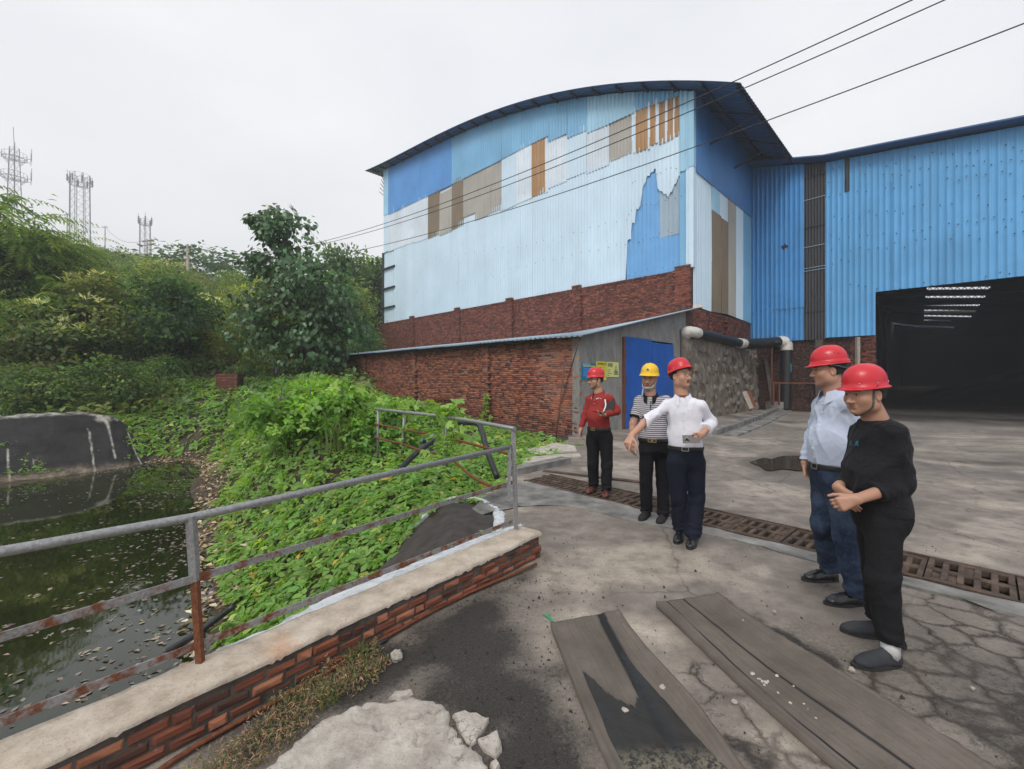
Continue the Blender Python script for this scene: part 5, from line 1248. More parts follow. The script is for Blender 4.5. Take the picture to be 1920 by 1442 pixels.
for c, r in L3[3:]: paths.append(([base + (0, 0, rg.uniform(.8, 3.0)), (base + (0, 0, 2)) * .45 + c * .55, c], .07, .015))
for c, r in L3[1:3]: paths.append(([at(540, 470, YT), (at(535, 455, YT) + c) / 2, c], .04, .012))
tm = trunk_mesh('trunk', paths, M['bark_dark']); tm.transform(Matrix.Translation((-base[0], -base[1], -base[2]))); link(tm, 'trunk', bt_, None, base)

# ---- vines over the pond bank
rg = np.random.default_rng(12)
LINER = [(-.24, 4.35), (-.2, 5.0), (-.25, 5.35), (-.55, 5.8), (-.92, 5.5), (-1.42, 4.5), (-1.25, 4.0), (-.75, 3.85)]
def vine_ok(x, y):
    a_ = (x - C0[0]) * U[0] + (y - C0[1]) * U[1]; b_ = (x - C0[0]) * W[0] + (y - C0[1]) * W[1]
    nz = fbm(x * 1.4, y * 1.4, 33)
    tt = (x - P0[0]) * WD[0] + (y - P0[1]) * WD[1]; nn_ = (x - P0[0]) * WN[0] + (y - P0[1]) * WN[1]
    wall_ok = np.where(tt > -.25, (nn_ > .50 + .06 * nz) & (tt < 2.75 + nz * .3), True)
    return (sd_poly(x, y, POND) > .22 + .8 * (nz - .28) * sstep(1.5, 9, y) ) & (sd_poly(x, y, YARD) > -(.55 + 1.3 * sstep(8, 10, y)) * (nz - .33) * sstep(5.2, 6.5, y)) & (b_ < -.1) & (sd_poly(x, y, LINER) > .02 - .25 * (nz - .45)) & wall_ok
vp = []
for (y0, y1, dens, sz_, proto) in ((2.0, 4.6, 330, .112, TRI), (4.6, 6.6, 270, .118, TRI), (6.6, 9.5, 180, .135, TRI), (9.5, 14, 85, .16, TRI2), (14, 21, 50, .22, TRI2)):
    x0, x1 = -1.02 * y1 - 1, min(2.2, y1 * .2 - .2); n = int(dens * (x1 - x0) * (y1 - y0))
    p = np.stack([rg.uniform(x0, x1, n), rg.uniform(y0, y1, n)], 1); p = p[vine_ok(p[:, 0], p[:, 1]) & (sd_poly(p[:, 0], p[:, 1], POND) < 7.5)]; n = len(p)
    e = .05; gx = (height(p[:, 0] + e, p[:, 1]) - height(p[:, 0] - e, p[:, 1])) / (2 * e); gy = (height(p[:, 0], p[:, 1] + e) - height(p[:, 0], p[:, 1] - e)) / (2 * e)
    nn_ = nrm(np.stack([-gx, -gy, np.ones(n)], 1)); lay = fbm(p[:, 0] * 2.3, p[:, 1] * 2.3, 44)
    hgt = (.03 + .30 * np.clip(lay - .3, 0, 1) * (.35 + .65 * rg.random(n))) * sstep(-.1, .6, sd_poly(p[:, 0], p[:, 1], YARD) + .12)
    pos = np.c_[p, height(p[:, 0], p[:, 1])] + nn_ * np.maximum(hgt, .055)[:, None]
    dv = rg.normal(0, 1, (n, 3)) * (1, 1, .25) + (-.1, -.5, -.18)
    hue = fbm(p[:, 0] * .9 + 4, p[:, 1] * .9, 45)[:, None]
    cc = np.array((.082, .155, .027)) * (1 - hue) + np.array((.122, .205, .036)) * hue
    cc = np.where(rg.random((n, 1)) < .07, np.array((.19, .25, .05)), cc); cc = np.where(rg.random((n, 1)) < .018, np.array((.30, .22, .04)), cc); cc = np.where(rg.random((n, 1)) < .14, cc * .6, cc)
    vp.append(scatter(pos, dv, nn_ + rg.normal(0, .30, (n, 3)), sz_ * rg.uniform(.6, 1.25, n), cc, proto, rg, .12))
tag(link(leaf_mesh('vine_carpet', merge(vp), M['leaf']), 'vine_carpet', kind='stuff'), 'bright green creeping vines covering the pond bank behind the railing')
# vines heaped on the mounds, hanging like curtains
def heap(name, cx, cy, rx, ry, zt, n, label, sz_, cols, seed, tilt=0.0):
    r_ = np.random.default_rng(seed); lobes = []
    z0 = float(height(cx, cy))
    for q in range(11):
        a = r_.uniform(0, 6.28); k = r_.uniform(0, .8); lobes.append(((cx + math.cos(a) * rx * k, cy + math.sin(a) * ry * k, z0 - .5 + (zt - z0) * (1 - k * k * .8) * r_.uniform(.6, .95)), np.array((.5 * rx, .5 * ry, .55)) * r_.uniform(.7, 1.05)))
    o = link(leaf_mesh(name, crown(lobes, n, sz_, cols, r_, TRI, 22, .9, .24, (.6, 1.05)), M['leaf']), name, kind='stuff'); tag(o, label)
VC = [(.084, .16, .024), (.115, .20, .030), (.066, .13, .022), (.14, .22, .040)]
heap('vine_heap', -4.05, 9.3, 1.35, 1.2, 1.72, 4200, 'tall heap of leafy vines between the pond and the brick outbuilding', .14, VC, 3)
heap('vine_heap', -2.75, 9.0, .75, .8, 1.35, 2000, 'smaller vine heap at the far end of the railing', .13, VC, 4)
heap('vine_heap', -6.3, 13.6, 1.7, 1.7, 2.0, 2600, 'vine heap under the big broad leaved tree', .19, VC + MIDG, 5)
heap('vine_heap', -9.4, 17.6, 2.2, 1.6, 1.75, 2400, 'vine heap at the far end of the pond beside the brick gate pier', .22, VC + MIDG, 6)
heap('vine_heap', -3.6, 13.2, 1.5, 1.2, 1.3, 1700, 'vines piled against the foot of the outbuilding wall', .17, VC, 7)
heap('vine_heap', -8.2, 14.6, 1.3, 1.6, .55, 1700, 'vines spilling down the bank at the far pond corner', .19, VC + MIDG[:1], 8)
# purple flower spikes on the heap: a few
mb = MB(); r_ = np.random.default_rng(4); mb.curc = (.2, .08, .25)
for q in range(11):
    p = np.array((-4.0 + r_.normal(0, .7), 9.0 + r_.normal(0, .4) - .7, 1.35 + r_.normal(0, .22)))
    for k in range(5): mb.ball(p + (0, 0, k * .022), .017 - .002 * k, 5, 4)
tag(mb.build('vine_flowers', M['litter'], None, 'stuff'), 'small purple flower spikes on the vine heap')
def blades(name, root, n, L, wd, spread, col, lean, rg, parent=None, kind=None, seg=5):
    V = []; Fq = []; C = []; b = 0
    for q in range(n):
        p = np.array(root) + np.r_[rg.normal(0, spread, 2), 0]; a = rg.uniform(0, 6.28); d = np.array((math.cos(a), math.sin(a), 0)); s = np.array((-d[1], d[0], 0)); l = L * rg.uniform(.6, 1.15); ln = lean * rg.uniform(.5, 1.5); c = np.array(col) * rg.normal(1, .15)
        for k in range(seg + 1):
            t_ = k / seg; m = p + Z * l * (t_ - .38 * ln * t_ * t_) + d * l * ln * .75 * t_ * t_; w_ = wd * (1 - t_ ** 1.6) + .0006
            V += [m - s * w_, m + s * w_]; C += [c, c]
            if k: Fq.append((b + 2 * k - 2, b + 2 * k - 1, b + 2 * k + 1, b + 2 * k))
        b += 2 * (seg + 1)
    return link(np_mesh(name, np.array(V) - wloc(parent), np.array(Fq), M['leaf'], True, np.array(C)), name, parent, kind, wloc(parent))
r_ = np.random.default_rng(8); q = at(640, 845, 8.2); g_ = empty('tall_grass', q, 'tall arching grass tuft in front of the vine heap', 'grass tuft')
blades('blades', q, 34, 1.3, .016, .12, (.15, .20, .06), .8, r_, g_)
q = at(555, 850, 8.6); g_ = empty('tall_grass', q, 'shorter grass tuft left of the tall arching one on the vine slope', 'grass tuft'); blades('blades', q, 26, .8, .012, .1, (.15, .19, .06), .8, r_, g_)
# climbing shoots on the far railing with separate leaves
cv = empty('climbing_vine', at(836, 856, 5.05), 'leafy climbing shoot standing up on the middle post of the far railing', 'vine')
mb = MB(); st = [at(838, 860, 5.05), at(834, 810, 5.05), at(840, 775, 5.03), at(836, 755, 5.0)]; mb.tube(bezier(st, 6), .006, 5)
mb.tube(bezier([at(842, 850, 4.98), at(850, 820, 4.95), at(845, 795, 4.97)], 5), .005, 5); mb.build('stem', M['bark'], cv)
HL = (np.concatenate([rotz_leaf(_l5[0], a, s) for a, s in ((0, 1), (.95, .8), (-.95, .8))]), np.concatenate([_l5[1], _l5[1] + 7, _l5[1] + 14]))
vl = []
for q in range(5):
    V, Fq, Cc = scatter(np.zeros((1, 3)), np.array([(1., 0, 0)]), np.array([(0, 0, 1.)]), .105, np.array([(.115, .20, .036), (.15, .235, .05), (.09, .165, .034), (.17, .25, .06), (.10, .18, .03)][q]), HL, r_, .05); vl.append(np_mesh('leaf', V, Fq, M['leaf'], False, Cc))
for q in range(85):
    if q < 36: p = at(838 + r_.normal(0, 13), 772 + r_.normal(0, 11), 5.0 + r_.normal(0, .05))
    elif q < 62: p = at(838 + r_.normal(0, 17), 812 + r_.normal(0, 15), 4.95 + r_.normal(0, .06))
    else: p = at(850 + r_.normal(0, 20), 845 + r_.normal(0, 9), 4.9 + r_.normal(0, .06))
    o = link(vl[q % 5], 'leaf', cv, None, p); o.rotation_euler = (r_.normal(.5, .4), r_.normal(.3, .4), r_.uniform(0, 6.28)); k = r_.uniform(.7, 1.3); o.scale = (k, k, k)
cv2 = empty('climbing_vine', at(762, 868, 5.9), 'thin vine shoot on the left post of the far railing', 'vine')
mb = MB(); mb.tube(bezier([at(757, 850, 5.9), at(760, 800, 5.9), at(764, 780, 5.9)], 5), .006, 5); mb.build('stem', M['bark'], cv2)
for q in range(26):
    p = at(763 + r_.normal(0, 10), 800 + r_.normal(0, 20), 5.85 + r_.normal(0, .05)); o = link(vl[q % 5], 'leaf', cv2, None, p); o.rotation_euler = (r_.normal(.5, .4), r_.normal(.3, .4), r_.uniform(0, 6.28)); k = r_.uniform(.6, 1.0); o.scale = (k, k, k)
cv3 = empty('climbing_vine', OUT(3.75, .3, .12), 'small creeper climbing the brick pier of the outbuilding', 'vine')
mb = MB(); mb.tube(bezier([OUT(3.7, .05, .14), OUT(3.78, .5, .13), OUT(3.74, .95, .13)], 5), .008, 5); mb.build('stem', M['bark'], cv3)
for q in range(40):
    t_ = r_.random(); p = OUT(3.7 + r_.normal(0, .12) * (1.1 - t_), .1 + t_ * .95, .17 + abs(r_.normal(0, .05))); o = link(vl[q % 5], 'leaf', cv3, None, p); o.rotation_euler = (r_.normal(.9, .4), r_.normal(.3, .4), r_.uniform(0, 6.28)); k = r_.uniform(1.0, 1.7); o.scale = (k, k, k)

# floating leaves and scum on the pond, litter along its edge
rg = np.random.default_rng(15)
n = 19000; p = np.stack([rg.uniform(-13, -2.6, n), rg.uniform(2.2, 15, n)], 1); D = -sd_poly(p[:, 0], p[:, 1], POND); nz = fbm(p[:, 0] * 1.3, p[:, 1] * 1.3, 91)
r_ = p[:, 0] / p[:, 1]
dens = np.exp(-np.maximum(D, 0) / 1.0) * np.clip((nz - .34) * 5, 0, 1) + .004
sel = (D > 0) & (rg.random(n) < dens); p = p[sel]; n = len(p)
cc = np.array([(.085, .072, .05), (.06, .052, .036), (.11, .095, .065), (.12, .11, .09), (.045, .038, .026)])[rg.integers(0, 5, n)]
fl_ = [scatter(np.c_[p, np.full(n, ZW + .004)], rg.normal(0, 1, (n, 3)) * (1, 1, 0), np.tile((0, 0, 1.), (n, 1)) + rg.normal(0, .05, (n, 3)), rg.uniform(.04, .11, n), cc, LEAF, rg)]
for q in range(70):                                        # loose leaf rafts drifting nearer the camera
    c = np.array((rg.uniform(-8.5, -2.9), rg.uniform(2.4, 6.0))); 
    if sd_poly(c[0], c[1], POND) > -.1 or c[0] / c[1] < -1.3: continue
    m = rg.integers(2, 8); pp = c + rg.normal(0, .07, (m, 2))
    fl_.append(scatter(np.c_[pp, np.full(m, ZW + .005)], rg.normal(0, 1, (m, 3)) * (1, 1, 0), np.tile((0, 0, 1.), (m, 1)), rg.uniform(.04, .10, m), np.array((.15, .13, .075)), LEAF, rg))
tag(link(leaf_mesh('floating_leaves', merge(fl_), M['litter']), 'floating_leaves', kind='stuff'), 'brown leaves and scum drifting along the right side of the pond')
n = 24000; p = np.stack([rg.uniform(-12.5, -2.2, n), rg.uniform(3.2, 16, n)], 1); D = sd_poly(p[:, 0], p[:, 1], POND); sel = (D > -.10) & (D < .62 + .5 * (fbm(p[:, 0], p[:, 1], 92) - .5)); p = p[sel]; n = len(p)
cc = np.array([(.21, .155, .075), (.15, .11, .05), (.27, .215, .12), (.11, .08, .04), (.31, .26, .16)])[rg.integers(0, 5, n)]
tag(link(leaf_mesh('fallen_leaves', scatter(np.c_[p, np.maximum(height(p[:, 0], p[:, 1]), ZW) + .02 + rg.random(n) * .03], rg.normal(0, 1, (n, 3)) * (1, 1, .2), np.tile((0, 0, 1.), (n, 1)) + rg.normal(0, .3, (n, 3)), rg.uniform(.06, .15, n), cc, LEAF, rg), M['litter']), 'fallen_leaves', kind='stuff'), 'dry pale leaves lining the edge of the pond')
# weeds at the foot of the low wall
rg = np.random.default_rng(16)
WP = [tuple(gnd(*q)[:2]) for q in ((345, 1470), (430, 1400), (500, 1335), (620, 1255), (705, 1218), (722, 1262), (650, 1312), (590, 1352), (500, 1430), (440, 1480))]
n = 34000; p = np.stack([rg.uniform(-1.7, -.5, n), rg.uniform(1.5, 2.9, n)], 1); D = sd_poly(p[:, 0], p[:, 1], WP) + (fbm(p[:, 0] * 7, p[:, 1] * 7, 95) - .5) * .16; sel = D < 0; p = p[sel]; n = len(p)
hz_ = rg.random(n) ** 1.5 * .085 * np.clip(fbm(p[:, 0] * 9, p[:, 1] * 9, 96) * 1.6, .3, 1.2); cc = np.array([(.10, .085, .035), (.075, .07, .028), (.14, .10, .045), (.065, .075, .025), (.16, .09, .05)])[rg.integers(0, 5, n)]
tag(link(leaf_mesh('dry_weeds', scatter(np.c_[p, hz_ + .004], rg.normal(0, 1, (n, 3)) + (0, 0, .4), rdir(rg, n), rg.uniform(.010, .030, n), cc * 1.25, NARROW, rg), M['litter']), 'dry_weeds', kind='stuff'), 'brownish creeping weeds at the foot of the low brick wall')
for px, py, nb, L, lab in ((672, 1240, 40, .13, 'thin green grass tuft by the black hose at the low wall'), (612, 1318, 34, .12, 'bright green grass tuft in the middle of the brown weeds'), (560, 1310, 22, .10, 'sparse grass tuft among the brown weeds nearer the wall'), (700, 1255, 16, .12, 'dry grass wisps right of the black hose')):
    q = gnd(px, py); g_ = empty('grass_tuft', q, lab, 'grass tuft'); blades('blades', q, nb, L, .0022, .035, (.13, .17, .045), 1.0, rg, g_, seg=4)
# ------------------------------------------------------------------ drain with cast iron grates
dr = empty('drain', DR0, 'long drain across the yard covered by rusty cast iron grates', 'drain')
DP = lambda a, b, z=0.0: DR0 + a * DRD + b * DRN + z * Z
Rd = np.stack([DRD, DRN, Z], 1)
mb = MB()
mb.add([DP(0, 0, .004), DP(DRL, 0, .004), DP(DRL, 0, -.4), DP(0, 0, -.4), DP(0, DRW, .004), DP(DRL, DRW, .004), DP(DRL, DRW, -.4), DP(0, DRW, -.4)], [(0, 1, 2, 3), (7, 6, 5, 4), (3, 2, 6, 7), (0, 3, 7, 4), (1, 5, 6, 2)]); mb.build('channel', M['coal'], dr)
for b in (.012, DRW - .012):
    mb = MB(); mb.box(DP(DRL / 2, b, -.02), (DRL, .024, .075), Rd); mb.build('edge_bar', M['iron'], dr)
GL, GW = .505, .585
def grate_mesh(seed, cols=5):
    r_ = np.random.default_rng(seed); mb = MB(); mb.cursm = False
    hx_ = []; rib = .034; hw = (GL - .012 - rib * (cols + 1)) / cols; u = [0.006]
    for c in range(cols): u += [u[-1] + rib, u[-1] + rib + hw]
    u.append(u[-1] + rib); hl = (GW - .05 * 2 - .055) / 2; v = [0, .05, .05 + hl, .105 + hl, .105 + 2 * hl, GW]
    for i in range(len(u) - 1):
        for j in range(5):
            A_ = [(u[i], v[j]), (u[i + 1], v[j]), (u[i + 1], v[j + 1]), (u[i], v[j + 1])]
            hole = i % 2 == 1 and j in (1, 3)
            zz = r_.normal(0, .0012)
            if not hole: mb.add([(a, b, zz) for a, b in A_], [(0, 1, 2, 3)])
            else:
                c = np.mean(A_, 0); I = [(c[0] + (a - c[0]) * .86, c[1] + (b - c[1]) * .93) for a, b in A_]
                mb.add([(a, b, 0) for a, b in A_] + [(a, b, -.006) for a, b in I] + [(a, b, -.05) for a, b in I], [(q, (q + 1) % 4, 4 + (q + 1) % 4, 4 + q) for q in range(4)] + [(4 + q, 4 + (q + 1) % 4, 8 + (q + 1) % 4, 8 + q) for q in range(4)])
                if r_.random() < .2: mb.add([(a, b, -.012 - .01 * r_.random()) for a, b in I], [(0, 1, 2, 3)])
    P = [(.006, 0), (u[-1], 0), (u[-1], GW), (.006, GW)]
    mb.add([(a, b, 0) for a, b in P] + [(a, b, -.05) for a, b in P], [(q, 4 + q, 4 + (q + 1) % 4, (q + 1) % 4) for q in range(4)])
    me = mb.mesh('grate', M['iron']); me.transform(Matrix(Rd.tolist()).to_4x4()); return me
gm = [grate_mesh(s, c) for s, c in ((1, 5), (2, 5), (3, 4), (4, 5))]
for k in range(int(DRL / GL)):
    o = link(gm[(k * 3 + k // 2) % 4], 'grate', dr, None, DP(k * GL + .003, (DRW - GW) / 2, .008 + RNG.uniform(-.006, .006))); o.rotation_euler = (RNG.normal(0, .006), RNG.normal(0, .006), 0)
o = slab('cement_strip', [tuple(gnd(*q)[:2]) for q in ((985, 901), (1090, 927), (1260, 972), (1375, 1001), (1535, 1037), (1700, 1085), (1920, 1135), (2200, 1200))] + [tuple(gnd(*q)[:2]) for q in ((2200, 1230), (1920, 1160), (1690, 1097), (1530, 1055), (1375, 1013), (1195, 981), (1110, 960), (1045, 948), (965, 950), (905, 965), (885, 952), (915, 925))], -.10, .012, M['cement_blue'], seed=31, jit=.01, seg=.12)
tag(o, 'pale grey cement strip along the near edge of the drain', kind='structure')
mb = MB(); mb.bar(gnd(1020, 884) + Z * .0, gnd(1200, 905) + Z * .0, .1, .04)
tag(mb.build('kerb_bar', M['iron'], None), 'rusty steel edge at the far left end of the drain', 'kerb')

# ------------------------------------------------------------------ low brick wall
lw = empty('low_wall', LW(0, 0), 'low brick wall with worn cement top in front of the pond', 'wall')
LWP = Plane(P0, WD, -WN); LWE = Plane(P0, WN, -WD); TL = 4.2; ZC = .218
wall_core(lw, LWP, .012, TL, -.3, ZC - .02, -.26, -.008, M['mortar_dark'], 'wall_core')
brick_wall(lw, LWP, 0.0, TL, -.054, ZC - .004, M['brick_low'], lambda s, z: .3, bond='mix', npart=300, depth=.1, course=.0545, gap=.0065, rough=.0022, L=.142, Hd=.075, seed=14, pal=lambda h, rg: rg.uniform(.15, 1.0) if rg.random() < .8 else rg.uniform(0, .25))
brick_wall(lw, LWE, 0.012, .258, -.054, ZC - .004, M['brick_low'], lambda s, z: .5, bond='flemish', npart=60, depth=.08, course=.0545, gap=.0065, rough=.0022, L=.12, Hd=.07, seed=15, pal=lambda h, rg: rg.uniform(.2, .8))
sec = [(-.009, .196), (-.008, .212), (.003, .2235), (.03, .2275), (.08, .2285), (.13, .228), (.18, .2275), (.23, .227), (.255, .221), (.264, .20), (.267, .08)]
tt = np.linspace(-.012, TL, 220); V = []
for n_, z_ in sec:
    nz = (fbm(tt * 5, tt * 0 + n_ * 9, 101, 4) - .5); nz2 = (fbm(tt * 17, tt * 0 + n_ * 20, 102, 3) - .5)
    V.append(LWP.o + tt[:, None] * WD + (n_ + nz * .014 + nz2 * .008)[:, None] * WN + (z_ + nz * .008 + nz2 * .004 + (-.012 if n_ < 0 else 0) * (nz2 > .12))[:, None] * Z)
m = len(tt); V = np.concatenate(V); i = np.arange(len(sec) - 1)[:, None] * m + np.arange(m - 1)[None, :]
cap = [tuple(k * m for k in range(len(sec)))]
me = np_mesh('coping', V - wloc(lw), [np.stack([i, i + 1, i + 1 + m, i + m], -1).reshape(-1, 4)[:, ::-1], np.array(cap)], M['coping'], True)
link(me, 'coping', lw, None, wloc(lw))
tt = np.linspace(-.12, 2.75, 150); V = []; ns = np.linspace(0, 1, 14)
for q in ns:
    wd_ = .22 + .05 * np.sin(tt * 2) + (fbm(tt * 3, tt * 0, 111) - .5) * .14; wd_ = wd_ * sstep(2.8, 2.2, tt)
    n_ = .258 + q * np.maximum(wd_, .01); nz = (fbm(tt * 8, q * 6 + tt * 0, 112, 4) - .5)
    V.append(LWP.o + tt[:, None] * WD + n_[:, None] * WN + (.212 - .075 * q ** 1.3 + nz * .05 * (q > 0))[:, None] * Z)
m = len(tt); V = np.concatenate(V + [V[-1] - np.array((0, 0, .35))]); i = np.arange(len(ns))[:, None] * m + np.arange(m - 1)[None, :]
link(np_mesh('plaster_strip', V - wloc(lw), np.stack([i, i + 1, i + 1 + m, i + m], -1).reshape(-1, 4)[:, ::-1], M['plaster'], True), 'plaster_strip', lw, None, wloc(lw))
# liner on the bank at the wall end
x, y, f = grid_mesh(np.linspace(-1.8, .2, 60), np.linspace(3.6, 6.1, 70)); f = f[sd_poly(x[f].mean(1), y[f].mean(1), LINER) < .0]; x, y = snap(x, y, LINER, 1)
z = height(x, y) + .035 + (fbm(x * 4, y * 4, 121) - .5) * .04; n = len(x)
tag(link(np_mesh('liner_sheet', np.stack([x, y, z], 1), f, M['liner'], True), 'liner_sheet'), 'dark brown liner sheet laid on the bank behind the end of the low wall', 'liner')
LP = np.array(bezier([np.array((*q, 0.)) for q in ((-.17, 4.4), (-.14, 5.0), (-.22, 5.38), (-.55, 5.86), (-.98, 5.58), (-1.28, 4.95))], 16)); nl_ = len(LP); tg = np.gradient(LP, axis=0); tg /= np.linalg.norm(tg, axis=1)[:, None]; sd_ = np.stack([tg[:, 1], -tg[:, 0], 0 * tg[:, 0]], 1); V = []; q_ = np.arange(nl_)
for k_, w_ in enumerate(np.linspace(-1, 1, 9)):
    p = LP + sd_ * (w_ * (.065 + .06 * (fbm(q_ * .16, q_ * 0 + 3, 151) - .3)) + (fbm(q_ * .4, q_ * 0 + w_ * 2, 152) - .5) * .03)[:, None]
    p[:, 2] = height(p[:, 0], p[:, 1]) + .03 + .035 * (1 - w_ * w_) + (fbm(q_ * .5, q_ * 0 + w_ * 3, 153) - .5) * .04 - .05 * (abs(w_) == 1); V.append(p)
mb = MB(); mb.cursm = True; mb.add(np.concatenate(V), [(k_ * nl_ + i, k_ * nl_ + i + 1, (k_ + 1) * nl_ + i + 1, (k_ + 1) * nl_ + i) for k_ in range(8) for i in range(nl_ - 1)])
tag(mb.build('plaster_edge', M['plaster'], None), 'white rough plaster edging round the dark liner sheet', 'plaster edge')

# ------------------------------------------------------------------ railing
rl = empty('railing', at(968, 995, 3.97), 'grey and rusty pipe railing round the pond', 'railing')
def ext(p, q, k): return q + (q - p) * k
def part(mb, name, mat, parent=None): return mb.build(name, M[mat] if isinstance(mat, str) else mat, parent)
A_ = at(957, 838, 3.97); B_ = at(0, 1035, 1.63); mid_ = at(360, 970, 2.12)
mb = MB(); mb.tube([A_ + Z * 0, mid_, B_, ext(A_, B_, .35)], .0205, 14); part(mb, 'top_rail', 'galv', rl)
for y0, y1, nm in ((905, 1195, 'galv_rust'), (978, 1355, 'galv_rust')):
    a = at(960, y0, 3.99); b = at(0, y1, 1.63); mb = MB(); mb.bar(a, ext(a, b, .35), .008, .036, (0, 0, 1)); part(mb, 'rail', nm, rl)
p1b = at(376, 1243, 2.11); p1t = at(358, 968, 2.11)
mb = MB(); mb.bar(p1b - Z * .02, p1b + (p1t - p1b) * .58, .030, .026, (0, 1, 0)); part(mb, 'post', 'rust', rl)
mb = MB(); mb.bar(p1b + (p1t - p1b) * .56, p1t + Z * .0, .036, .032, (0, 1, 0)); part(mb, 'post_sleeve', 'galv', rl)
p2b = at(968, 997, 3.98); p2t = at(962, 806, 3.98)
mb = MB(); mb.bar(p2b, p2t, .042, .012, (0, 1, 0)); mb.bar(p2b + np.array((.016, .0, 0)), p2t + np.array((.012, 0, -.3)), .012, .05, (0, 1, 0)); part(mb, 'post', 'galv', rl)
mb = MB(); mb.bar(at(955, 940, 3.95), at(955, 838, 3.95), .03, .03, (0, 1, 0)); part(mb, 'post_brace', 'galv', rl)
mb = MB(); mb.tube(bezier([at(965, 804, 3.95), at(838, 782, 5.05), at(705, 767, 6.4)], 4), .019, 10); part(mb, 'top_rail', 'galv', rl)
for P in ([at(957, 852, 4.0), at(905, 838, 4.45), at(845, 822, 5.02)], [at(802, 813, 5.4), at(755, 805, 5.85), at(703, 795, 6.35)], [at(828, 852, 5.1), at(790, 845, 5.45), at(755, 833, 5.85), at(702, 820, 6.35)], [at(922, 913, 3.98), at(885, 893, 4.25), at(852, 865, 4.9)]):
    mb = MB(); mb.tube(bezier(P, 5), .014, 6); part(mb, 'rail', 'rust', rl)
for x0, y0, x1, y1, Yp in ((838, 862, 836, 782, 5.05), (754, 835, 758, 776, 5.85), (708, 845, 709, 768, 6.35)):
    mb = MB(); mb.tube([at(x0, y0 + 14, Yp), at(x1, y1, Yp)], .018, 8); part(mb, 'post', 'galv', rl)

# ------------------------------------------------------------------ rubber belting on the ground
def belt(name, left, right, label, wetf, seams, thick=.026, lift=None, ragged=.0):
    L_ = bezier([gnd(*q) for q in left], 26); R_ = bezier([gnd(*q) for q in right], 26); m = min(len(L_), len(R_)); nv = 44; V = []; Cc = []; UV = []; r_ = np.random.default_rng(len(name) + m)
    for i in range(m):
        for j in range(nv):
            v = j / (nv - 1); u = i / (m - 1); p = L_[i] * (1 - v) + R_[i] * v
            z = thick + .006 * math.sin(u * 9 + v * 3) + (fbm(u * 9, v * 5, 131) - .5) * .014
            z += .012 * math.exp(-(v / .05) ** 2) + .010 * math.exp(-((1 - v) / .05) ** 2)
            if lift: z += lift(u, v)
            if j == nv - 1 and ragged: p = p + np.array((r_.normal(0, ragged), r_.normal(0, ragged), 0))
            sm_ = max([math.exp(-((v - s0 - (s1 - s0) * u) / wd) ** 2) for s0, s1, wd in seams] + [0]); z -= .004 * sm_
            V.append(p + Z * z); UV.append((u, v)); Cc.append((wetf(u, v), sm_, 0.9 * float(sstep(.66, .76, u)) * float(sstep(.4, .6, wetf(u, v)))))
    V = np.array(V); i = np.arange(m - 1)[:, None] * nv + np.arange(nv - 1)[None, :]; top_ = np.stack([i, i + nv, i + nv + 1, i + 1], -1).reshape(-1, 4)[:, ::-1]
    ring = list(range(nv)) + [k * nv + nv - 1 for k in range(1, m)] + [(m - 1) * nv + j for j in range(nv - 2, -1, -1)] + [k * nv for k in range(m - 2, 0, -1)]
    low = V[ring].copy(); low[:, 2] -= thick + .01; n = len(V); sk = [(ring[k], n + k, n + (k + 1) % len(ring), ring[(k + 1) % len(ring)]) for k in range(len(ring))]
    V = np.concatenate([V, low]); Cc = np.concatenate([Cc, np.zeros((len(low), 3))]); UV = np.concatenate([UV, np.array(UV)[ring]])
    o = link(np_mesh(name, V, np.concatenate([top_, np.array(sk)]), M['rubber'], True, Cc, attr={'bu': UV[:, 0], 'bv': UV[:, 1]}), name); return tag(o, label, 'rubber belt', 'worn rubber belts lying on the yard')
def wet1(u, v):
    u0 = np.interp(v, [0, .08, .13, .22, .34, .46, .56, .62, .70, .80, .90, 1.0], [1.4, 1.2, .30, .36, .44, .50, .46, .30, .22, .62, .80, 1.2])
    return float(np.clip(.5 + (u - u0) * 7, 0, 1))
belt('rubber_belt', [(1032, 1181), (1060, 1250), (1098, 1345), (1140, 1442), (1190, 1560)], [(1160, 1155), (1215, 1225), (1290, 1320), (1385, 1442), (1480, 1560)], 'short wide rubber belt with a wet half, nearest the low wall', wet1, [(.72, .52, .07)], lift=lambda u, v: .03 * math.exp(-((v - .96) / .06) ** 2) * math.exp(-((u - .55) / .2) ** 2) + .012 * (u < .04))
belt('rubber_belt', [(1230, 1138), (1300, 1205), (1400, 1300), (1560, 1442), (1690, 1560)], [(1346, 1120), (1430, 1178), (1560, 1262), (1850, 1442), (2030, 1560)], 'long rubber belt with a seam down its middle and stone chips on it', lambda u, v: 0.0, [(.42, .47, .018), (.16, .1, .012)], ragged=.006)
r_ = np.random.default_rng(9)
def chunk(name, p, r, mat, label, cat, group=None, sq=(1, 1, .7)):
    mb = MB(); mb.ball((0, 0, 0), (r * sq[0], r * sq[1], r * sq[2]), 7, 6); mb.sm = [False] * len(mb.f); V = np.array(mb.v); mb.v = [tuple(v * r_.uniform(.72, 1.15)) for v in V]
    o = link(mb.mesh(name, M[mat]), name, None, None, p + Z * r * sq[2] * .7); o.rotation_euler.z = r_.uniform(0, 6); return tag(o, label, cat, group)
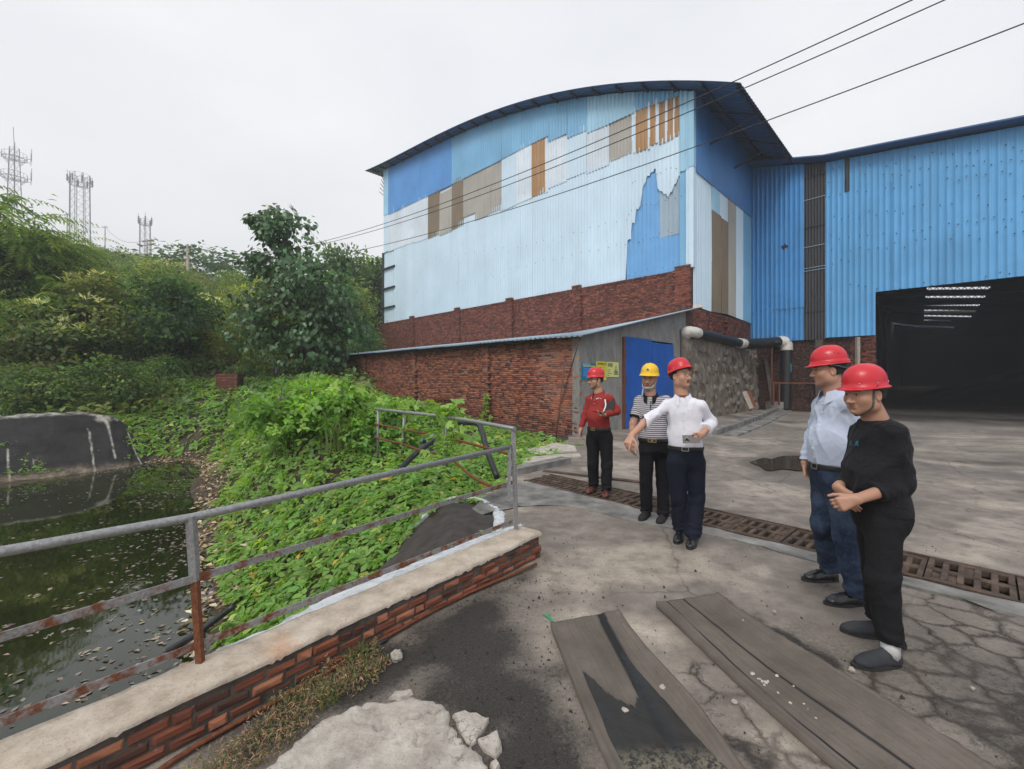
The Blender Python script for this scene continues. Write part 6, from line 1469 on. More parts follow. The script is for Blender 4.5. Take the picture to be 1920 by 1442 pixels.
for c, y, s in ((563, 777, 1.5), (600, 802, .8), (612, 815, 1.2), (628, 822, 1.4), (640, 815, 1.0), (622, 832, .8), (590, 800, .7), (685, 787, 1.3), (860, 790, .7), (888, 803, 1.0), (768, 838, .7), (690, 872, .9), (752, 925, 1.1), (820, 930, 1.0), (840, 956, .7), (862, 1008, .6), (880, 1003, .9), (897, 1010, .6), (915, 1035, .7), (880, 1028, .6), (1030, 910, .7), (1046, 1160, .9), (1328, 1172, .6), (515, 504, .7)):
    chunk('stone_chip', gnd(1200 + c / 2.667, 980 + y / 2.667) + Z * .018, .0078 * s, 'pebble', 'tiny white stone chip lying on the long rubber belt', 'stone chip', 'white stone chips on the long belt')
for px, py, s, lab in ((1243, 1298, .022, 'larger pale clod on the right rim of the wet belt'), (1377, 1322, .014, 'white stone between the two rubber belts'), (1452, 1152, .016, 'grey white crumb beside the top end of the long belt'), (1597, 1262, .018, 'small rubble bit in front of the black slip on shoe'), (1824, 1296, .011, 'white chip on the crazed concrete at the right'), (1172, 1340, .019, 'round dirty lump in the puddle on the wet belt'), (1103, 1176, .012, 'pale crumb on the upper edge of the wet belt')):
    chunk('stone', gnd(px, py) + Z * .01, s, 'slab', lab, 'stone')
chunk('concrete_lump', gnd(744, 1238), .042, 'slab', 'white concrete lump lying on the coal dust by the black hose', 'concrete lump', None, (1, .8, .85))
mb = MB(); n = 0
while n < 1500:
    p = np.array((r_.uniform(-1.2, 4.8), r_.uniform(1.4, 6.5), 0.)); dc = min(sd_poly(np.array(p[0]), np.array(p[1]), [tuple(gnd(*q)[:2]) for q in ((720, 1212), (985, 1080), (1010, 1240), (1100, 1442), (900, 1380))]), 1.2)
    if r_.random() > math.exp(-max(dc, 0) * 2.6) * .9 + .03 or sd_poly(np.array(p[0]), np.array(p[1]), YARD) > -.05 or sd_poly(np.array(p[0]), np.array(p[1]), DRAIN) < .05: continue
    s = r_.uniform(.002, .007) * (1 + 1.2 * (r_.random() < .06)); mb.add([p + np.array(q) * s * r_.uniform(.6, 1.3) + Z * .004 for q in ((-1, -.6, 0), (1, -.7, 0), (.2, 1, 0), (0, 0, 1.2))], [(0, 1, 3), (1, 2, 3), (2, 0, 3)]); n += 1
tag(mb.build('coal_crumbs', M['coal_bit'], None, 'stuff'), 'black coal crumbs strewn over the yard')
# pipes, hoses and scraps by the low wall
mb = MB(); mb.tube(bezier([gnd(1006, 1064) + Z * .03, gnd(833, 1139) + Z * .02, gnd(600, 1275) + Z * .02, gnd(367, 1406) + Z * .016, gnd(250, 1490) + Z * .016], 4), .0115, 8)
tag(mb.build('rusty_pipe', M['rust'], None), 'thin rusty pipe lying along the foot of the low brick wall', 'pipe')
mb = MB(); P = [gnd(667, 1238), gnd(683, 1226), gnd(700, 1219), gnd(705, 1217)]; mb.tube([p + Z * .016 for p in bezier(P, 4)], .0165, 10)
tag(mb.build('rubber_hose', M['black_pipe'], None), 'short black hose piece end on to the camera in the weeds', 'hose')
mb = MB(); P = [gnd(704, 1216), gnd(716, 1208), gnd(728, 1202)]; mb.tube([p + Z * .014 for p in bezier(P, 4)], [.006, .012, .015, .015, .014, .013, .012, .010, .006], 10)
tag(mb.build('rubber_hose', M['black_pipe'], None), 'short black hose piece behind the other, touching the low wall', 'hose')
green = flat('green_plastic', lin(30, 150, 95), .4); mb = MB()
for a, b in (((1019, 1152), (1039, 1168)), ((1028, 1150), (1034, 1167))): mb.bar(gnd(*a) + Z * .004, gnd(*b) + Z * .006, .009, .004)
tag(mb.build('plastic_strap', green, None), 'torn green plastic strap on the pale concrete by the wet belt', 'plastic scrap')
mb = MB(); mb.bar(gnd(1492, 1226) + Z * .02, gnd(1520, 1232) + Z * .008, .05, .012); tag(mb.build('rubber_scrap', M['rubber'], None), 'curled dark rubber flap beside the right edge of the long belt', 'rubber scrap')
mb = MB(); mb.tube(bezier([at(862, 793, 7.3), at(882, 793, 7.05), at(897, 796, 6.9), at(905, 815, 6.65), at(915, 850, 6.3), at(932, 895, 5.9)], 5), .042, 12)
tag(mb.build('black_pipe', M['black_pipe'], None), 'thick black pipe bent like a hook among the vines behind the railing', 'pipe')
mb = MB(); mb.tube(bezier([at(822, 820, 6.2), at(800, 835, 5.9), at(775, 855, 5.6), at(745, 885, 5.2)], 5), .036, 10)
tag(mb.build('black_pipe', M['black_pipe'], None), 'black pipe slanting down through the vines left of the climbing shoot', 'pipe')
mb = MB(); mb.tube(bezier([at(440, 1135, 4.75), at(400, 1165, 4.7), at(367, 1190, 4.66), at(322, 1217, 4.66), at(300, 1232, 4.66)], 5), .034, 10)
tag(mb.build('black_pipe', M['black_pipe'], None), 'black pipe end running down the bank into the pond', 'pipe')
mb = MB(); nq = 8; r2 = np.random.default_rng(2); q = [[at(790 + 28 * j / (nq - 1), 815 + 32 * i / (nq - 1), 6.3) + np.array((0, r2.normal(0, .05), 0)) for j in range(nq)] for i in range(nq)]
mb.add([p for r in q for p in r], [(i * nq + j, i * nq + j + 1, (i + 1) * nq + j + 1, (i + 1) * nq + j) for i in range(nq - 1) for j in range(nq - 1)])
tag(mb.build('tarp_scrap', flat('grey_green_cloth', lin(120, 140, 140), .8), None), 'crumpled grey green tarp scrap hung by the slanting black pipe', 'tarp scrap')
# things at the foot of the outbuilding
mb = MB(); a, b = at(1058, 679, 12.0), at(1041, 832, 11.8); mb.tube([a, (a + b) / 2 + np.array((.02, 0, 0)), b], .022, 7); mb.box(b + Z * .02, (.34, .26, .1), None, .6)
tag(mb.build('rusty_pole', M['rust'], None), 'rusty steel pole leaning on the outbuilding wall near its corner', 'pole')
s0, z0 = OUT.hit(850, 772, .15); s1, z1 = OUT.hit(815, 746, .15); wf = empty('wooden_frame', OUT((s0 + s1) / 2, z0 - .35, .15), 'brown frame standing against the outbuilding wall behind the climbing shoot', 'frame')
for (sa, za, sb_, zb_) in ((s0, z0 - .4, s0, z1), (s1, z0 - .4, s1, z1), (s0, z1, s1, z1), (s0, z0 - .1, s1, z0 - .1), ((s0 + s1) / 2, z0 - .1, (s0 + s1) / 2, z1)):
    mb = MB(); mb.bar(OUT(sa, za, .15), OUT(sb_, zb_, .15), .1, .07, tuple(OUT.n) if sa == sb_ else (0, 0, 1)); mb.build('bar', M['rust'], wf)
for pts, lab in (([(984, 840), (1035, 831), (1078, 838), (1082, 846), (1030, 852), (990, 852)], 'pale paving slab among the vines left of the man in the red shirt'), ([(975, 862), (1030, 855), (1086, 852), (1090, 858), (1030, 866), (978, 872)], 'weathered paving slab just below the pale one, by the kerb')):
    tag(slab('paving_slab', [tuple(gnd(*q)[:2]) for q in pts], -.05, .03, M['slab'], seed=len(lab), seg=.15), lab, 'paving slab')
mb = MB(); mb.bar(gnd(962, 890) + Z * .04, gnd(1062, 868) + Z * .04, .22, .14); tag(mb.build('kerb', M['cement_blue'], None), 'chipped grey blue kerb stone at the left end of the drain', 'kerb')
# puddle
P = [gnd(*q, .0)[:2] for q in ((1405, 868), (1432, 860), (1446, 862), (1470, 856), (1512, 857), (1540, 866), (1525, 872), (1505, 884), (1470, 881), (1440, 884), (1425, 876))]
V = [np.array((*p, .016)) for p in bezier([np.array((*q, 0))[:3] for q in P] + [np.array((*P[0], 0))], 5)[:-1] for p in [p[:2]]]
mb = MB(); mb.add(V, [tuple(range(len(V)))]); tag(mb.build('puddle', M['puddle'], None, 'structure'), 'shallow puddle reflecting the shed on the yard')

# ------------------------------------------------------------------ big hose and pipes by the shed
vp_ = empty('duct_hose', at(1290, 623, 16.8), 'black ribbed duct hose with white elbows running over the stone wall', 'duct')
def ribbed(P, r, name):
    P = bezier(P, 14); L_ = sum(np.linalg.norm(P[i + 1] - P[i]) for i in range(len(P) - 1)); k = int(L_ / .065); Q = []
    cum = np.cumsum([0] + [np.linalg.norm(P[i + 1] - P[i]) for i in range(len(P) - 1)]); A_ = np.array(P)
    for i in range(k + 1): Q.append([np.interp(L_ * i / k, cum, A_[:, c]) for c in range(3)])
    mb = MB(); mb.tube(Q, [r * (1.0 if i % 2 else .90) for i in range(len(Q))], 14); mb.build(name, M['black_pipe'], vp_)
def pipe(P, r, name, mat='white_pipe', parent=None, n=8): mb = MB(); mb.tube(bezier(P, n), r, 14); return mb.build(name, M[mat], parent)
pipe([at(1284, 630, 16.9), at(1288, 622, 16.7), at(1302, 623, 16.8), at(1309, 625, 17.0)], .205, 'elbow', parent=vp_)
pipe([at(1306, 624, 17.0), at(1345, 633, 18.6), at(1388, 644, 20.5)], .19, 'hose', 'black_pipe', vp_)
pipe([at(1386, 643, 20.4), at(1397, 645, 20.9)], .23, 'collar', parent=vp_)
ribbed([at(1396, 645, 20.8), at(1430, 644, 21.3), at(1462, 641, 21.7)], .26, 'hose')
pipe([at(1459, 641, 21.7), at(1470, 641, 21.7), at(1474.5, 646, 21.7), at(1475, 657, 21.7)], .28, 'elbow', parent=vp_)
ribbed([at(1475, 655, 21.7), at(1474, 710, 21.7), at(1472, 768, 21.7)], .26, 'hose')
mb = MB(); mb.box(at(1483, 690, 21.45), (.06, .02, .42)); mb.build('label_strip', mt_teal, vp_)
mb = MB(); mb.tube([at(1452, 640, 21.5), at(1452, 645, 21.5)], .30, 14); mb.build('clamp', M['steel_dark'], vp_)
wp_ = empty('white_pipe', at(1457, 735, 22.4), 'white plastic downpipe behind the ribbed duct hose', 'pipe')
pipe([at(1458, 648, 22.4), at(1457, 738, 22.4)], .15, 'pipe', parent=wp_, n=1); pipe([at(1450, 648, 22.5), at(1450, 722, 22.5)], .07, 'pipe', parent=wp_, n=1)
w2 = empty('white_pipe', at(1500, 752, 22.0), 'white plastic pipe bending down onto a plinth right of the duct hose', 'pipe')
pipe([at(1480, 733, 22.1), at(1498, 737, 22.0), at(1510, 741, 21.9), at(1514, 754, 21.9)], .2, 'pipe', parent=w2)
for x0, x1, Yc, lab in ((1441, 1465, 22.0, 'grey concrete plinth left of the duct hose'), (1482, 1522, 22.0, 'grey concrete plinth under the bent white pipe')):
    a = gnd(x0, 770); b = gnd(x1, 770); mb = MB(); mb.box(((a + b) / 2) + Z * .22, (abs(b[0] - a[0]), .5, .46)); tag(mb.build('plinth', M['cement_blue'], None), lab, 'plinth')
mb = MB(); mb.bar(at(1447, 718, 21.3), at(1570, 719, 20.5), .06); mb.bar(at(1450, 718, 21.3), at(1450, 760, 21.3), .06); mb.bar(at(1461, 718, 21.2), at(1461, 760, 21.2), .06); mb.bar(at(1447, 650, 21.4), at(1447, 760, 21.4), .05)
tag(mb.build('steel_rack', M['rust'], None), 'thin rusty steel rack in front of the white pipes', 'rack')
mb = MB(); mb.bar(at(1435, 672, 22.3), at(1449, 758, 22.0), .17, .05, (0, 1, 0)); tag(mb.build('plank', M['bark'], None), 'long grey plank leaning at the end of the stone wall', 'plank')
mb = MB(); mb.bar(at(1395, 734, 19.4), at(1409, 766, 19.2), .2, .05, (0, 1, 0)); tag(mb.build('plank', M['pole'], None), 'short pale board leaning on the stone wall', 'plank')
mb = MB(); mb.bar(at(1403, 734, 19.6), at(1413, 762, 19.4), .2, .05, (0, 1, 0)); tag(mb.build('plank', M['rust'], None), 'short brown board leaning beside the pale one', 'plank')

# ------------------------------------------------------------------ gate pier at the far end of the pond
q = at(421, 738, 19.8); gp_ = empty('gate_pier', q, 'small red brick pier at the far end of the pond', 'pier')
GP = Plane(at(404, 738, 19.8), (1, 0, 0), (0, -1, 0)); GP.o[2] = 0; zg = float(height(q[0], q[1]))
ztp = max(1.72, zg + .75)
wall_core(gp_, GP, .01, .97, zg - .3, ztp - .02, -.5, -.012, M['mortar_red'], 'wall_core'); brick_wall(gp_, GP, 0, .98, zg - .1, ztp, M['brick_hall'], lambda s, z: .3, bond='common', npart=200, seed=19)
# ------------------------------------------------------------------ telecom towers, utility poles, cables
def lattice(e, cx, cy, z0, z1, r0, r1, n, step, th=.07):
    mb = MB(); k = max(2, int((z1 - z0) / step)); lv = np.linspace(0, 1, k + 1)
    P = lambda i, q: np.array((cx + math.cos(2 * math.pi * i / n + .3) * (r0 + (r1 - r0) * q), cy + math.sin(2 * math.pi * i / n + .3) * (r0 + (r1 - r0) * q), z0 + (z1 - z0) * q))
    for i in range(n):
        m2 = MB(); m2.bar(P(i, 0), P(i, 1), th * 1.6); m2.build('leg', M['tower'], e)
        for a, b in zip(lv[:-1], lv[1:]): mb.bar(P(i, a), P(i + 1, b), th * .6); mb.bar(P(i, b), P(i + 1, b), th * .6)
    mb.build('bracing', M['tower'], e, 'stuff')
def ringp(e, cx, cy, z, r, n, ants, h=1.2, th=.07):
    mb = MB()
    for zz in (z, z + h):
        for i in range(n):
            a, b = 2 * math.pi * i / n, 2 * math.pi * (i + 1) / n; mb.bar((cx + r * math.cos(a), cy + r * math.sin(a), zz), (cx + r * math.cos(b), cy + r * math.sin(b), zz), th * (1.6 if zz == z else .7))
    for i in range(n): a = 2 * math.pi * i / n; mb.bar((cx + r * math.cos(a), cy + r * math.sin(a), z), (cx + r * math.cos(a), cy + r * math.sin(a), z + h), th * .6); mb.bar((cx, cy, z - .6 * r * .3), (cx + r * math.cos(a), cy + r * math.sin(a), z), th * .7)
    mb.build('platform', M['tower'], e)
    for i in range(ants):
        a = 2 * math.pi * (i + .2) / ants; p = np.array((cx + (r + .25) * math.cos(a), cy + (r + .25) * math.sin(a), z)); m2 = MB(); m2.bar(p, p + Z * (2.6 + (i % 3) * .4), th); m2.box(p + Z * 1.2, (.32, .22, 1.8)); m2.build('antenna', M['tower'], e)
def tower(px, Yt, ytop, ybase, rpx, label, n=8):
    c = at(px, ytop, Yt); b = at(px, ybase + 25, Yt); r = rpx / F * Yt; e = empty('telecom_tower', b, label, 'tower'); return e, c, b, r
e, c, b, r = tower(150, 125, 340, 432, 14.5, ''); e['label'] = 'round lattice telecom tower, middle one of three on the ridge'
lattice(e, c[0], c[1], b[2], c[2] + 2, r * 1.05, r * .98, 8, 2.2); ringp(e, c[0], c[1], c[2] - 1.0, r * 1.06, 10, 8, 1.6)
e, c, b, r = tower(272, 140, 418, 470, 8.5, ''); e['label'] = 'smallest lattice telecom tower, rightmost on the ridge'
lattice(e, c[0], c[1], b[2], c[2] + 1, r * 1.05, r, 6, 2.2); ringp(e, c[0], c[1], c[2] - .5, r * 1.1, 8, 6, 1.4)
e, c, b, r = tower(27, 112, 285, 372, 8.2, ''); e['label'] = 'tallest telecom tower with two wide platforms and a mast, leftmost on the ridge'
lattice(e, c[0], c[1], b[2], c[2] + 1, r * 1.35, r * .85, 6, 2.0)
for yy, rr in ((297, 2.0), (334, 2.1)):
    z_ = at(27, yy, 112)[2]; ringp(e, c[0], c[1], z_, r * rr, 12, 0, 1.3); mb = MB()
    for i in range(6):
        a = 2 * math.pi * i / 6 + .35; d = np.array((math.cos(a), math.sin(a), 0)); p = np.array((c[0], c[1], z_)); mb.bar(p + d * r * rr, p + d * r * 3.0 + Z * .4, .08); mb.bar(p + d * r * 3.0 - Z * .3, p + d * r * 3.0 + Z * 3.0, .08); mb.bar(p + d * r * 1.1 - Z * 1.4, p + d * r * rr, .08)
    mb.build('outrigger', M['tower'], e)
mb = MB(); mb.bar(np.array((c[0], c[1], c[2])), at(25, 238, 112), .09); mb.build('mast', M['tower'], e)
PT = {}
def upole(px, Yp, ytop, ybase, label, cross=True, r=.14, mat='pole'):
    a = at(px, ytop, Yp); b = at(px, ybase, Yp); b[2] = min(b[2], float(height(b[0], b[1]))) - .5; e = empty('utility_pole', b, label, 'utility pole'); mb = MB(); mb.tube([b, a], [r * 1.25, r * .85], 8); mb.build('shaft', M[mat], e)
    if cross:
        for k, dz in enumerate((.3, 1.0)[:1 + (Yp < 90)]):
            mb = MB(); mb.bar(a + np.array((-1.0, .2, -dz)), a + np.array((1.0, -.2, -dz)), .10); mb.build('crossarm', M['steel_dark'], e)
    PT[px] = a; return e
upole(126, 112, 400, 432, 'thin utility pole left of the middle telecom tower')
upole(197, 118, 424, 445, 'utility pole with short crossarm between the middle and smallest towers')
upole(276, 74, 449, 495, 'utility pole just in front of the smallest telecom tower', True, .11)
upole(283, 80, 447, 495, 'second utility pole close beside the smallest telecom tower', True, .11)
upole(352, 45, 458, 530, 'tall pale concrete utility pole on the slope before the ridge tree')
def cable(P, r, label, name='power_cable', grp=None): mb = MB(); mb.tube(P, r, 5, False); return tag(mb.build(name, M['cable'], None), label, 'cable', grp)
far = at(352, 460, 45)
for (xa, ya), y7, dy_, lab in (((1710, 0), 419.5, 0, 'uppermost of the three power cables crossing in front of the hall'), ((1771, 0), 427, .35, 'middle one of the three power cables crossing in front of the hall'), ((1920, 44), 459, .9, 'lowest of the three power cables crossing in front of the hall')):
    A_ = at(xa, ya, 8.0 if xa < 1900 else 7.4); B_ = far + np.array((dy_ - .5, 0, -.5 if dy_ > .5 else 0)); r7 = (720 - CX) / F
    t1 = (r7 * A_[1] - A_[0]) / ((B_[0] - A_[0]) - r7 * (B_[1] - A_[1])); Y1 = A_[1] + t1 * (B_[1] - A_[1]); z1 = CH - (y7 - HY) / F * Y1
    co = np.polyfit([0, t1, 1], [A_[2], z1, B_[2]], 2); T_ = np.linspace(-.12, 1, 70)
    cable([np.array((A_[0] + (B_[0] - A_[0]) * t_, A_[1] + (B_[1] - A_[1]) * t_, np.polyval(co, t_))) for t_ in T_], .0125, lab, grp='cables across the front of the hall')
def sag(a, b, s, n=16): return [a + (b - a) * t_ - Z * s * 4 * t_ * (1 - t_) for t_ in np.linspace(0, 1, n)]
cable(sag(PT[352] - Z * .3, PT[283] - Z * .3, 1.0), .022, 'thin wire from the tall pale pole to the smallest telecom tower', 'thin_wire'); cable(sag(PT[276], PT[197], 2.0), .03, 'thin wire linking the poles right of the middle telecom tower', 'thin_wire'); cable(sag(PT[197], PT[126], 1.5), .03, 'thin wire linking the poles across the middle telecom tower', 'thin_wire')
cable(sag(PT[352] - Z * 1.0, at(520, 490, 40), .8), .02, 'thin wire from the tall pale pole towards the big broad leaved tree', 'thin_wire')
# ------------------------------------------------------------------ people: smooth distance fields turned into meshes
class SDF:
    def __init__(s, lo, hi, h):
        s.h = h; s.lo = np.asarray(lo, float); n = np.ceil((np.asarray(hi) - s.lo) / h).astype(int) + 1
        s.ax = [s.lo[i] + h * np.arange(n[i]) for i in range(3)]; s.D = np.full(n, .25, np.float32)
    def blk(s, lo, hi):
        sl = []
        for i in range(3):
            a = int(max(0, math.floor((lo[i] - s.lo[i]) / s.h))); b = int(min(len(s.ax[i]), math.ceil((hi[i] - s.lo[i]) / s.h) + 1))
            if b <= a: return None
            sl.append(slice(a, b))
        X = s.ax[0][sl[0]].astype(np.float32)[:, None, None]; Y = s.ax[1][sl[1]].astype(np.float32)[None, :, None]; Zz = s.ax[2][sl[2]].astype(np.float32)[None, None, :]
        return tuple(sl), X, Y, Zz
    def _put(s, lo, hi, fn, k, sub=False):
        b = s.blk(np.asarray(lo) - (k + 3 * s.h), np.asarray(hi) + (k + 3 * s.h))
        if b is None: return s
        sl, X, Y, Zz = b; d = fn(X, Y, Zz); o = s.D[sl]
        if sub: d = -d; o = -o; d = -d
        if not sub:
            h = np.clip(.5 + .5 * (o - d) / k, 0, 1) if k > 0 else (o > d).astype(np.float32); s.D[sl] = o * (1 - h) + d * h - k * h * (1 - h)
        else:
            d = -fn(X, Y, Zz); o = s.D[sl]; h = np.clip(.5 - .5 * (o - d) / k, 0, 1); s.D[sl] = o * (1 - h) + d * h + k * h * (1 - h)
        return s
    def cap(s, a, b, ra, rb, k=.02, cuts=(), folds=(), sub=False, sq=None):
        a = np.asarray(a, float); b = np.asarray(b, float); ba = b - a; L2 = ba @ ba + 1e-12; R = max(ra, rb) + sum(f[0] for f in folds)
        if folds:
            dn = ba / math.sqrt(L2); u = np.cross(dn, (.3, .9, .2)); u /= np.linalg.norm(u); v = np.cross(dn, u)
        def fn(X, Y, Zz):
            px, py, pz = X - a[0], Y - a[1], Zz - a[2]; t = np.clip((px * ba[0] + py * ba[1] + pz * ba[2]) / L2, 0, 1)
            qx, qy, qz = px - t * ba[0], py - t * ba[1], pz - t * ba[2]; r = ra + (rb - ra) * t
            if folds:
                ang = np.arctan2(qx * v[0] + qy * v[1] + qz * v[2], qx * u[0] + qy * u[1] + qz * u[2])
                for A_, fr, skw, t0, wd, ph in folds: r = r + A_ * np.exp(-((t - t0) / wd) ** 2) * np.sin(6.283 * fr * t + skw * np.sin(ang + ph) * 2.2 + ph)
            d = np.sqrt(qx * qx + qy * qy + qz * qz) - r
            for c, n in cuts: d = np.maximum(d, (X - c[0]) * n[0] + (Y - c[1]) * n[1] + (Zz - c[2]) * n[2])
            return d
        return s._put(np.minimum(a, b) - R, np.maximum(a, b) + R, fn, k, sub)
    def ell(s, c, r, R=None, k=.03, sub=False, cuts=()):
        c = np.asarray(c, float); r = np.asarray(r, float); R = np.eye(3) if R is None else R; m = np.abs(R) @ r
        def fn(X, Y, Zz):
            p = [X - c[0], Y - c[1], Zz - c[2]]; q = [(p[0] * R[0, i] + p[1] * R[1, i] + p[2] * R[2, i]) for i in range(3)]
            k0 = np.sqrt(sum((q[i] / r[i]) ** 2 for i in range(3))) + 1e-6; k1 = np.sqrt(sum((q[i] / r[i] ** 2) ** 2 for i in range(3))) + 1e-6
            d = k0 * (k0 - 1) / k1
            for cc, n in cuts: d = np.maximum(d, (X - cc[0]) * n[0] + (Y - cc[1]) * n[1] + (Zz - cc[2]) * n[2])
            return d
        return s._put(c - m, c + m, fn, k, sub)
    def cut(s, c, n):
        X, Y, Zz = s.ax[0][:, None, None], s.ax[1][None, :, None], s.ax[2][None, None, :]
        s.D = np.maximum(s.D, ((X - c[0]) * n[0] + (Y - c[1]) * n[1] + (Zz - c[2]) * n[2]).astype(np.float32)); return s
    def wrinkle(s, amp, seed, freqs=(7, 12, 21), stretch=(1, 1, .45)):
        """cloth creases: thin ridges running every which way, none evenly spaced"""
        r_ = np.random.default_rng(seed); X, Y, Zz = s.ax[0][:, None, None], s.ax[1][None, :, None], s.ax[2][None, None, :]; w_ = 0
        for f in freqs:
            for _ in range(3):
                k = r_.normal(0, 1, 3) * stretch; k = k / np.linalg.norm(k) * f * r_.uniform(.7, 1.3); ph = r_.uniform(0, 6.28); k2 = r_.normal(0, 1, 3) * 7; k3 = r_.normal(0, 1, 3) * 5; p3 = r_.uniform(0, 6.28)
                u = np.sin(k[0] * X + k[1] * Y + k[2] * Zz + ph + 1.7 * np.sin(k2[0] * X + k2[1] * Y + k2[2] * Zz)); g = np.clip(.25 + np.sin(k3[0] * X + k3[1] * Y + k3[2] * Zz + p3), 0, 1.2)
                w_ = w_ + ((1 - np.abs(u)) ** 2.2 - .30) * g * (freqs[0] / f) ** .5
        s.D = (s.D - amp * w_).astype(np.float32); return s
    def val(s, p):
        i = np.clip(np.round((np.asarray(p) - s.lo) / s.h).astype(int), 0, np.array(s.D.shape) - 1); return s.D[tuple(i)]
    def surf(s, p, d, L=.6):
        p = np.asarray(p, float); d = np.asarray(d, float)
        for t in np.arange(0, L, s.h * .4):
            if s.val(p + d * t) < 0: return p + d * t
        return p + d * L
    def mesh(s):
        D = s.D; S = D < 0; n = D.shape
        c = [S[i:n[0] - 1 + i, j:n[1] - 1 + j, k:n[2] - 1 + k] for i in (0, 1) for j in (0, 1) for k in (0, 1)]
        cnt = sum(q.astype(np.int8) for q in c); I = np.argwhere((cnt > 0) & (cnt < 8)); idx = np.full((n[0] - 1, n[1] - 1, n[2] - 1), -1, np.int32); idx[I[:, 0], I[:, 1], I[:, 2]] = np.arange(len(I))
        off = np.array([(i, j, k) for i in (0, 1) for j in (0, 1) for k in (0, 1)]); vals = np.stack([D[I[:, 0] + o[0], I[:, 1] + o[1], I[:, 2] + o[2]] for o in off], 1)
        acc = np.zeros((len(I), 3)); num = np.zeros(len(I))
        for a in range(8):
            for b in range(a + 1, 8):
                if np.abs(off[a] - off[b]).sum() != 1: continue
                va, vb = vals[:, a], vals[:, b]; m = (va < 0) != (vb < 0); t = np.where(m, va / np.where(m, va - vb, 1), 0); acc += m[:, None] * (off[a] + t[:, None] * (off[b] - off[a])); num += m
        V = s.lo + (I + acc / num[:, None]) * s.h; F_ = []
        for ax in range(3):
            o = [0, 0, 0]; o[ax] = 1; A_ = S[:n[0] - o[0], :n[1] - o[1], :n[2] - o[2]]; B_ = S[o[0]:, o[1]:, o[2]:]; E = np.argwhere(A_ != B_); u, v = (ax + 1) % 3, (ax + 2) % 3
            E = E[(E[:, u] > 0) & (E[:, v] > 0) & (E[:, u] < n[u] - 1) & (E[:, v] < n[v] - 1)]
            q = []
            for du, dv in ((1, 1), (0, 1), (0, 0), (1, 0)):
                g = E.copy(); g[:, u] -= du; g[:, v] -= dv; q.append(idx[g[:, 0], g[:, 1], g[:, 2]])
            q = np.stack(q, 1); fl = S[E[:, 0], E[:, 1], E[:, 2]]; q = np.where(fl[:, None], q, q[:, ::-1]); F_.append(q[(q >= 0).all(1)])
        return V, np.concatenate(F_)
def yawR(psi):
    """columns: subject's right, forward, up"""
    p = math.radians(psi); f = np.array((math.sin(p), -math.cos(p), 0)); r = np.array((f[1], -f[0], 0)); return np.stack([r, f, Z], 1)
def headR(yaw, pitch=0, roll=0):
    R = yawR(yaw); a, b = math.radians(pitch), math.radians(roll)
    Rx = np.array([[1, 0, 0], [0, math.cos(a), -math.sin(a)], [0, math.sin(a), math.cos(a)]]); Ry = np.array([[math.cos(b), 0, math.sin(b)], [0, 1, 0], [-math.sin(b), 0, math.cos(b)]])
    return R @ Rx @ Ry          # pitch > 0 looks up, roll tips the head to its right

t = NT('skin'); v = t.coord(); n_ = t.noise(v, 60, 4, .6); n2 = t.noise(v, 9, 4)
c = t.mix(t.rf(n2, .35, .65, 0, .25), t.attr().outputs['Color'], t.mix(1.0, t.attr().outputs['Color'], (1.08, .86, .80, 1), 'MULTIPLY'))
t.bump(n_, .12, .002); t.b.inputs['Subsurface Weight'].default_value = .06; t.b.inputs['Subsurface Radius'].default_value = (.01, .004, .002); M['skin'] = t.set(c, .46, 0, .42)
def cloth(name, col, rough=.9, wr=.35, fade=None, sheen=.0, scale=14):
    t = NT(name); v = t.coord(); a = t.noise(v, scale, 5, .6, .8); f = t.noise(v, 220, 2, .5); b = t.noise(v, 5, 4, .6)
    c = t.mix(t.rf(b, .35, .65, 0, .3), tuple(col) + (1,), tuple(q * .75 for q in col) + (1,))
    if fade: c = t.mix(t.math('MULTIPLY', t.rf(t.noise(v, 3.2, 5, .65), .42, .7), .9), c, tuple(fade) + (1,)); c = t.mix(t.rf(t.noise(v, 55, 4, .7), .5, .75, 0, .35), c, tuple(q * 1.4 for q in fade) + (1,))
    t.bump(t.math('ADD', a, t.math('MULTIPLY', f, .12)), wr, .018); t.b.inputs['Sheen Weight'].default_value = sheen
    return t.set(c, rough, 0, .2)
M['c_white'] = cloth('white_cotton', (.74, .74, .80), .85, .30); M['c_blue'] = cloth('pale_blue_cotton', (.50, .555, .68), .85, .32)
M['c_red'] = cloth('brick_red_jersey', (.30, .036, .032), .85, .25); M['c_black'] = cloth('black_jersey', (.013, .013, .016), .85, .8, sheen=.04); M['c_trouser'] = cloth('black_trouser_cloth', (.009, .009, .012), .8, .4); M['c_navy'] = cloth('navy_trouser_cloth', (.008, .011, .022), .8, .4)
M['c_charcoal'] = cloth('charcoal_trouser_cloth', (.013, .013, .015), .85, .5); M['c_jeans'] = cloth('dark_denim', (.018, .028, .055), .9, .45, fade=(.07, .105, .165)); M['c_sock'] = cloth('white_sock', (.72, .72, .72), .9, .3); M['c_collar'] = cloth('black_collar', (.012, .012, .016), .9, .2)
t = NT('striped_polo'); v = t.coord(); sc_ = t.n('ShaderNodeAttribute'); sc_.attribute_name = 'sc'
fr_ = t.math('FRACT', t.math('ADD', sc_.outputs['Fac'], t.math('MULTIPLY', t.noise(v, 7, 3), .004)))
k1 = t.math('GREATER_THAN', fr_, .60); t.bump(t.noise(v, 14, 5, .6, .8), .3, .018)
M['c_stripe'] = t.set(t.mix(k1, (.50, .485, .51, 1), (.05, .036, .045, 1)), .9, 0, .2)
M['hair'] = simple('black_hair', (.012, .010, .009), .6, var=.4, scale=40, bump=.6, bscale=120)
